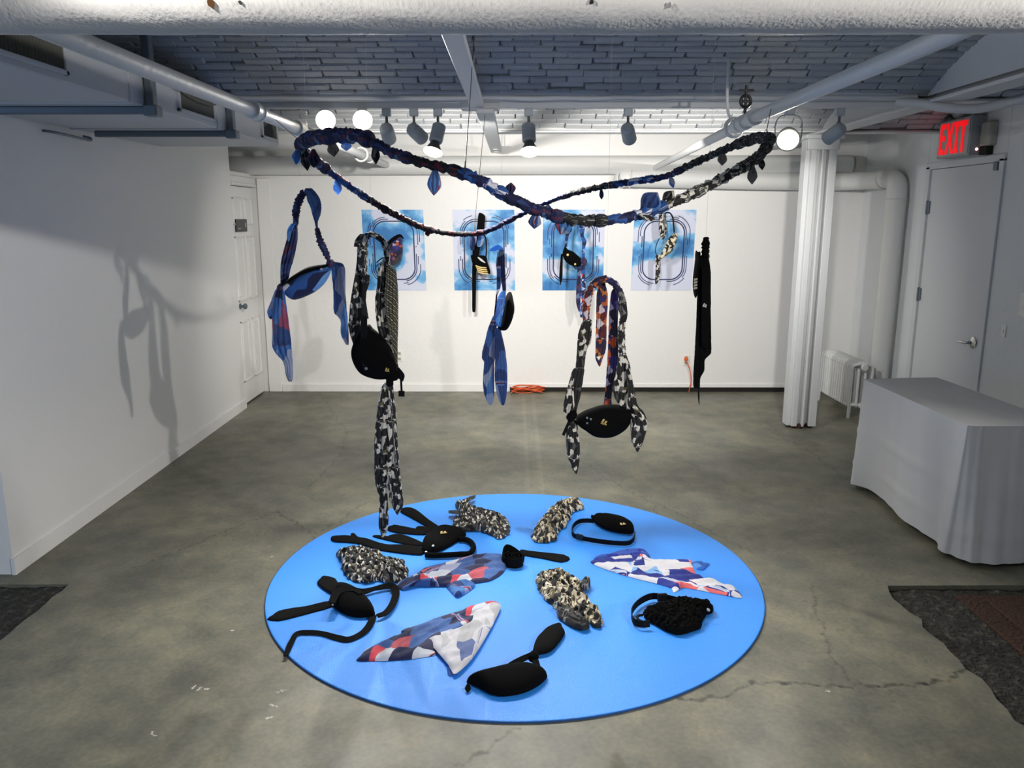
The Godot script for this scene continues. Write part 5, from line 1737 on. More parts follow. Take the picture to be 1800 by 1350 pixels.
	tails = [
		[[v(0.278, 1.353, -3.2), v(0.296, 1.353, -3.2), v(0.271, 1.342, -3.2), v(0.31, 1.342, -3.2), v(0.256, 1.298, -3.2), v(0.309, 1.298, -3.2), v(0.252, 1.259, -3.2), v(0.307, 1.259, -3.2), v(0.251, 1.224, -3.2), v(0.29, 1.224, -3.2), v(0.247, 1.159, -3.2), v(0.282, 1.159, -3.2), v(0.247, 1.135, -3.2), v(0.275, 1.135, -3.2)], 0.35, "ink_print"],
		[[v(0.246, 1.158, -3.18), v(0.275, 1.158, -3.18), v(0.232, 1.144, -3.18), v(0.28, 1.144, -3.18), v(0.215, 1.078, -3.18), v(0.272, 1.078, -3.18), v(0.208, 1.036, -3.18), v(0.266, 1.036, -3.18), v(0.22, 1.002, -3.18), v(0.257, 1.002, -3.18), v(0.235, 0.969, -3.18), v(0.251, 0.969, -3.18)], 0.35, "ink_dark"],
		[[v(0.225, 1.115, -3.17), v(0.239, 1.115, -3.17), v(0.207, 1.057, -3.17), v(0.24, 1.057, -3.17), v(0.196, 0.988, -3.17), v(0.243, 0.988, -3.17), v(0.202, 0.967, -3.17), v(0.239, 0.967, -3.17), v(0.218, 0.95, -3.17), v(0.234, 0.95, -3.17)], 0.3, "ink_print"],
		[[v(0.223, 0.935, -3.2), v(0.251, 0.935, -3.2), v(0.216, 0.916, -3.2), v(0.258, 0.916, -3.2), v(0.212, 0.882, -3.2), v(0.261, 0.882, -3.2), v(0.212, 0.83, -3.2), v(0.269, 0.83, -3.2), v(0.22, 0.777, -3.2), v(0.27, 0.777, -3.2), v(0.235, 0.735, -3.2), v(0.266, 0.735, -3.2), v(0.253, 0.703, -3.2), v(0.259, 0.703, -3.2)], 0.3, "ink_print"],
		[[v(0.344, 1.508, -3.23), v(0.362, 1.508, -3.23), v(0.337, 1.494, -3.23), v(0.362, 1.494, -3.23), v(0.329, 1.451, -3.23), v(0.372, 1.451, -3.23), v(0.328, 1.398, -3.23), v(0.374, 1.398, -3.23), v(0.329, 1.34, -3.23), v(0.371, 1.34, -3.23), v(0.328, 1.294, -3.23), v(0.372, 1.294, -3.23), v(0.329, 1.224, -3.23), v(0.371, 1.224, -3.23), v(0.329, 1.189, -3.23), v(0.36, 1.189, -3.23), v(0.337, 1.167, -3.23), v(0.354, 1.167, -3.23), v(0.345, 1.153, -3.23), v(0.349, 1.153, -3.23)], 0.3, "tiger_print"],
		[[v(0.396, 1.468, -3.24), v(0.417, 1.468, -3.24), v(0.387, 1.45, -3.24), v(0.417, 1.45, -3.24), v(0.382, 1.379, -3.24), v(0.419, 1.379, -3.24), v(0.381, 1.321, -3.24), v(0.418, 1.321, -3.24), v(0.38, 1.198, -3.24), v(0.424, 1.198, -3.24), v(0.377, 1.121, -3.24), v(0.421, 1.121, -3.24), v(0.373, 1.044, -3.24), v(0.402, 1.044, -3.24), v(0.368, 0.988, -3.24), v(0.401, 0.988, -3.24)], 0.35, "violet_print"],
		[[v(0.409, 1.462, -3.18), v(0.427, 1.462, -3.18), v(0.412, 1.435, -3.18), v(0.439, 1.435, -3.18), v(0.409, 1.401, -3.18), v(0.445, 1.401, -3.18), v(0.419, 1.367, -3.18), v(0.448, 1.367, -3.18), v(0.419, 1.342, -3.18), v(0.442, 1.342, -3.18)], 0.45, "ink_dark"],
		[[v(0.424, 1.217, -3.19), v(0.447, 1.217, -3.19), v(0.418, 1.198, -3.19), v(0.454, 1.198, -3.19), v(0.412, 1.156, -3.19), v(0.467, 1.156, -3.19), v(0.4, 1.086, -3.19), v(0.474, 1.086, -3.19), v(0.403, 1.045, -3.19), v(0.461, 1.045, -3.19), v(0.416, 1.014, -3.19), v(0.453, 1.015, -3.19), v(0.44, 0.981, -3.19), v(0.458, 0.981, -3.19)], 0.3, "ink_print"],
		[[v(0.445, 1.174, -3.17), v(0.461, 1.174, -3.17), v(0.449, 1.127, -3.17), v(0.47, 1.127, -3.17), v(0.458, 1.057, -3.17), v(0.486, 1.057, -3.17), v(0.455, 1.005, -3.17), v(0.499, 1.005, -3.17), v(0.453, 0.976, -3.17), v(0.523, 0.977, -3.17), v(0.471, 0.942, -3.17), v(0.538, 0.942, -3.17), v(0.472, 0.906, -3.17), v(0.539, 0.906, -3.17), v(0.478, 0.854, -3.17), v(0.527, 0.854, -3.17), v(0.493, 0.823, -3.17), v(0.514, 0.823, -3.17), v(0.501, 0.808, -3.17), v(0.506, 0.808, -3.17)], 0.3, "ink_print"]]
	for q in tails:
		st = mb()
		drape(st, q[0], q[1], 2.5, k)
		obj("scarf_tail", st, M[q[2]], t)
		k += 1.0
	st = mb()
	slab(st, PackedVector3Array([v(0.329, 1.199, -3.195), v(0.347, 1.202, -3.195), v(0.34, 1.185, -3.195)]), fz * 0.003)
	obj("care_tag", st, M.white_plastic, t)
	st = mb()
	lathe(st, [[0.0, -0.028], [0.017, -0.018], [0.021, 0.0], [0.016, 0.018], [0.0, 0.028]], facing(v(0.232, 0.96, -3.17), v(0.6, 1, 0)), 14)
	obj("knot", st, M.black, t)
	st = mb()
	lathe(st, [[0.0, -0.02], [0.012, -0.012], [0.014, 0.0], [0.0, 0.02]], facing(v(0.474, 0.986, -3.17), v(0, 1, 0)), 14)
	obj("knot", st, M.black, t)
	st = mb()
	band(st, [v(0.223, 0.938, -3.17), v(0.212, 0.912, -3.17), v(0.198, 0.878, -3.17)], 0.012, fz, 0.004)
	obj("strap_end", st, M.black_strap, t)
	thread(t, v(0.363, 1.512, -3.2), 2.8)

	# right: long black bundle of neckties
	t = thing("hanging_bag", "tall narrow all-black bundle of neckties and a pouch, before the wall right of the posters", "bag", v(0.934, 1.652, -4), "bags hanging on threads from the ceiling")
	st = mb()
	ruched(st, [v(0.937, 1.656, -4), v(0.938, 1.636, -4), v(0.937, 1.603, -4), v(0.939, 1.556, -4)], [0.012, 0.021, 0.021, 0.020], 0.02, 8.0)
	obj("ruched_strap", st, M.black, t)
	st = mb()
	pad(st, [v(0.89, 1.592, -3.99), v(0.899, 1.584, -3.99), v(0.91, 1.584, -3.99), v(0.907, 1.537, -3.99), v(0.903, 1.501, -3.99), v(0.904, 1.425, -3.99), v(0.904, 1.386, -3.99), v(0.898, 1.358, -3.99), v(0.889, 1.375, -3.99), v(0.882, 1.417, -3.99), v(0.882, 1.467, -3.99), v(0.887, 1.515, -3.99), v(0.894, 1.57, -3.99)], fz, 0.04, 0.04)
	bag = obj("pouch", st, M.black, t)
	for y in [0, 5, 10, 15]:
		st = mb()
		var o := v(0.885, 1.456, -3.955) + v(0.0, -y * 0.00284, 0.0)
		slab(st, PackedVector3Array([o + v(-0.008, -0.010, 0), o + v(0.010, -0.006, 0), o + v(0.010, 0.004, 0), o + v(-0.008, 0.0, 0)]), fz * 0.004)
		obj("stripe_patch", st, mat(Color(0.62, 0.60, 0.55), 0.8), bag)
	tails = [
		[[v(0.916, 1.567, -4), v(0.955, 1.567, -4), v(0.911, 1.553, -4), v(0.956, 1.553, -4), v(0.906, 1.483, -4), v(0.969, 1.483, -4), v(0.907, 1.385, -4), v(0.974, 1.385, -4), v(0.908, 1.252, -4), v(0.981, 1.252, -4), v(0.908, 1.139, -4), v(0.988, 1.14, -4), v(0.908, 1.084, -4), v(0.991, 1.084, -4), v(0.908, 1.064, -4), v(0.977, 1.064, -4), v(0.907, 1.042, -4), v(0.961, 1.042, -4), v(0.906, 0.991, -4), v(0.961, 0.991, -4), v(0.907, 0.95, -4), v(0.943, 0.95, -4), v(0.91, 0.905, -4), v(0.943, 0.905, -4), v(0.919, 0.899, -4), v(0.939, 0.899, -4)], 0.4, "black_tie"],
		[[v(0.915, 1.51, -3.97), v(0.954, 1.51, -3.97), v(0.921, 1.427, -3.97), v(0.961, 1.427, -3.97), v(0.927, 1.258, -3.97), v(0.966, 1.258, -3.97), v(0.935, 1.144, -3.97), v(0.969, 1.144, -3.97), v(0.948, 1.11, -3.97), v(0.96, 1.11, -3.97)], 0.2, "black_tie"]]
	for q in tails:
		st = mb()
		drape(st, q[0], q[1], 2.0, k)
		obj("necktie", st, M[q[2]], t)
		k += 1.0
	st = mb()
	band(st, [v(0.932, 0.907, -3.99), v(0.935, 0.878, -3.99), v(0.938, 0.839, -3.99), v(0.942, 0.815, -3.99)], [0.008, 0.008, 0.003], fz, 0.003)
	obj("strap_end", st, M.black_strap, t)
	emblem(t, v(0.931, 1.329, -3.94), fz, v(0.3, 1, 0), 0.016, M.silver)
	thread(t, v(0.937, 1.655, -4), 2.8)

# ---------- posters and the bags in front of them ----------
func sky_print(sd: int, bias: Array) -> ImageTexture:
	var w := 320
	var h := 426
	var f := noise(FastNoiseLite.TYPE_SIMPLEX_SMOOTH, 0.0062, 60 + sd, 5)
	f.domain_warp_enabled = true
	f.domain_warp_amplitude = 30.0
	f.domain_warp_frequency = 0.012
	var im := Image.create(w, h, false, Image.FORMAT_RGB8)
	var deep := Color(0.17, 0.46, 0.72)
	var mid := Color(0.42, 0.68, 0.87)
	var pale := Color(0.80, 0.82, 0.90)
	for y in h:
		for x in w:
			var u := float(x) / w
			var t := float(y) / h
			var c := f.get_noise_2d(x, y * 1.15) * 0.9
			for b in bias:
				c += 1.25 * b[3] * exp(-pow((u - b[0]) / b[2], 2.0) - pow((t - b[1]) / (b[2] * 0.6), 2.0))
			var col := deep.lerp(mid, smoothstep(-0.5, 0.15, c)).lerp(pale, smoothstep(0.05, 0.42, c))
			# printed cabin window: a rounded outline and broken echoes of it
			var q := Vector2(absf(x - w * 0.5) - 42.0, absf(y - h * 0.5) - 92.0)
			var dist := Vector2(maxf(q.x, 0), maxf(q.y, 0)).length() + minf(maxf(q.x, q.y), 0.0) - 62.0
			var ang := atan2(y - h * 0.5, x - w * 0.5)
			var inked := maxf(0.0, 1.0 - maxf(absf(dist) - 2.6, 0.0))
			for e in 3:
				var dd := absf(dist - 10.0 * (e + 1))
				if absf(sin(ang * 2.0)) > [0.30, 0.45, 0.6][e] and sin(ang * 3.0 + sd * 1.7 + e * 2.1) > -0.55:
					inked = maxf(inked, 0.85 * maxf(0.0, 1.0 - maxf(dd - (1.5 if e else 2.0), 0.0)))
			im.set_pixel(x, y, col.lerp(Color(0.06, 0.10, 0.30), inked))
	return ImageTexture.create_from_image(im)

func build_posters() -> void:
	var bias := [
		[[0.95, 0.55, 0.30, 0.55], [0.65, 0.90, 0.35, 0.6], [0.4, 0.05, 0.2, 0.4], [0.5, 0.4, 0.35, -0.5]],
		[[0.1, 0.62, 0.3, 0.5], [0.15, 0.05, 0.25, 0.5], [0.9, 0.78, 0.3, 0.6], [0.4, 0.45, 0.25, -0.4]],
		[[0.9, 0.25, 0.4, 0.5], [0.1, 0.7, 0.25, 0.6], [0.3, 0.8, 0.2, 0.4], [0.3, 0.95, 0.3, -0.6], [0.3, 0.45, 0.3, -0.4]],
		[[0.3, 0.25, 0.25, 0.6], [0.85, 0.15, 0.3, 0.5], [0.5, 0.85, 0.7, 0.8], [0.15, 0.55, 0.25, -0.6], [0.75, 0.45, 0.3, -0.6]]]
	var says := ["cloud poster on the back wall farthest left, behind the arch of the big black bag", "second cloud poster from the left, with the striped black pouch before it", "third cloud poster from the left, partly behind the front strand of the hoop", "cloud poster farthest right on the back wall, nearest the black tie bundle"]
	var xs := [-1.195, -0.305, 0.578, 1.468]
	for i in 4:
		var t := thing("cloud_poster", says[i], "poster", v(xs[i], 1.43, -8.05), "cloud posters on the back wall")
		var st := mb()
		var w := 0.303
		var h := 0.394
		var lean: float = [0.008, 0.004, 0.0, -0.008][i]
		var c := [v(xs[i] - w - lean, 1.43 + h, 0), v(xs[i] + w - lean, 1.43 + h, 0), v(xs[i] + w + lean, 1.43 - h, 0), v(xs[i] - w + lean, 1.43 - h, 0)]
		var uv := [Vector2(0, 0), Vector2(1, 0), Vector2(1, 1), Vector2(0, 1)]
		st.set_smooth_group(-1)
		for n in [0, 1, 2, 0, 2, 3]:
			st.set_uv(uv[n])
			st.add_vertex(c[n] + v(0, 0, -8.0465))
		for e in 4:
			var a: Vector3 = c[e]
			var b: Vector3 = c[(e + 1) % 4]
			for p in [a + v(0, 0, -8.0465), a + v(0, 0, -8.0499), b + v(0, 0, -8.0499), a + v(0, 0, -8.0465), b + v(0, 0, -8.0499), b + v(0, 0, -8.0465)]:
				st.set_uv(uv[e])
				st.add_vertex(p)
		var m := mat(Color.WHITE, 0.55)
		m.albedo_texture = sky_print(i, bias[i])
		obj("print", st, m, t)
	var fz := v(0, 0, 1)
	var k := 40.0
	# 1
	var t := thing("wall_bag", "small patterned pouch with a brown tie on the farthest left poster", "bag", v(-1.167, 1.436, -7.93), "bags hung on the back wall")
	var st := mb()
	pad(st, [v(-1.124, 1.578, -7.93), v(-1.103, 1.545, -7.93), v(-1.093, 1.48, -7.93), v(-1.101, 1.392, -7.93), v(-1.143, 1.309, -7.93), v(-1.199, 1.287, -7.93), v(-1.243, 1.315, -7.93), v(-1.258, 1.381, -7.93), v(-1.238, 1.463, -7.93), v(-1.192, 1.529, -7.93)], fz, 0.07, 0.05)
	var bag := obj("pouch", st, M.violet_print, t)
	st = mb()
	pad(st, [v(-1.1, 1.403, -7.92), v(-1.13, 1.321, -7.92), v(-1.198, 1.288, -7.92), v(-1.247, 1.321, -7.92), v(-1.196, 1.348, -7.92), v(-1.139, 1.387, -7.92)], fz, 0.062, 0.03)
	obj("lower_panel", st, M.grey_sheer, bag)
	st = mb()
	band(st, [v(-1.234, 1.493, -7.87), v(-1.182, 1.541, -7.87), v(-1.115, 1.579, -7.87), v(-1.088, 1.563, -7.87), v(-1.078, 1.547, -7.87)], [0.03, 0.035, 0.02, 0.008], fz, 0.006)
	obj("zip_band", st, M.black, bag)
	st = mb()
	band(st, [v(-1.239, 1.372, -7.88), v(-1.278, 1.367, -7.88), v(-1.317, 1.345, -7.88), v(-1.346, 1.318, -7.88)], 0.012, fz, 0.005)
	obj("strap", st, M.black_strap, t)
	st = mb()
	drape(st, [v(-1.263, 1.37, -7.93), v(-1.23, 1.37, -7.93), v(-1.298, 1.326, -7.93), v(-1.243, 1.326, -7.93), v(-1.335, 1.243, -7.93), v(-1.268, 1.243, -7.93), v(-1.342, 1.182, -7.93), v(-1.292, 1.182, -7.93)], 0.3, 2.0, k)
	obj("necktie", st, M.tiger_print, t)
	peg(t, v(-1.17, 1.435, -7.95))
	# 2
	t = thing("wall_bag", "black striped pouch hung by a wide black tie on the second poster from the left", "bag", v(-0.35, 1.355, -7.9), "bags hung on the back wall")
	st = mb()
	pad(st, [v(-0.427, 1.39, -7.9), v(-0.36, 1.388, -7.9), v(-0.283, 1.382, -7.9), v(-0.267, 1.328, -7.9), v(-0.239, 1.212, -7.9), v(-0.314, 1.223, -7.9), v(-0.389, 1.245, -7.9), v(-0.416, 1.317, -7.9)], fz, 0.06, 0.05, 0.0, 30.0, Vector3.ZERO, 4.0)
	bag = obj("pouch", st, M.black, t)
	for y in 4:
		st = mb()
		band(st, [v(-0.38, 1.293, -7.835), v(-0.331, 1.277, -7.835), v(-0.276, 1.271, -7.835)], 0.011, fz, 0.004, Vector3.ZERO, 4)
		var s := obj("gold_stripe", st, M.gold, bag)
		s.position.y -= y * 0.019
		s.position.x += y * 0.006
	st = mb()
	band(st, [v(-0.358, 1.375, -7.835), v(-0.325, 1.347, -7.835), v(-0.286, 1.32, -7.835)], [0.006, 0.022, 0.006], fz, 0.004)
	obj("wing_patch", st, M.silver, bag)
	st = mb()
	drape(st, [v(-0.348, 1.794, -7.95), v(-0.326, 1.794, -7.95), v(-0.357, 1.762, -7.95), v(-0.29, 1.762, -7.95), v(-0.366, 1.681, -7.95), v(-0.294, 1.681, -7.95), v(-0.378, 1.588, -7.95), v(-0.3, 1.588, -7.95), v(-0.39, 1.49, -7.95), v(-0.334, 1.49, -7.95), v(-0.407, 1.38, -7.95), v(-0.352, 1.38, -7.95)], 0.25, 1.0, k + 1.0)
	obj("necktie", st, M.black_tie, t)
	st = mb()
	drape(st, [v(-0.412, 1.436, -7.92), v(-0.366, 1.436, -7.92), v(-0.419, 1.216, -7.92), v(-0.379, 1.216, -7.92), v(-0.421, 0.993, -7.92), v(-0.384, 0.993, -7.92), v(-0.422, 0.853, -7.92), v(-0.388, 0.853, -7.92), v(-0.411, 0.83, -7.92), v(-0.4, 0.83, -7.92)], 0.35, 1.0, k + 2.0)
	obj("necktie", st, M.black_tie, t)
	st = mb()
	band(st, [v(-0.304, 1.589, -7.9), v(-0.282, 1.546, -7.9), v(-0.277, 1.437, -7.9), v(-0.283, 1.371, -7.9)], 0.014, fz, 0.004)
	obj("strap", st, M.black_strap, t)
	for q in [[v(-0.413, 1.59, -7.88), v(-0.38, 1.59, -7.88), v(-0.435, 1.557, -7.88), v(-0.369, 1.557, -7.88), v(-0.441, 1.492, -7.88), v(-0.381, 1.492, -7.88), v(-0.425, 1.438, -7.88), v(-0.403, 1.438, -7.88)], [v(-0.347, 1.59, -7.88), v(-0.308, 1.59, -7.88), v(-0.358, 1.547, -7.88), v(-0.298, 1.547, -7.88), v(-0.37, 1.492, -7.88), v(-0.314, 1.492, -7.88), v(-0.359, 1.471, -7.88), v(-0.337, 1.471, -7.88)]]:
		st = mb()
		drape(st, q, 0.3, 1.5, k + 3.0)
		obj("scarf_tail", st, M.blue_sheer, t)
		k += 1.0
	peg(t, v(-0.328, 1.654, -7.96))
	# 3
	t = thing("wall_bag", "black lens-shaped pouch on blue scarf straps before the third poster from the left", "bag", v(0.589, 1.384, -7.86), "bags hung on the back wall")
	st = mb()
	pad(st, [v(0.483, 1.477, -7.86), v(0.462, 1.406, -7.86), v(0.491, 1.333, -7.86), v(0.552, 1.292, -7.86), v(0.624, 1.281, -7.86), v(0.679, 1.308, -7.86), v(0.678, 1.341, -7.86), v(0.642, 1.36, -7.86), v(0.569, 1.423, -7.86), v(0.506, 1.45, -7.86)], fz, 0.06, 0.05)
	bag = obj("pouch", st, M.black, t)
	stud(bag, v(0.507, 1.398, -7.79), fz, 0.012, M.gold)
	stud(bag, v(0.58, 1.309, -7.79), fz, 0.010, M.gold)
	for q in [[[v(0.518, 1.73, -7.86), v(0.551, 1.73, -7.86), v(0.503, 1.655, -7.86), v(0.547, 1.655, -7.86), v(0.487, 1.58, -7.86), v(0.52, 1.58, -7.86), v(0.483, 1.526, -7.86), v(0.51, 1.526, -7.86), v(0.478, 1.471, -7.86), v(0.505, 1.471, -7.86)], "navy_print"], [[v(0.616, 1.73, -7.86), v(0.66, 1.73, -7.86), v(0.618, 1.644, -7.86), v(0.673, 1.644, -7.86), v(0.63, 1.58, -7.86), v(0.663, 1.58, -7.86), v(0.647, 1.526, -7.86), v(0.691, 1.526, -7.86), v(0.648, 1.471, -7.86), v(0.681, 1.471, -7.86), v(0.649, 1.406, -7.86), v(0.677, 1.406, -7.86), v(0.645, 1.341, -7.86), v(0.678, 1.341, -7.86)], "blue_print"], [[v(0.451, 1.406, -7.86), v(0.468, 1.406, -7.86), v(0.444, 1.379, -7.86), v(0.465, 1.379, -7.86), v(0.436, 1.275, -7.86), v(0.464, 1.275, -7.86), v(0.432, 1.182, -7.86), v(0.463, 1.182, -7.86), v(0.444, 1.11, -7.86), v(0.449, 1.11, -7.86)], "black_tie"], [[v(0.606, 1.298, -7.84), v(0.666, 1.298, -7.84), v(0.604, 1.249, -7.84), v(0.678, 1.249, -7.84), v(0.598, 1.073, -7.84), v(0.67, 1.073, -7.84), v(0.598, 0.949, -7.84), v(0.661, 0.949, -7.84), v(0.613, 0.879, -7.84), v(0.646, 0.879, -7.84), v(0.627, 0.845, -7.84), v(0.635, 0.845, -7.84)], "navy_print"], [[v(0.637, 1.278, -7.82), v(0.676, 1.278, -7.82), v(0.639, 1.168, -7.82), v(0.683, 1.168, -7.82), v(0.644, 1.058, -7.82), v(0.689, 1.058, -7.82), v(0.638, 0.948, -7.82), v(0.687, 0.948, -7.82), v(0.634, 0.848, -7.82), v(0.678, 0.848, -7.82), v(0.64, 0.792, -7.82), v(0.663, 0.792, -7.82)], "blue_print"]]:
		st = mb()
		drape(st, q[0], 0.35, 2.0, k + 4.0)
		obj("scarf_tail", st, M[q[1]], t)
		k += 1.0
	st = mb()
	lathe(st, [[0.0, -0.05], [0.035, -0.03], [0.04, 0.0], [0.03, 0.03], [0.0, 0.05]], facing(v(0.66, 1.326, -7.84), v(0.4, 1, 0)), 14)
	obj("knot", st, M.navy_print, t)
	peg(t, v(0.536, 1.708, -7.88))
	peg(t, v(0.64, 1.708, -7.88))
	# 4
	t = thing("wall_bag", "slim camouflage-like pouch on a monochrome scarf before the farthest right poster", "bag", v(1.479, 1.494, -7.84), "bags hung on the back wall")
	st = mb()
	pad(st, [v(1.562, 1.596, -7.84), v(1.554, 1.526, -7.84), v(1.545, 1.483, -7.84), v(1.514, 1.429, -7.84), v(1.466, 1.391, -7.84), v(1.402, 1.347, -7.84), v(1.395, 1.375, -7.84), v(1.416, 1.418, -7.84), v(1.451, 1.494, -7.84), v(1.481, 1.559, -7.84), v(1.518, 1.596, -7.84)], fz, 0.05, 0.04)
	obj("pouch", st, M.sand_print, t)
	for q in [[[v(1.374, 1.794, -7.84), v(1.439, 1.794, -7.84), v(1.376, 1.741, -7.84), v(1.447, 1.741, -7.84), v(1.379, 1.655, -7.84), v(1.456, 1.655, -7.84), v(1.387, 1.591, -7.84), v(1.453, 1.591, -7.84), v(1.411, 1.542, -7.84), v(1.433, 1.542, -7.84)], "ink_print"], [[v(1.362, 1.396, -7.84), v(1.4, 1.396, -7.84), v(1.358, 1.353, -7.84), v(1.407, 1.353, -7.84), v(1.364, 1.26, -7.84), v(1.411, 1.26, -7.84), v(1.362, 1.167, -7.84), v(1.403, 1.167, -7.84), v(1.364, 1.112, -7.84), v(1.378, 1.112, -7.84)], "ink_print"]]:
		st = mb()
		drape(st, q[0], 0.35, 2.0, k + 5.0)
		obj("scarf_tail", st, M[q[1]], t)
		k += 1.0
	st = mb()
	band(st, [v(1.429, 1.788, -7.84), v(1.472, 1.794, -7.84), v(1.506, 1.757, -7.84), v(1.52, 1.682, -7.84), v(1.529, 1.607, -7.84)], 0.014, fz, 0.005)
	band(st, [v(1.389, 1.553, -7.84), v(1.364, 1.494, -7.84), v(1.355, 1.429, -7.84), v(1.379, 1.375, -7.84)], 0.007, fz, 0.005)
	obj("strap", st, M.black_strap, t)
	peg(t, v(1.422, 1.773, -7.86))

func peg(t: Node3D, at: Vector3) -> void:
	var st := mb()
	line(st, v(at.x, at.y, -8.049), at, 0.006, 8)
	obj("wall_peg", st, M.white_plastic, t)

# ---------- bags, ties and scarves on the blue panel ----------
func build_floor_items() -> void:
	var up := Vector3.UP
	var g := "bags and scarves lying on the blue panel"
	var t := thing("belt_bag", "black bag trailing several black neckties at the left rear of the blue panel", "bag", v(-0.429, 0.012, -4.062), g)
	var st := mb()
	for o in [[v(-0.692, 0.014, -4.626), v(-0.661, 0.014, -4.651), v(-0.628, 0.014, -4.641), v(-0.583, 0.014, -4.588), v(-0.499, 0.014, -4.439), v(-0.421, 0.014, -4.316), v(-0.447, 0.014, -4.282), v(-0.475, 0.014, -4.299), v(-0.622, 0.014, -4.484), v(-0.687, 0.014, -4.568)], [v(-0.725, 0.014, -4.333), v(-0.703, 0.014, -4.354), v(-0.678, 0.014, -4.359), v(-0.514, 0.014, -4.274), v(-0.504, 0.014, -4.215), v(-0.631, 0.014, -4.232), v(-0.714, 0.014, -4.273)], [v(-0.562, 0.013, -4.336), v(-0.521, 0.013, -4.336), v(-0.471, 0.013, -4.327), v(-0.472, 0.013, -4.243), v(-0.555, 0.013, -4.28)], [v(-0.791, 0.013, -4.201), v(-0.776, 0.013, -4.205), v(-0.692, 0.013, -4.17), v(-0.691, 0.013, -4.209), v(-0.63, 0.013, -4.226), v(-0.506, 0.013, -4.114), v(-0.5, 0.013, -4.059), v(-0.611, 0.013, -4.09), v(-0.771, 0.013, -4.176)], [v(-1.017, 0.015, -4.187), v(-0.981, 0.015, -4.199), v(-0.95, 0.015, -4.203), v(-0.911, 0.015, -4.195), v(-0.917, 0.015, -4.228), v(-0.9, 0.015, -4.236), v(-0.866, 0.015, -4.179), v(-0.809, 0.015, -4.155), v(-0.701, 0.015, -4.073), v(-0.609, 0.015, -4.077), v(-0.497, 0.015, -4.039), v(-0.479, 0.015, -3.958), v(-0.531, 0.015, -3.943), v(-0.72, 0.015, -4.001), v(-0.865, 0.015, -4.092), v(-0.991, 0.015, -4.115)]]:
		st = mb()
		pad(st, o, up, 0.006, 0.002, 0.0, 30.0, Vector3.ZERO, 4.0, 6, 3)
		obj("necktie", st, M.black_tie, t)
	st = mb()
	pad(st, [v(-0.419, 0.016, -4.294), v(-0.353, 0.016, -4.278), v(-0.28, 0.016, -4.244), v(-0.274, 0.016, -4.195), v(-0.304, 0.016, -4.123), v(-0.386, 0.016, -3.992), v(-0.458, 0.016, -3.955), v(-0.492, 0.016, -3.992), v(-0.503, 0.016, -4.091), v(-0.496, 0.016, -4.17), v(-0.464, 0.016, -4.26)], up, 0.05, 0.004)
	var bag := obj("pouch", st, M.black, t)
	st = mb()
	tube(st, resample(smooth([v(-0.307, 0.028, -4.118), v(-0.27, 0.028, -4.118), v(-0.236, 0.028, -4.079), v(-0.219, 0.028, -4.003), v(-0.237, 0.028, -3.929), v(-0.281, 0.028, -3.921), v(-0.331, 0.028, -3.914), v(-0.414, 0.028, -3.906), v(-0.465, 0.028, -3.913)], 5), 0.01), 0.0145, 12)
	obj("padded_strap", st, M.black, t)
	emblem(bag, v(-0.394, 0.066, -4.122), v(0, 1, 0.3), v(-0.2, 0, -1), 0.03, M.gold)
	stud(bag, v(-0.432, 0.05, -3.977), v(-0.1, 1, 0.6), 0.0065, M.silver)
	stud(bag, v(-0.46, 0.04, -4.012), v(-0.1, 1, 0.6), 0.005, M.silver)
	stud(t, v(-0.465, 0.03, -3.942), v(0, 1, 0.5), 0.006, M.silver)

	t = thing("crumpled_scarf", "black and white scarf heap behind the bag with many black neckties", "scarf", v(-0.216, 0.012, -4.436), g)
	st = mb()
	pad(st, [v(-0.368, 0.016, -4.701), v(-0.331, 0.016, -4.722), v(-0.29, 0.016, -4.681), v(-0.247, 0.016, -4.603), v(-0.179, 0.016, -4.537), v(-0.066, 0.016, -4.481), v(-0.035, 0.016, -4.382), v(-0.034, 0.016, -4.237), v(-0.087, 0.016, -4.155), v(-0.182, 0.016, -4.261), v(-0.276, 0.016, -4.27), v(-0.344, 0.016, -4.329), v(-0.357, 0.016, -4.408), v(-0.327, 0.016, -4.508), v(-0.351, 0.016, -4.612)], up, 0.030, 0.0, 0.024, 27.0, Vector3.ZERO, 2.5, 30, 8, 1.0)
	obj("cloth", st, M.ink_fine, t)
	for q in [[[v(-0.322, 0.012, -4.643), v(-0.246, 0.012, -4.784)], 0.05], [[v(-0.324, 0.012, -4.463), v(-0.392, 0.012, -4.518)], 0.06]]:
		st = mb()
		leaf_end(st, q[0][0] + v(0, 0.03, 0), q[0][1] - q[0][0], q[0][0].distance_to(q[0][1]), q[1], up, 1.0)
		obj("cloth_end", st, M.ink_dark, t)

	t = thing("crumpled_scarf", "sand and black scarf scrunched into a slipper shape beside the belted black bag", "scarf", v(0.243, 0.012, -4.411), g)
	st = mb()
	pad(st, [v(0.096, 0.016, -4.196), v(0.131, 0.016, -4.339), v(0.176, 0.016, -4.491), v(0.214, 0.016, -4.595), v(0.256, 0.016, -4.673), v(0.293, 0.016, -4.714), v(0.36, 0.016, -4.755), v(0.405, 0.016, -4.744), v(0.415, 0.016, -4.654), v(0.393, 0.016, -4.596), v(0.338, 0.016, -4.538), v(0.322, 0.016, -4.455), v(0.307, 0.016, -4.384), v(0.277, 0.016, -4.314), v(0.254, 0.016, -4.255), v(0.221, 0.016, -4.141), v(0.168, 0.016, -4.101), v(0.119, 0.016, -4.117)], up, 0.030, 0.0, 0.024, 27.0, Vector3.ZERO, 2.5, 30, 8, 2.0)
	obj("cloth", st, M.sand_fine, t)

	t = thing("belt_bag", "smooth black bag with its belt standing in a loop, behind the bright blue scarf", "bag", v(0.573, 0.012, -4.351), g)
	st = mb()
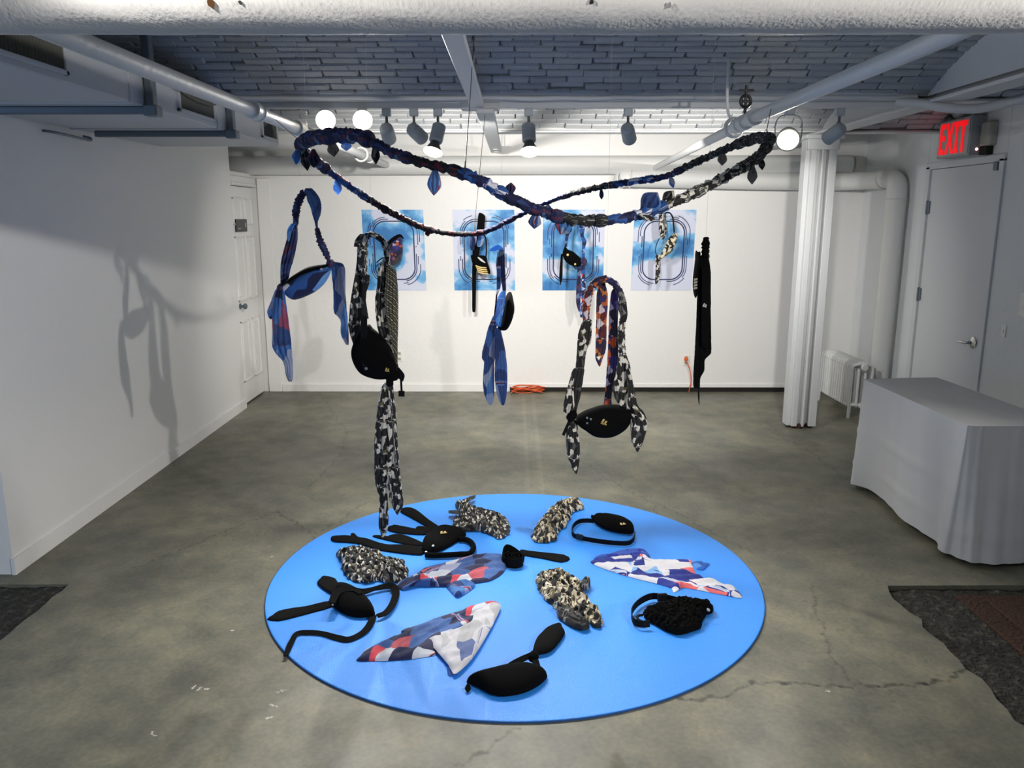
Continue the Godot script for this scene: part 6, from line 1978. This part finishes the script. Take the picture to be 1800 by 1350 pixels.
	pad(st, [v(0.458, 0.022, -4.449), v(0.509, 0.022, -4.422), v(0.565, 0.022, -4.45), v(0.638, 0.022, -4.423), v(0.672, 0.022, -4.335), v(0.675, 0.022, -4.267), v(0.655, 0.022, -4.217), v(0.593, 0.022, -4.225), v(0.519, 0.022, -4.274), v(0.469, 0.022, -4.36)], up, 0.05, 0.008)
	bag = obj("pouch", st, M.black, t)
	emblem(bag, v(0.6, 0.07, -4.24), v(0, 1, 0.4), v(-0.2, 0, -1), 0.026, M.gold)
	stud(bag, v(0.488, 0.04, -4.359), v(-0.2, 1, 0.4), 0.005, M.silver)
	st = mb()
	band(st, [v(0.459, 0.028, -4.389), v(0.42, 0.028, -4.398), v(0.369, 0.028, -4.38), v(0.331, 0.028, -4.301), v(0.321, 0.028, -4.201), v(0.357, 0.028, -4.144), v(0.473, 0.028, -4.089), v(0.597, 0.028, -4.066), v(0.646, 0.028, -4.113), v(0.669, 0.028, -4.202)], 0.026, up, 0.004, up)
	obj("belt", st, M.black_strap, t)
	st = mb()
	box(st, v(0.357, 0.03, -4.147), v(0.045, 0.034, 0.012), 0.004, Basis(up, -0.6))
	obj("buckle", st, M.black_plastic, t)
	st = mb()
	leaf_end(st, v(0.459, 0.045, -4.363), v(-0.3, 0.5, -0.3), 0.035, 0.02, v(0, 0, 1), 1.0)
	obj("zip_pull", st, M.black_strap, t)

	t = thing("crumpled_scarf", "black and ivory scarf scrunched into two lobes above the wide necktie blade", "scarf", v(-0.72, 0.012, -3.788), g)
	st = mb()
	pad(st, [v(-0.942, 0.016, -3.946), v(-0.916, 0.016, -3.968), v(-0.865, 0.016, -3.983), v(-0.818, 0.016, -4.006), v(-0.758, 0.016, -3.976), v(-0.706, 0.016, -3.933), v(-0.677, 0.016, -3.862), v(-0.626, 0.016, -3.834), v(-0.59, 0.016, -3.848), v(-0.561, 0.016, -3.807), v(-0.535, 0.016, -3.74), v(-0.535, 0.016, -3.656), v(-0.559, 0.016, -3.612), v(-0.621, 0.016, -3.618), v(-0.678, 0.016, -3.63), v(-0.715, 0.016, -3.605), v(-0.774, 0.016, -3.624), v(-0.829, 0.016, -3.687), v(-0.865, 0.016, -3.752), v(-0.898, 0.016, -3.868)], up, 0.030, 0.0, 0.024, 29.0, Vector3.ZERO, 2.5, 34, 8, 3.0)
	obj("cloth", st, M.ink_fine, t)

	t = thing("flat_scarf", "long blue, grey and red scarf rolled loosely beside the coiled tie", "scarf", v(-0.295, 0.012, -3.697), g)
	st = mb()
	pad(st, [v(-0.569, 0.014, -3.585), v(-0.523, 0.014, -3.654), v(-0.489, 0.014, -3.692), v(-0.452, 0.014, -3.771), v(-0.34, 0.014, -3.833), v(-0.242, 0.014, -3.903), v(-0.136, 0.014, -3.925), v(-0.059, 0.014, -3.925), v(-0.04, 0.014, -3.841), v(-0.056, 0.014, -3.733), v(-0.113, 0.014, -3.643), v(-0.189, 0.014, -3.611), v(-0.286, 0.014, -3.58), v(-0.33, 0.014, -3.574), v(-0.442, 0.014, -3.574), v(-0.494, 0.014, -3.573), v(-0.532, 0.014, -3.537)], up, 0.022, 0.0, 0.004, 16.0, v(40, 0, 95), 3.0, 20, 6, 4.0)
	var cl := obj("cloth", st, M.blue_flat, t)
	st = mb()
	pad(st, [v(-0.331, 0.014, -3.592), v(-0.273, 0.014, -3.617), v(-0.2, 0.014, -3.611), v(-0.19, 0.014, -3.574), v(-0.208, 0.014, -3.538), v(-0.262, 0.014, -3.459), v(-0.288, 0.014, -3.491), v(-0.31, 0.014, -3.532)], up, 0.012, 0.0, 0.004, 20.0, v(60, 0, 60), 3.0, 12, 5, 5.0)
	obj("folded_corner", st, M.blue_sheer, cl)

	t = thing("coiled_tie", "black necktie rolled into a standing coil with its pointed end laid out", "necktie", v(0.001, 0.012, -3.88), g)
	st = mb()
	var c := v(-0.002, 0.038, -3.829)
	var pts := []
	for i in 40:
		var a := i * 0.42 + 0.4
		var r := 0.010 + 0.0012 * i
		pts.append(c + v(cos(a) * r, 0, sin(a) * r))
	band(st, pts, 0.050, up, 0.003, up, 3)
	obj("coil", st, M.black_tie, t)
	st = mb()
	band(st, [c + v(-0.055, -0.002, 0.015), c + v(-0.062, 0.012, -0.03), c + v(-0.045, 0.024, -0.07), c + v(-0.01, 0.012, -0.075), c + v(0.03, -0.006, -0.05), c + v(0.05, -0.016, -0.03)], [0.052, 0.056, 0.056, 0.05, 0.048], v(0, 0.35, 1), 0.003, v(0.15, 1, -0.15))
	obj("outer_turn", st, M.black_tie, t)
	st = mb()
	pad(st, [v(0.031, 0.014, -4.013), v(0.071, 0.014, -3.999), v(0.152, 0.014, -3.977), v(0.261, 0.014, -3.948), v(0.287, 0.014, -3.891), v(0.238, 0.014, -3.852), v(0.149, 0.014, -3.897), v(0.058, 0.014, -3.933), v(0.028, 0.014, -3.962)], up, 0.005, 0.002, 0.0, 30.0, Vector3.ZERO, 5.0, 6, 2)
	obj("blade", st, M.black_tie, t)

	t = thing("belt_bag", "black bag with a wide necktie blade reaching over the left rim of the blue panel", "bag", v(-0.745, 0.012, -3.408), g)
	for o in [[v(-0.958, 0.018, -3.606), v(-0.952, 0.018, -3.65), v(-0.942, 0.018, -3.679), v(-0.877, 0.018, -3.65), v(-0.84, 0.018, -3.558), v(-0.846, 0.018, -3.51), v(-0.86, 0.018, -3.487), v(-0.895, 0.018, -3.522), v(-0.923, 0.018, -3.552)], [v(-1.094, 0.012, -3.252), v(-1.082, 0.012, -3.288), v(-1.064, 0.012, -3.331), v(-1.007, 0.012, -3.358), v(-0.947, 0.012, -3.374), v(-0.871, 0.012, -3.419), v(-0.84, 0.012, -3.419), v(-0.829, 0.012, -3.369), v(-0.906, 0.012, -3.315), v(-0.971, 0.012, -3.273), v(-1.037, 0.012, -3.237)]]:
		st = mb()
		pad(st, o, up, 0.008, 0.002, 0.0, 30.0, Vector3.ZERO, 4.0, 6, 2)
		obj("necktie", st, M.black_tie, t)
	st = mb()
	pad(st, [v(-0.847, 0.018, -3.452), v(-0.849, 0.018, -3.522), v(-0.838, 0.018, -3.558), v(-0.779, 0.018, -3.54), v(-0.714, 0.018, -3.481), v(-0.665, 0.018, -3.397), v(-0.625, 0.018, -3.305), v(-0.634, 0.018, -3.268), v(-0.709, 0.018, -3.263), v(-0.776, 0.018, -3.304), v(-0.828, 0.018, -3.368)], up, 0.055, 0.006)
	bag = obj("pouch", st, M.black, t)
	st = mb()
	band(st, [v(-0.812, 0.075, -3.284), v(-0.811, 0.075, -3.383), v(-0.781, 0.075, -3.418), v(-0.733, 0.075, -3.412), v(-0.7, 0.075, -3.372)], [0.03, 0.04, 0.035, 0.02], v(0.2, 1, 0.2), 0.006)
	obj("flap", st, M.black_tie, bag)
	for q in [v(-0.696, 0.05, -3.389), v(-0.658, 0.045, -3.322)]:
		emblem(bag, q, v(0.6, 1, -0.1), v(-0.5, 0, -1), 0.018, M.gold)
	stud(bag, v(-0.825, 0.03, -3.356), v(-0.5, 1, 0.4), 0.005, M.silver)
	st = mb()
	band(st, [v(-0.758, 0.03, -3.504), v(-0.715, 0.03, -3.486), v(-0.683, 0.03, -3.504), v(-0.654, 0.03, -3.522), v(-0.604, 0.03, -3.546), v(-0.575, 0.03, -3.534), v(-0.554, 0.03, -3.464), v(-0.555, 0.03, -3.362), v(-0.573, 0.03, -3.282), v(-0.606, 0.03, -3.251)], [0.030, 0.034, 0.022, 0.034, 0.036, 0.034, 0.03, 0.02], v(0, 1, 0.5), 0.004)
	obj("strap", st, M.black_tie, t)
	st = mb()
	band(st, [v(-0.628, 0.018, -3.279), v(-0.629, 0.018, -3.197), v(-0.648, 0.018, -3.124), v(-0.695, 0.018, -3.072), v(-0.748, 0.018, -3.086), v(-0.816, 0.018, -3.119), v(-0.876, 0.018, -3.128), v(-0.925, 0.018, -3.118), v(-0.93, 0.018, -3.058), v(-0.928, 0.018, -2.999), v(-0.924, 0.018, -2.942)], [0.030, 0.032, 0.028, 0.030, 0.024, 0.026, 0.022, 0.026, 0.018], v(0, 1, 0.4), 0.004)
	obj("strap", st, M.black_tie, t)

	t = thing("flat_scarf", "blue, red and white scarf with a pale folded triangle near the panel's front rim", "scarf", v(-0.345, 0.012, -3.079), g)
	st = mb()
	pad(st, [v(-0.627, 0.012, -2.915), v(-0.625, 0.012, -2.949), v(-0.607, 0.012, -3.006), v(-0.546, 0.012, -3.065), v(-0.48, 0.012, -3.121), v(-0.481, 0.012, -3.16), v(-0.38, 0.012, -3.224), v(-0.359, 0.012, -3.242), v(-0.254, 0.012, -3.318), v(-0.114, 0.012, -3.416), v(-0.072, 0.012, -3.405), v(-0.089, 0.012, -3.329), v(-0.16, 0.012, -3.21), v(-0.252, 0.012, -3.103), v(-0.317, 0.012, -3.034), v(-0.318, 0.012, -2.963), v(-0.377, 0.012, -2.941), v(-0.446, 0.012, -2.924), v(-0.534, 0.012, -2.915)], up, 0.014, 0.0, 0.004, 14.0, v(70, 0, 60), 3.0, 20, 6, 6.0)
	cl = obj("cloth", st, M.blue_flat, t)
	st = mb()
	pad(st, [v(-0.362, 0.026, -3.055), v(-0.322, 0.026, -3.082), v(-0.281, 0.026, -3.111), v(-0.219, 0.026, -3.154), v(-0.158, 0.026, -3.217), v(-0.124, 0.026, -3.307), v(-0.1, 0.026, -3.383), v(-0.074, 0.026, -3.377), v(-0.063, 0.026, -3.339), v(-0.088, 0.026, -3.214), v(-0.11, 0.026, -3.121), v(-0.165, 0.026, -2.923), v(-0.225, 0.026, -2.804), v(-0.25, 0.026, -2.836), v(-0.266, 0.026, -2.876), v(-0.315, 0.026, -2.965)], up, 0.008, 0.012, 0.003, 14.0, v(50, 0, 70), 4.0, 16, 6, 7.0)
	obj("folded_flap", st, M.pale_print, cl).set_meta("label", "pale folded triangle")
	st = mb()
	pad(st, [v(-0.268, 0.012, -2.891), v(-0.237, 0.012, -2.843), v(-0.224, 0.012, -2.819), v(-0.241, 0.012, -2.809), v(-0.257, 0.012, -2.813)], up, 0.006, 0.0, 0.0, 30.0, Vector3.ZERO, 3.0, 6, 3)
	obj("folded_corner", st, M.sky_cloth, cl)

	t = thing("belt_bag", "plain black bag with a tied loop, the one nearest the camera on the blue panel", "bag", v(-0.032, 0.012, -2.784), g)
	st = mb()
	pad(st, [v(-0.183, 0.02, -2.755), v(-0.156, 0.02, -2.779), v(-0.098, 0.02, -2.814), v(-0.036, 0.02, -2.85), v(0.025, 0.02, -2.863), v(0.072, 0.02, -2.851), v(0.11, 0.02, -2.831), v(0.126, 0.02, -2.791), v(0.089, 0.02, -2.73), v(0.031, 0.02, -2.682), v(-0.037, 0.02, -2.663), v(-0.09, 0.02, -2.678), v(-0.134, 0.02, -2.718), v(-0.162, 0.02, -2.737)], up, 0.05, 0.008)
	obj("pouch", st, M.black, t)
	st = mb()
	leaf_end(st, v(-0.175, 0.03, -2.736), v(0, -0.35, 1), 0.045, 0.022, up, 1.0)
	obj("strap_end", st, M.black, t)
	st = mb()
	band(st, [v(-0.04, 0.045, -2.789), v(-0.014, 0.045, -2.829), v(0.023, 0.045, -2.87), v(0.071, 0.045, -2.912)], [0.032, 0.028, 0.022], v(0, 1, 0.4), 0.005)
	obj("strap", st, M.black, t)
	st = mb()
	band(st, [v(0.092, 0.045, -2.774), v(0.085, 0.045, -2.83), v(0.08, 0.045, -2.891)], [0.034, 0.028, 0.022], v(0, 1, 0.4), 0.005)
	obj("strap", st, M.black, t)
	st = mb()
	lathe(st, [[0.0, -0.025], [0.018, -0.016], [0.022, 0.0], [0.017, 0.016], [0.0, 0.025]], facing(v(0.075, 0.045, -2.896), v(0.3, 0.2, -1)), 12)
	obj("knot", st, M.black, t)
	st = mb()
	pad(st, [v(0.072, 0.02, -2.955), v(0.076, 0.02, -2.999), v(0.09, 0.02, -3.071), v(0.115, 0.02, -3.123), v(0.14, 0.02, -3.162), v(0.196, 0.02, -3.201), v(0.207, 0.02, -3.167), v(0.214, 0.02, -3.123), v(0.191, 0.02, -3.058), v(0.149, 0.02, -2.977), v(0.104, 0.02, -2.951)], up, 0.022, 0.006, 0.0, 30.0, Vector3.ZERO, 2.5)
	obj("necktie", st, M.black_tie, t)

	t = thing("crumpled_scarf", "sand, black and navy scarf scrunched diagonally in the middle right of the blue panel", "scarf", v(0.25, 0.012, -3.412), g)
	st = mb()
	pad(st, [v(0.103, 0.014, -3.606), v(0.116, 0.014, -3.694), v(0.151, 0.014, -3.714), v(0.193, 0.014, -3.714), v(0.223, 0.014, -3.747), v(0.241, 0.014, -3.701), v(0.287, 0.014, -3.644), v(0.324, 0.014, -3.619), v(0.336, 0.014, -3.564), v(0.32, 0.014, -3.505), v(0.344, 0.014, -3.436), v(0.361, 0.014, -3.343), v(0.392, 0.014, -3.248), v(0.377, 0.014, -3.183), v(0.351, 0.014, -3.188), v(0.327, 0.014, -3.228), v(0.289, 0.014, -3.248), v(0.242, 0.014, -3.3), v(0.198, 0.014, -3.331), v(0.155, 0.014, -3.407), v(0.122, 0.014, -3.498)], up, 0.030, 0.0, 0.024, 27.0, Vector3.ZERO, 2.5, 30, 8, 8.0)
	obj("cloth", st, M.sand_fine, t)
	st = mb()
	pad(st, [v(0.189, 0.02, -3.309), v(0.219, 0.02, -3.33), v(0.263, 0.02, -3.299), v(0.298, 0.02, -3.237), v(0.322, 0.02, -3.202), v(0.313, 0.02, -3.153), v(0.263, 0.02, -3.162), v(0.201, 0.02, -3.247)], up, 0.028, 0.0, 0.010, 30.0, Vector3.ZERO, 2.5, 16, 6, 9.0)
	obj("cloth_end", st, M.ink_dark, t)
	st = mb()
	pad(st, [v(0.308, 0.025, -3.56), v(0.334, 0.025, -3.609), v(0.361, 0.025, -3.596), v(0.359, 0.025, -3.548), v(0.337, 0.025, -3.512), v(0.309, 0.025, -3.506)], up, 0.03, 0.0, 0.008, 30.0, Vector3.ZERO, 2.5, 12, 5, 10.0)
	obj("cloth_end", st, M.ink_dark, t)

	t = thing("flat_scarf", "bright blue and white scarf spread out flat at the right of the blue panel", "scarf", v(0.742, 0.012, -3.746), g)
	st = mb()
	pad(st, [v(0.393, 0.012, -3.853), v(0.421, 0.012, -3.896), v(0.534, 0.012, -3.953), v(0.595, 0.012, -3.983), v(0.697, 0.012, -3.983), v(0.707, 0.012, -3.897), v(0.898, 0.012, -3.89), v(0.905, 0.012, -3.814), v(0.902, 0.012, -3.708), v(0.939, 0.012, -3.638), v(0.966, 0.012, -3.601), v(1.007, 0.012, -3.571), v(1.048, 0.012, -3.571), v(1.067, 0.012, -3.5), v(1.052, 0.012, -3.465), v(0.992, 0.012, -3.488), v(0.905, 0.012, -3.529), v(0.808, 0.012, -3.57), v(0.778, 0.012, -3.54), v(0.753, 0.012, -3.522), v(0.743, 0.012, -3.57), v(0.658, 0.012, -3.631), v(0.584, 0.012, -3.675), v(0.447, 0.012, -3.785)], up, 0.012, 0.0, 0.005, 14.0, v(20, 0, 90), 3.0, 22, 6, 11.0)
	cl = obj("cloth", st, M.bright_print, t)
	st = mb()
	pad(st, [v(0.914, 0.012, -3.855), v(0.956, 0.012, -3.876), v(0.967, 0.012, -3.835), v(0.999, 0.012, -3.835), v(0.972, 0.012, -3.794), v(0.952, 0.012, -3.767), v(0.918, 0.012, -3.774)], up, 0.006, 0.0, 0.003, 20.0, Vector3.ZERO, 3.0, 8, 3)
	obj("folded_corner", st, M.sky_cloth, cl)
	st = mb()
	pad(st, [v(0.408, 0.014, -3.863), v(0.43, 0.014, -3.898), v(0.534, 0.014, -3.956), v(0.595, 0.014, -3.986), v(0.694, 0.014, -3.979), v(0.7, 0.014, -3.906), v(0.607, 0.014, -3.899), v(0.516, 0.014, -3.877)], up, 0.016, 0.0, 0.003, 20.0, v(20, 0, 120), 3.0, 10, 4)
	obj("rolled_edge", st, M.royal_cloth, cl)

	t = thing("belt_bag", "black shaggy fur bag with a buckled belt at the right of the blue panel", "bag", v(0.721, 0.012, -3.279), g)
	st = mb()
	pad(st, [v(0.576, 0.018, -3.304), v(0.609, 0.018, -3.336), v(0.655, 0.018, -3.363), v(0.704, 0.018, -3.39), v(0.748, 0.018, -3.418), v(0.8, 0.018, -3.391), v(0.855, 0.018, -3.369), v(0.897, 0.018, -3.353), v(0.884, 0.018, -3.31), v(0.85, 0.018, -3.284), v(0.819, 0.018, -3.222), v(0.802, 0.018, -3.173), v(0.77, 0.018, -3.148), v(0.7, 0.018, -3.115), v(0.646, 0.018, -3.148), v(0.613, 0.018, -3.197), v(0.581, 0.018, -3.242)], up, 0.045, 0.006, 0.013, 70.0, Vector3.ZERO, 2.5, 34, 10, 12.0)
	bag = obj("pouch", st, M.fur, t)
	st = mb()
	band(st, [v(0.885, 0.035, -3.315), v(0.824, 0.035, -3.352), v(0.743, 0.035, -3.396), v(0.691, 0.035, -3.424), v(0.635, 0.035, -3.435), v(0.578, 0.035, -3.39), v(0.535, 0.035, -3.324), v(0.516, 0.035, -3.261), v(0.519, 0.035, -3.195), v(0.55, 0.035, -3.175), v(0.583, 0.035, -3.18)], 0.028, v(0, 1, 0.3), 0.004, v(0, 1, -0.3))
	obj("belt", st, M.black_strap, t)
	st = mb()
	box(st, v(0.676, 0.045, -3.404), v(0.045, 0.04, 0.014), 0.004, Basis(up, 0.1))
	obj("buckle", st, M.black_plastic, t)
	st = mb()
	tube(st, smooth([v(0.555, 0.035, -3.195), v(0.539, 0.035, -3.215), v(0.541, 0.035, -3.245), v(0.565, 0.035, -3.256)], 5), 0.006, 8)
	obj("strap_loop", st, M.black_strap, t)
	stud(bag, v(0.852, 0.06, -3.256), v(0.4, 1, 0.4), 0.008, M.silver)

# ---------- small things ----------
func build_small() -> void:
	var t := thing("orange_cord", "orange extension cord lying in a loose coil at the foot of the back wall", "extension cord", v(0.133, 0, -7.946))
	var c := v(0.133, 0, -7.946)
	var st := mb()
	var pts := []
	for i in 96:
		var a := i * 0.5
		var lap := i / 12.6
		pts.append(c + v(cos(a) * (0.155 + 0.03 * sin(lap * 2.3)) + 0.02 * sin(lap * 4.1), 0.010 + 0.095 * absf(sin(lap * 1.9)) * (0.6 + 0.4 * sin(a)), sin(a) * (0.065 + 0.015 * cos(lap * 3.0)) - 0.01))
	pts.append(c + v(-0.17, 0.012, 0.03))
	pts.append(c + v(-0.165, 0.012, -0.03))
	tube(st, smooth(pts, 3), 0.0042, 6)
	obj("coil", st, M.orange, t)
	st = mb()
	tube(st, smooth([v(1.785, -0.007, -8.04), v(1.787, 0.031, -8.03), v(1.796, 0.118, -8.01), v(1.779, 0.225, -8.005), v(1.741, 0.318, -8.01)], 5), 0.0055, 8)
	obj("lead", st, M.orange, t)
	st = mb()
	box(st, v(1.735, 0.346, -8.015), v(0.032, 0.042, 0.03), 0.008)
	obj("plug", st, M.orange, t)
	for q in [[v(1.743, 0.328, -8.05), "white wall outlet with the orange plug in it"], [v(-1.175, 0.368, -8.05), "empty white wall outlet at the left of the back wall, behind the big black bag"]]:
		t = thing("wall_outlet", q[1], "outlet", q[0], "outlets on the back wall")
		st = mb()
		box(st, q[0] + v(0, 0, 0.003), v(0.072, 0.115, 0.008), 0.003)
		obj("plate", st, M.white_plastic, t)
		for dy in [-0.028, 0.028]:
			st = mb()
			box(st, q[0] + v(0, dy, 0.008), v(0.03, 0.026, 0.004), 0.001)
			obj("socket", st, M.beige_plastic, t)
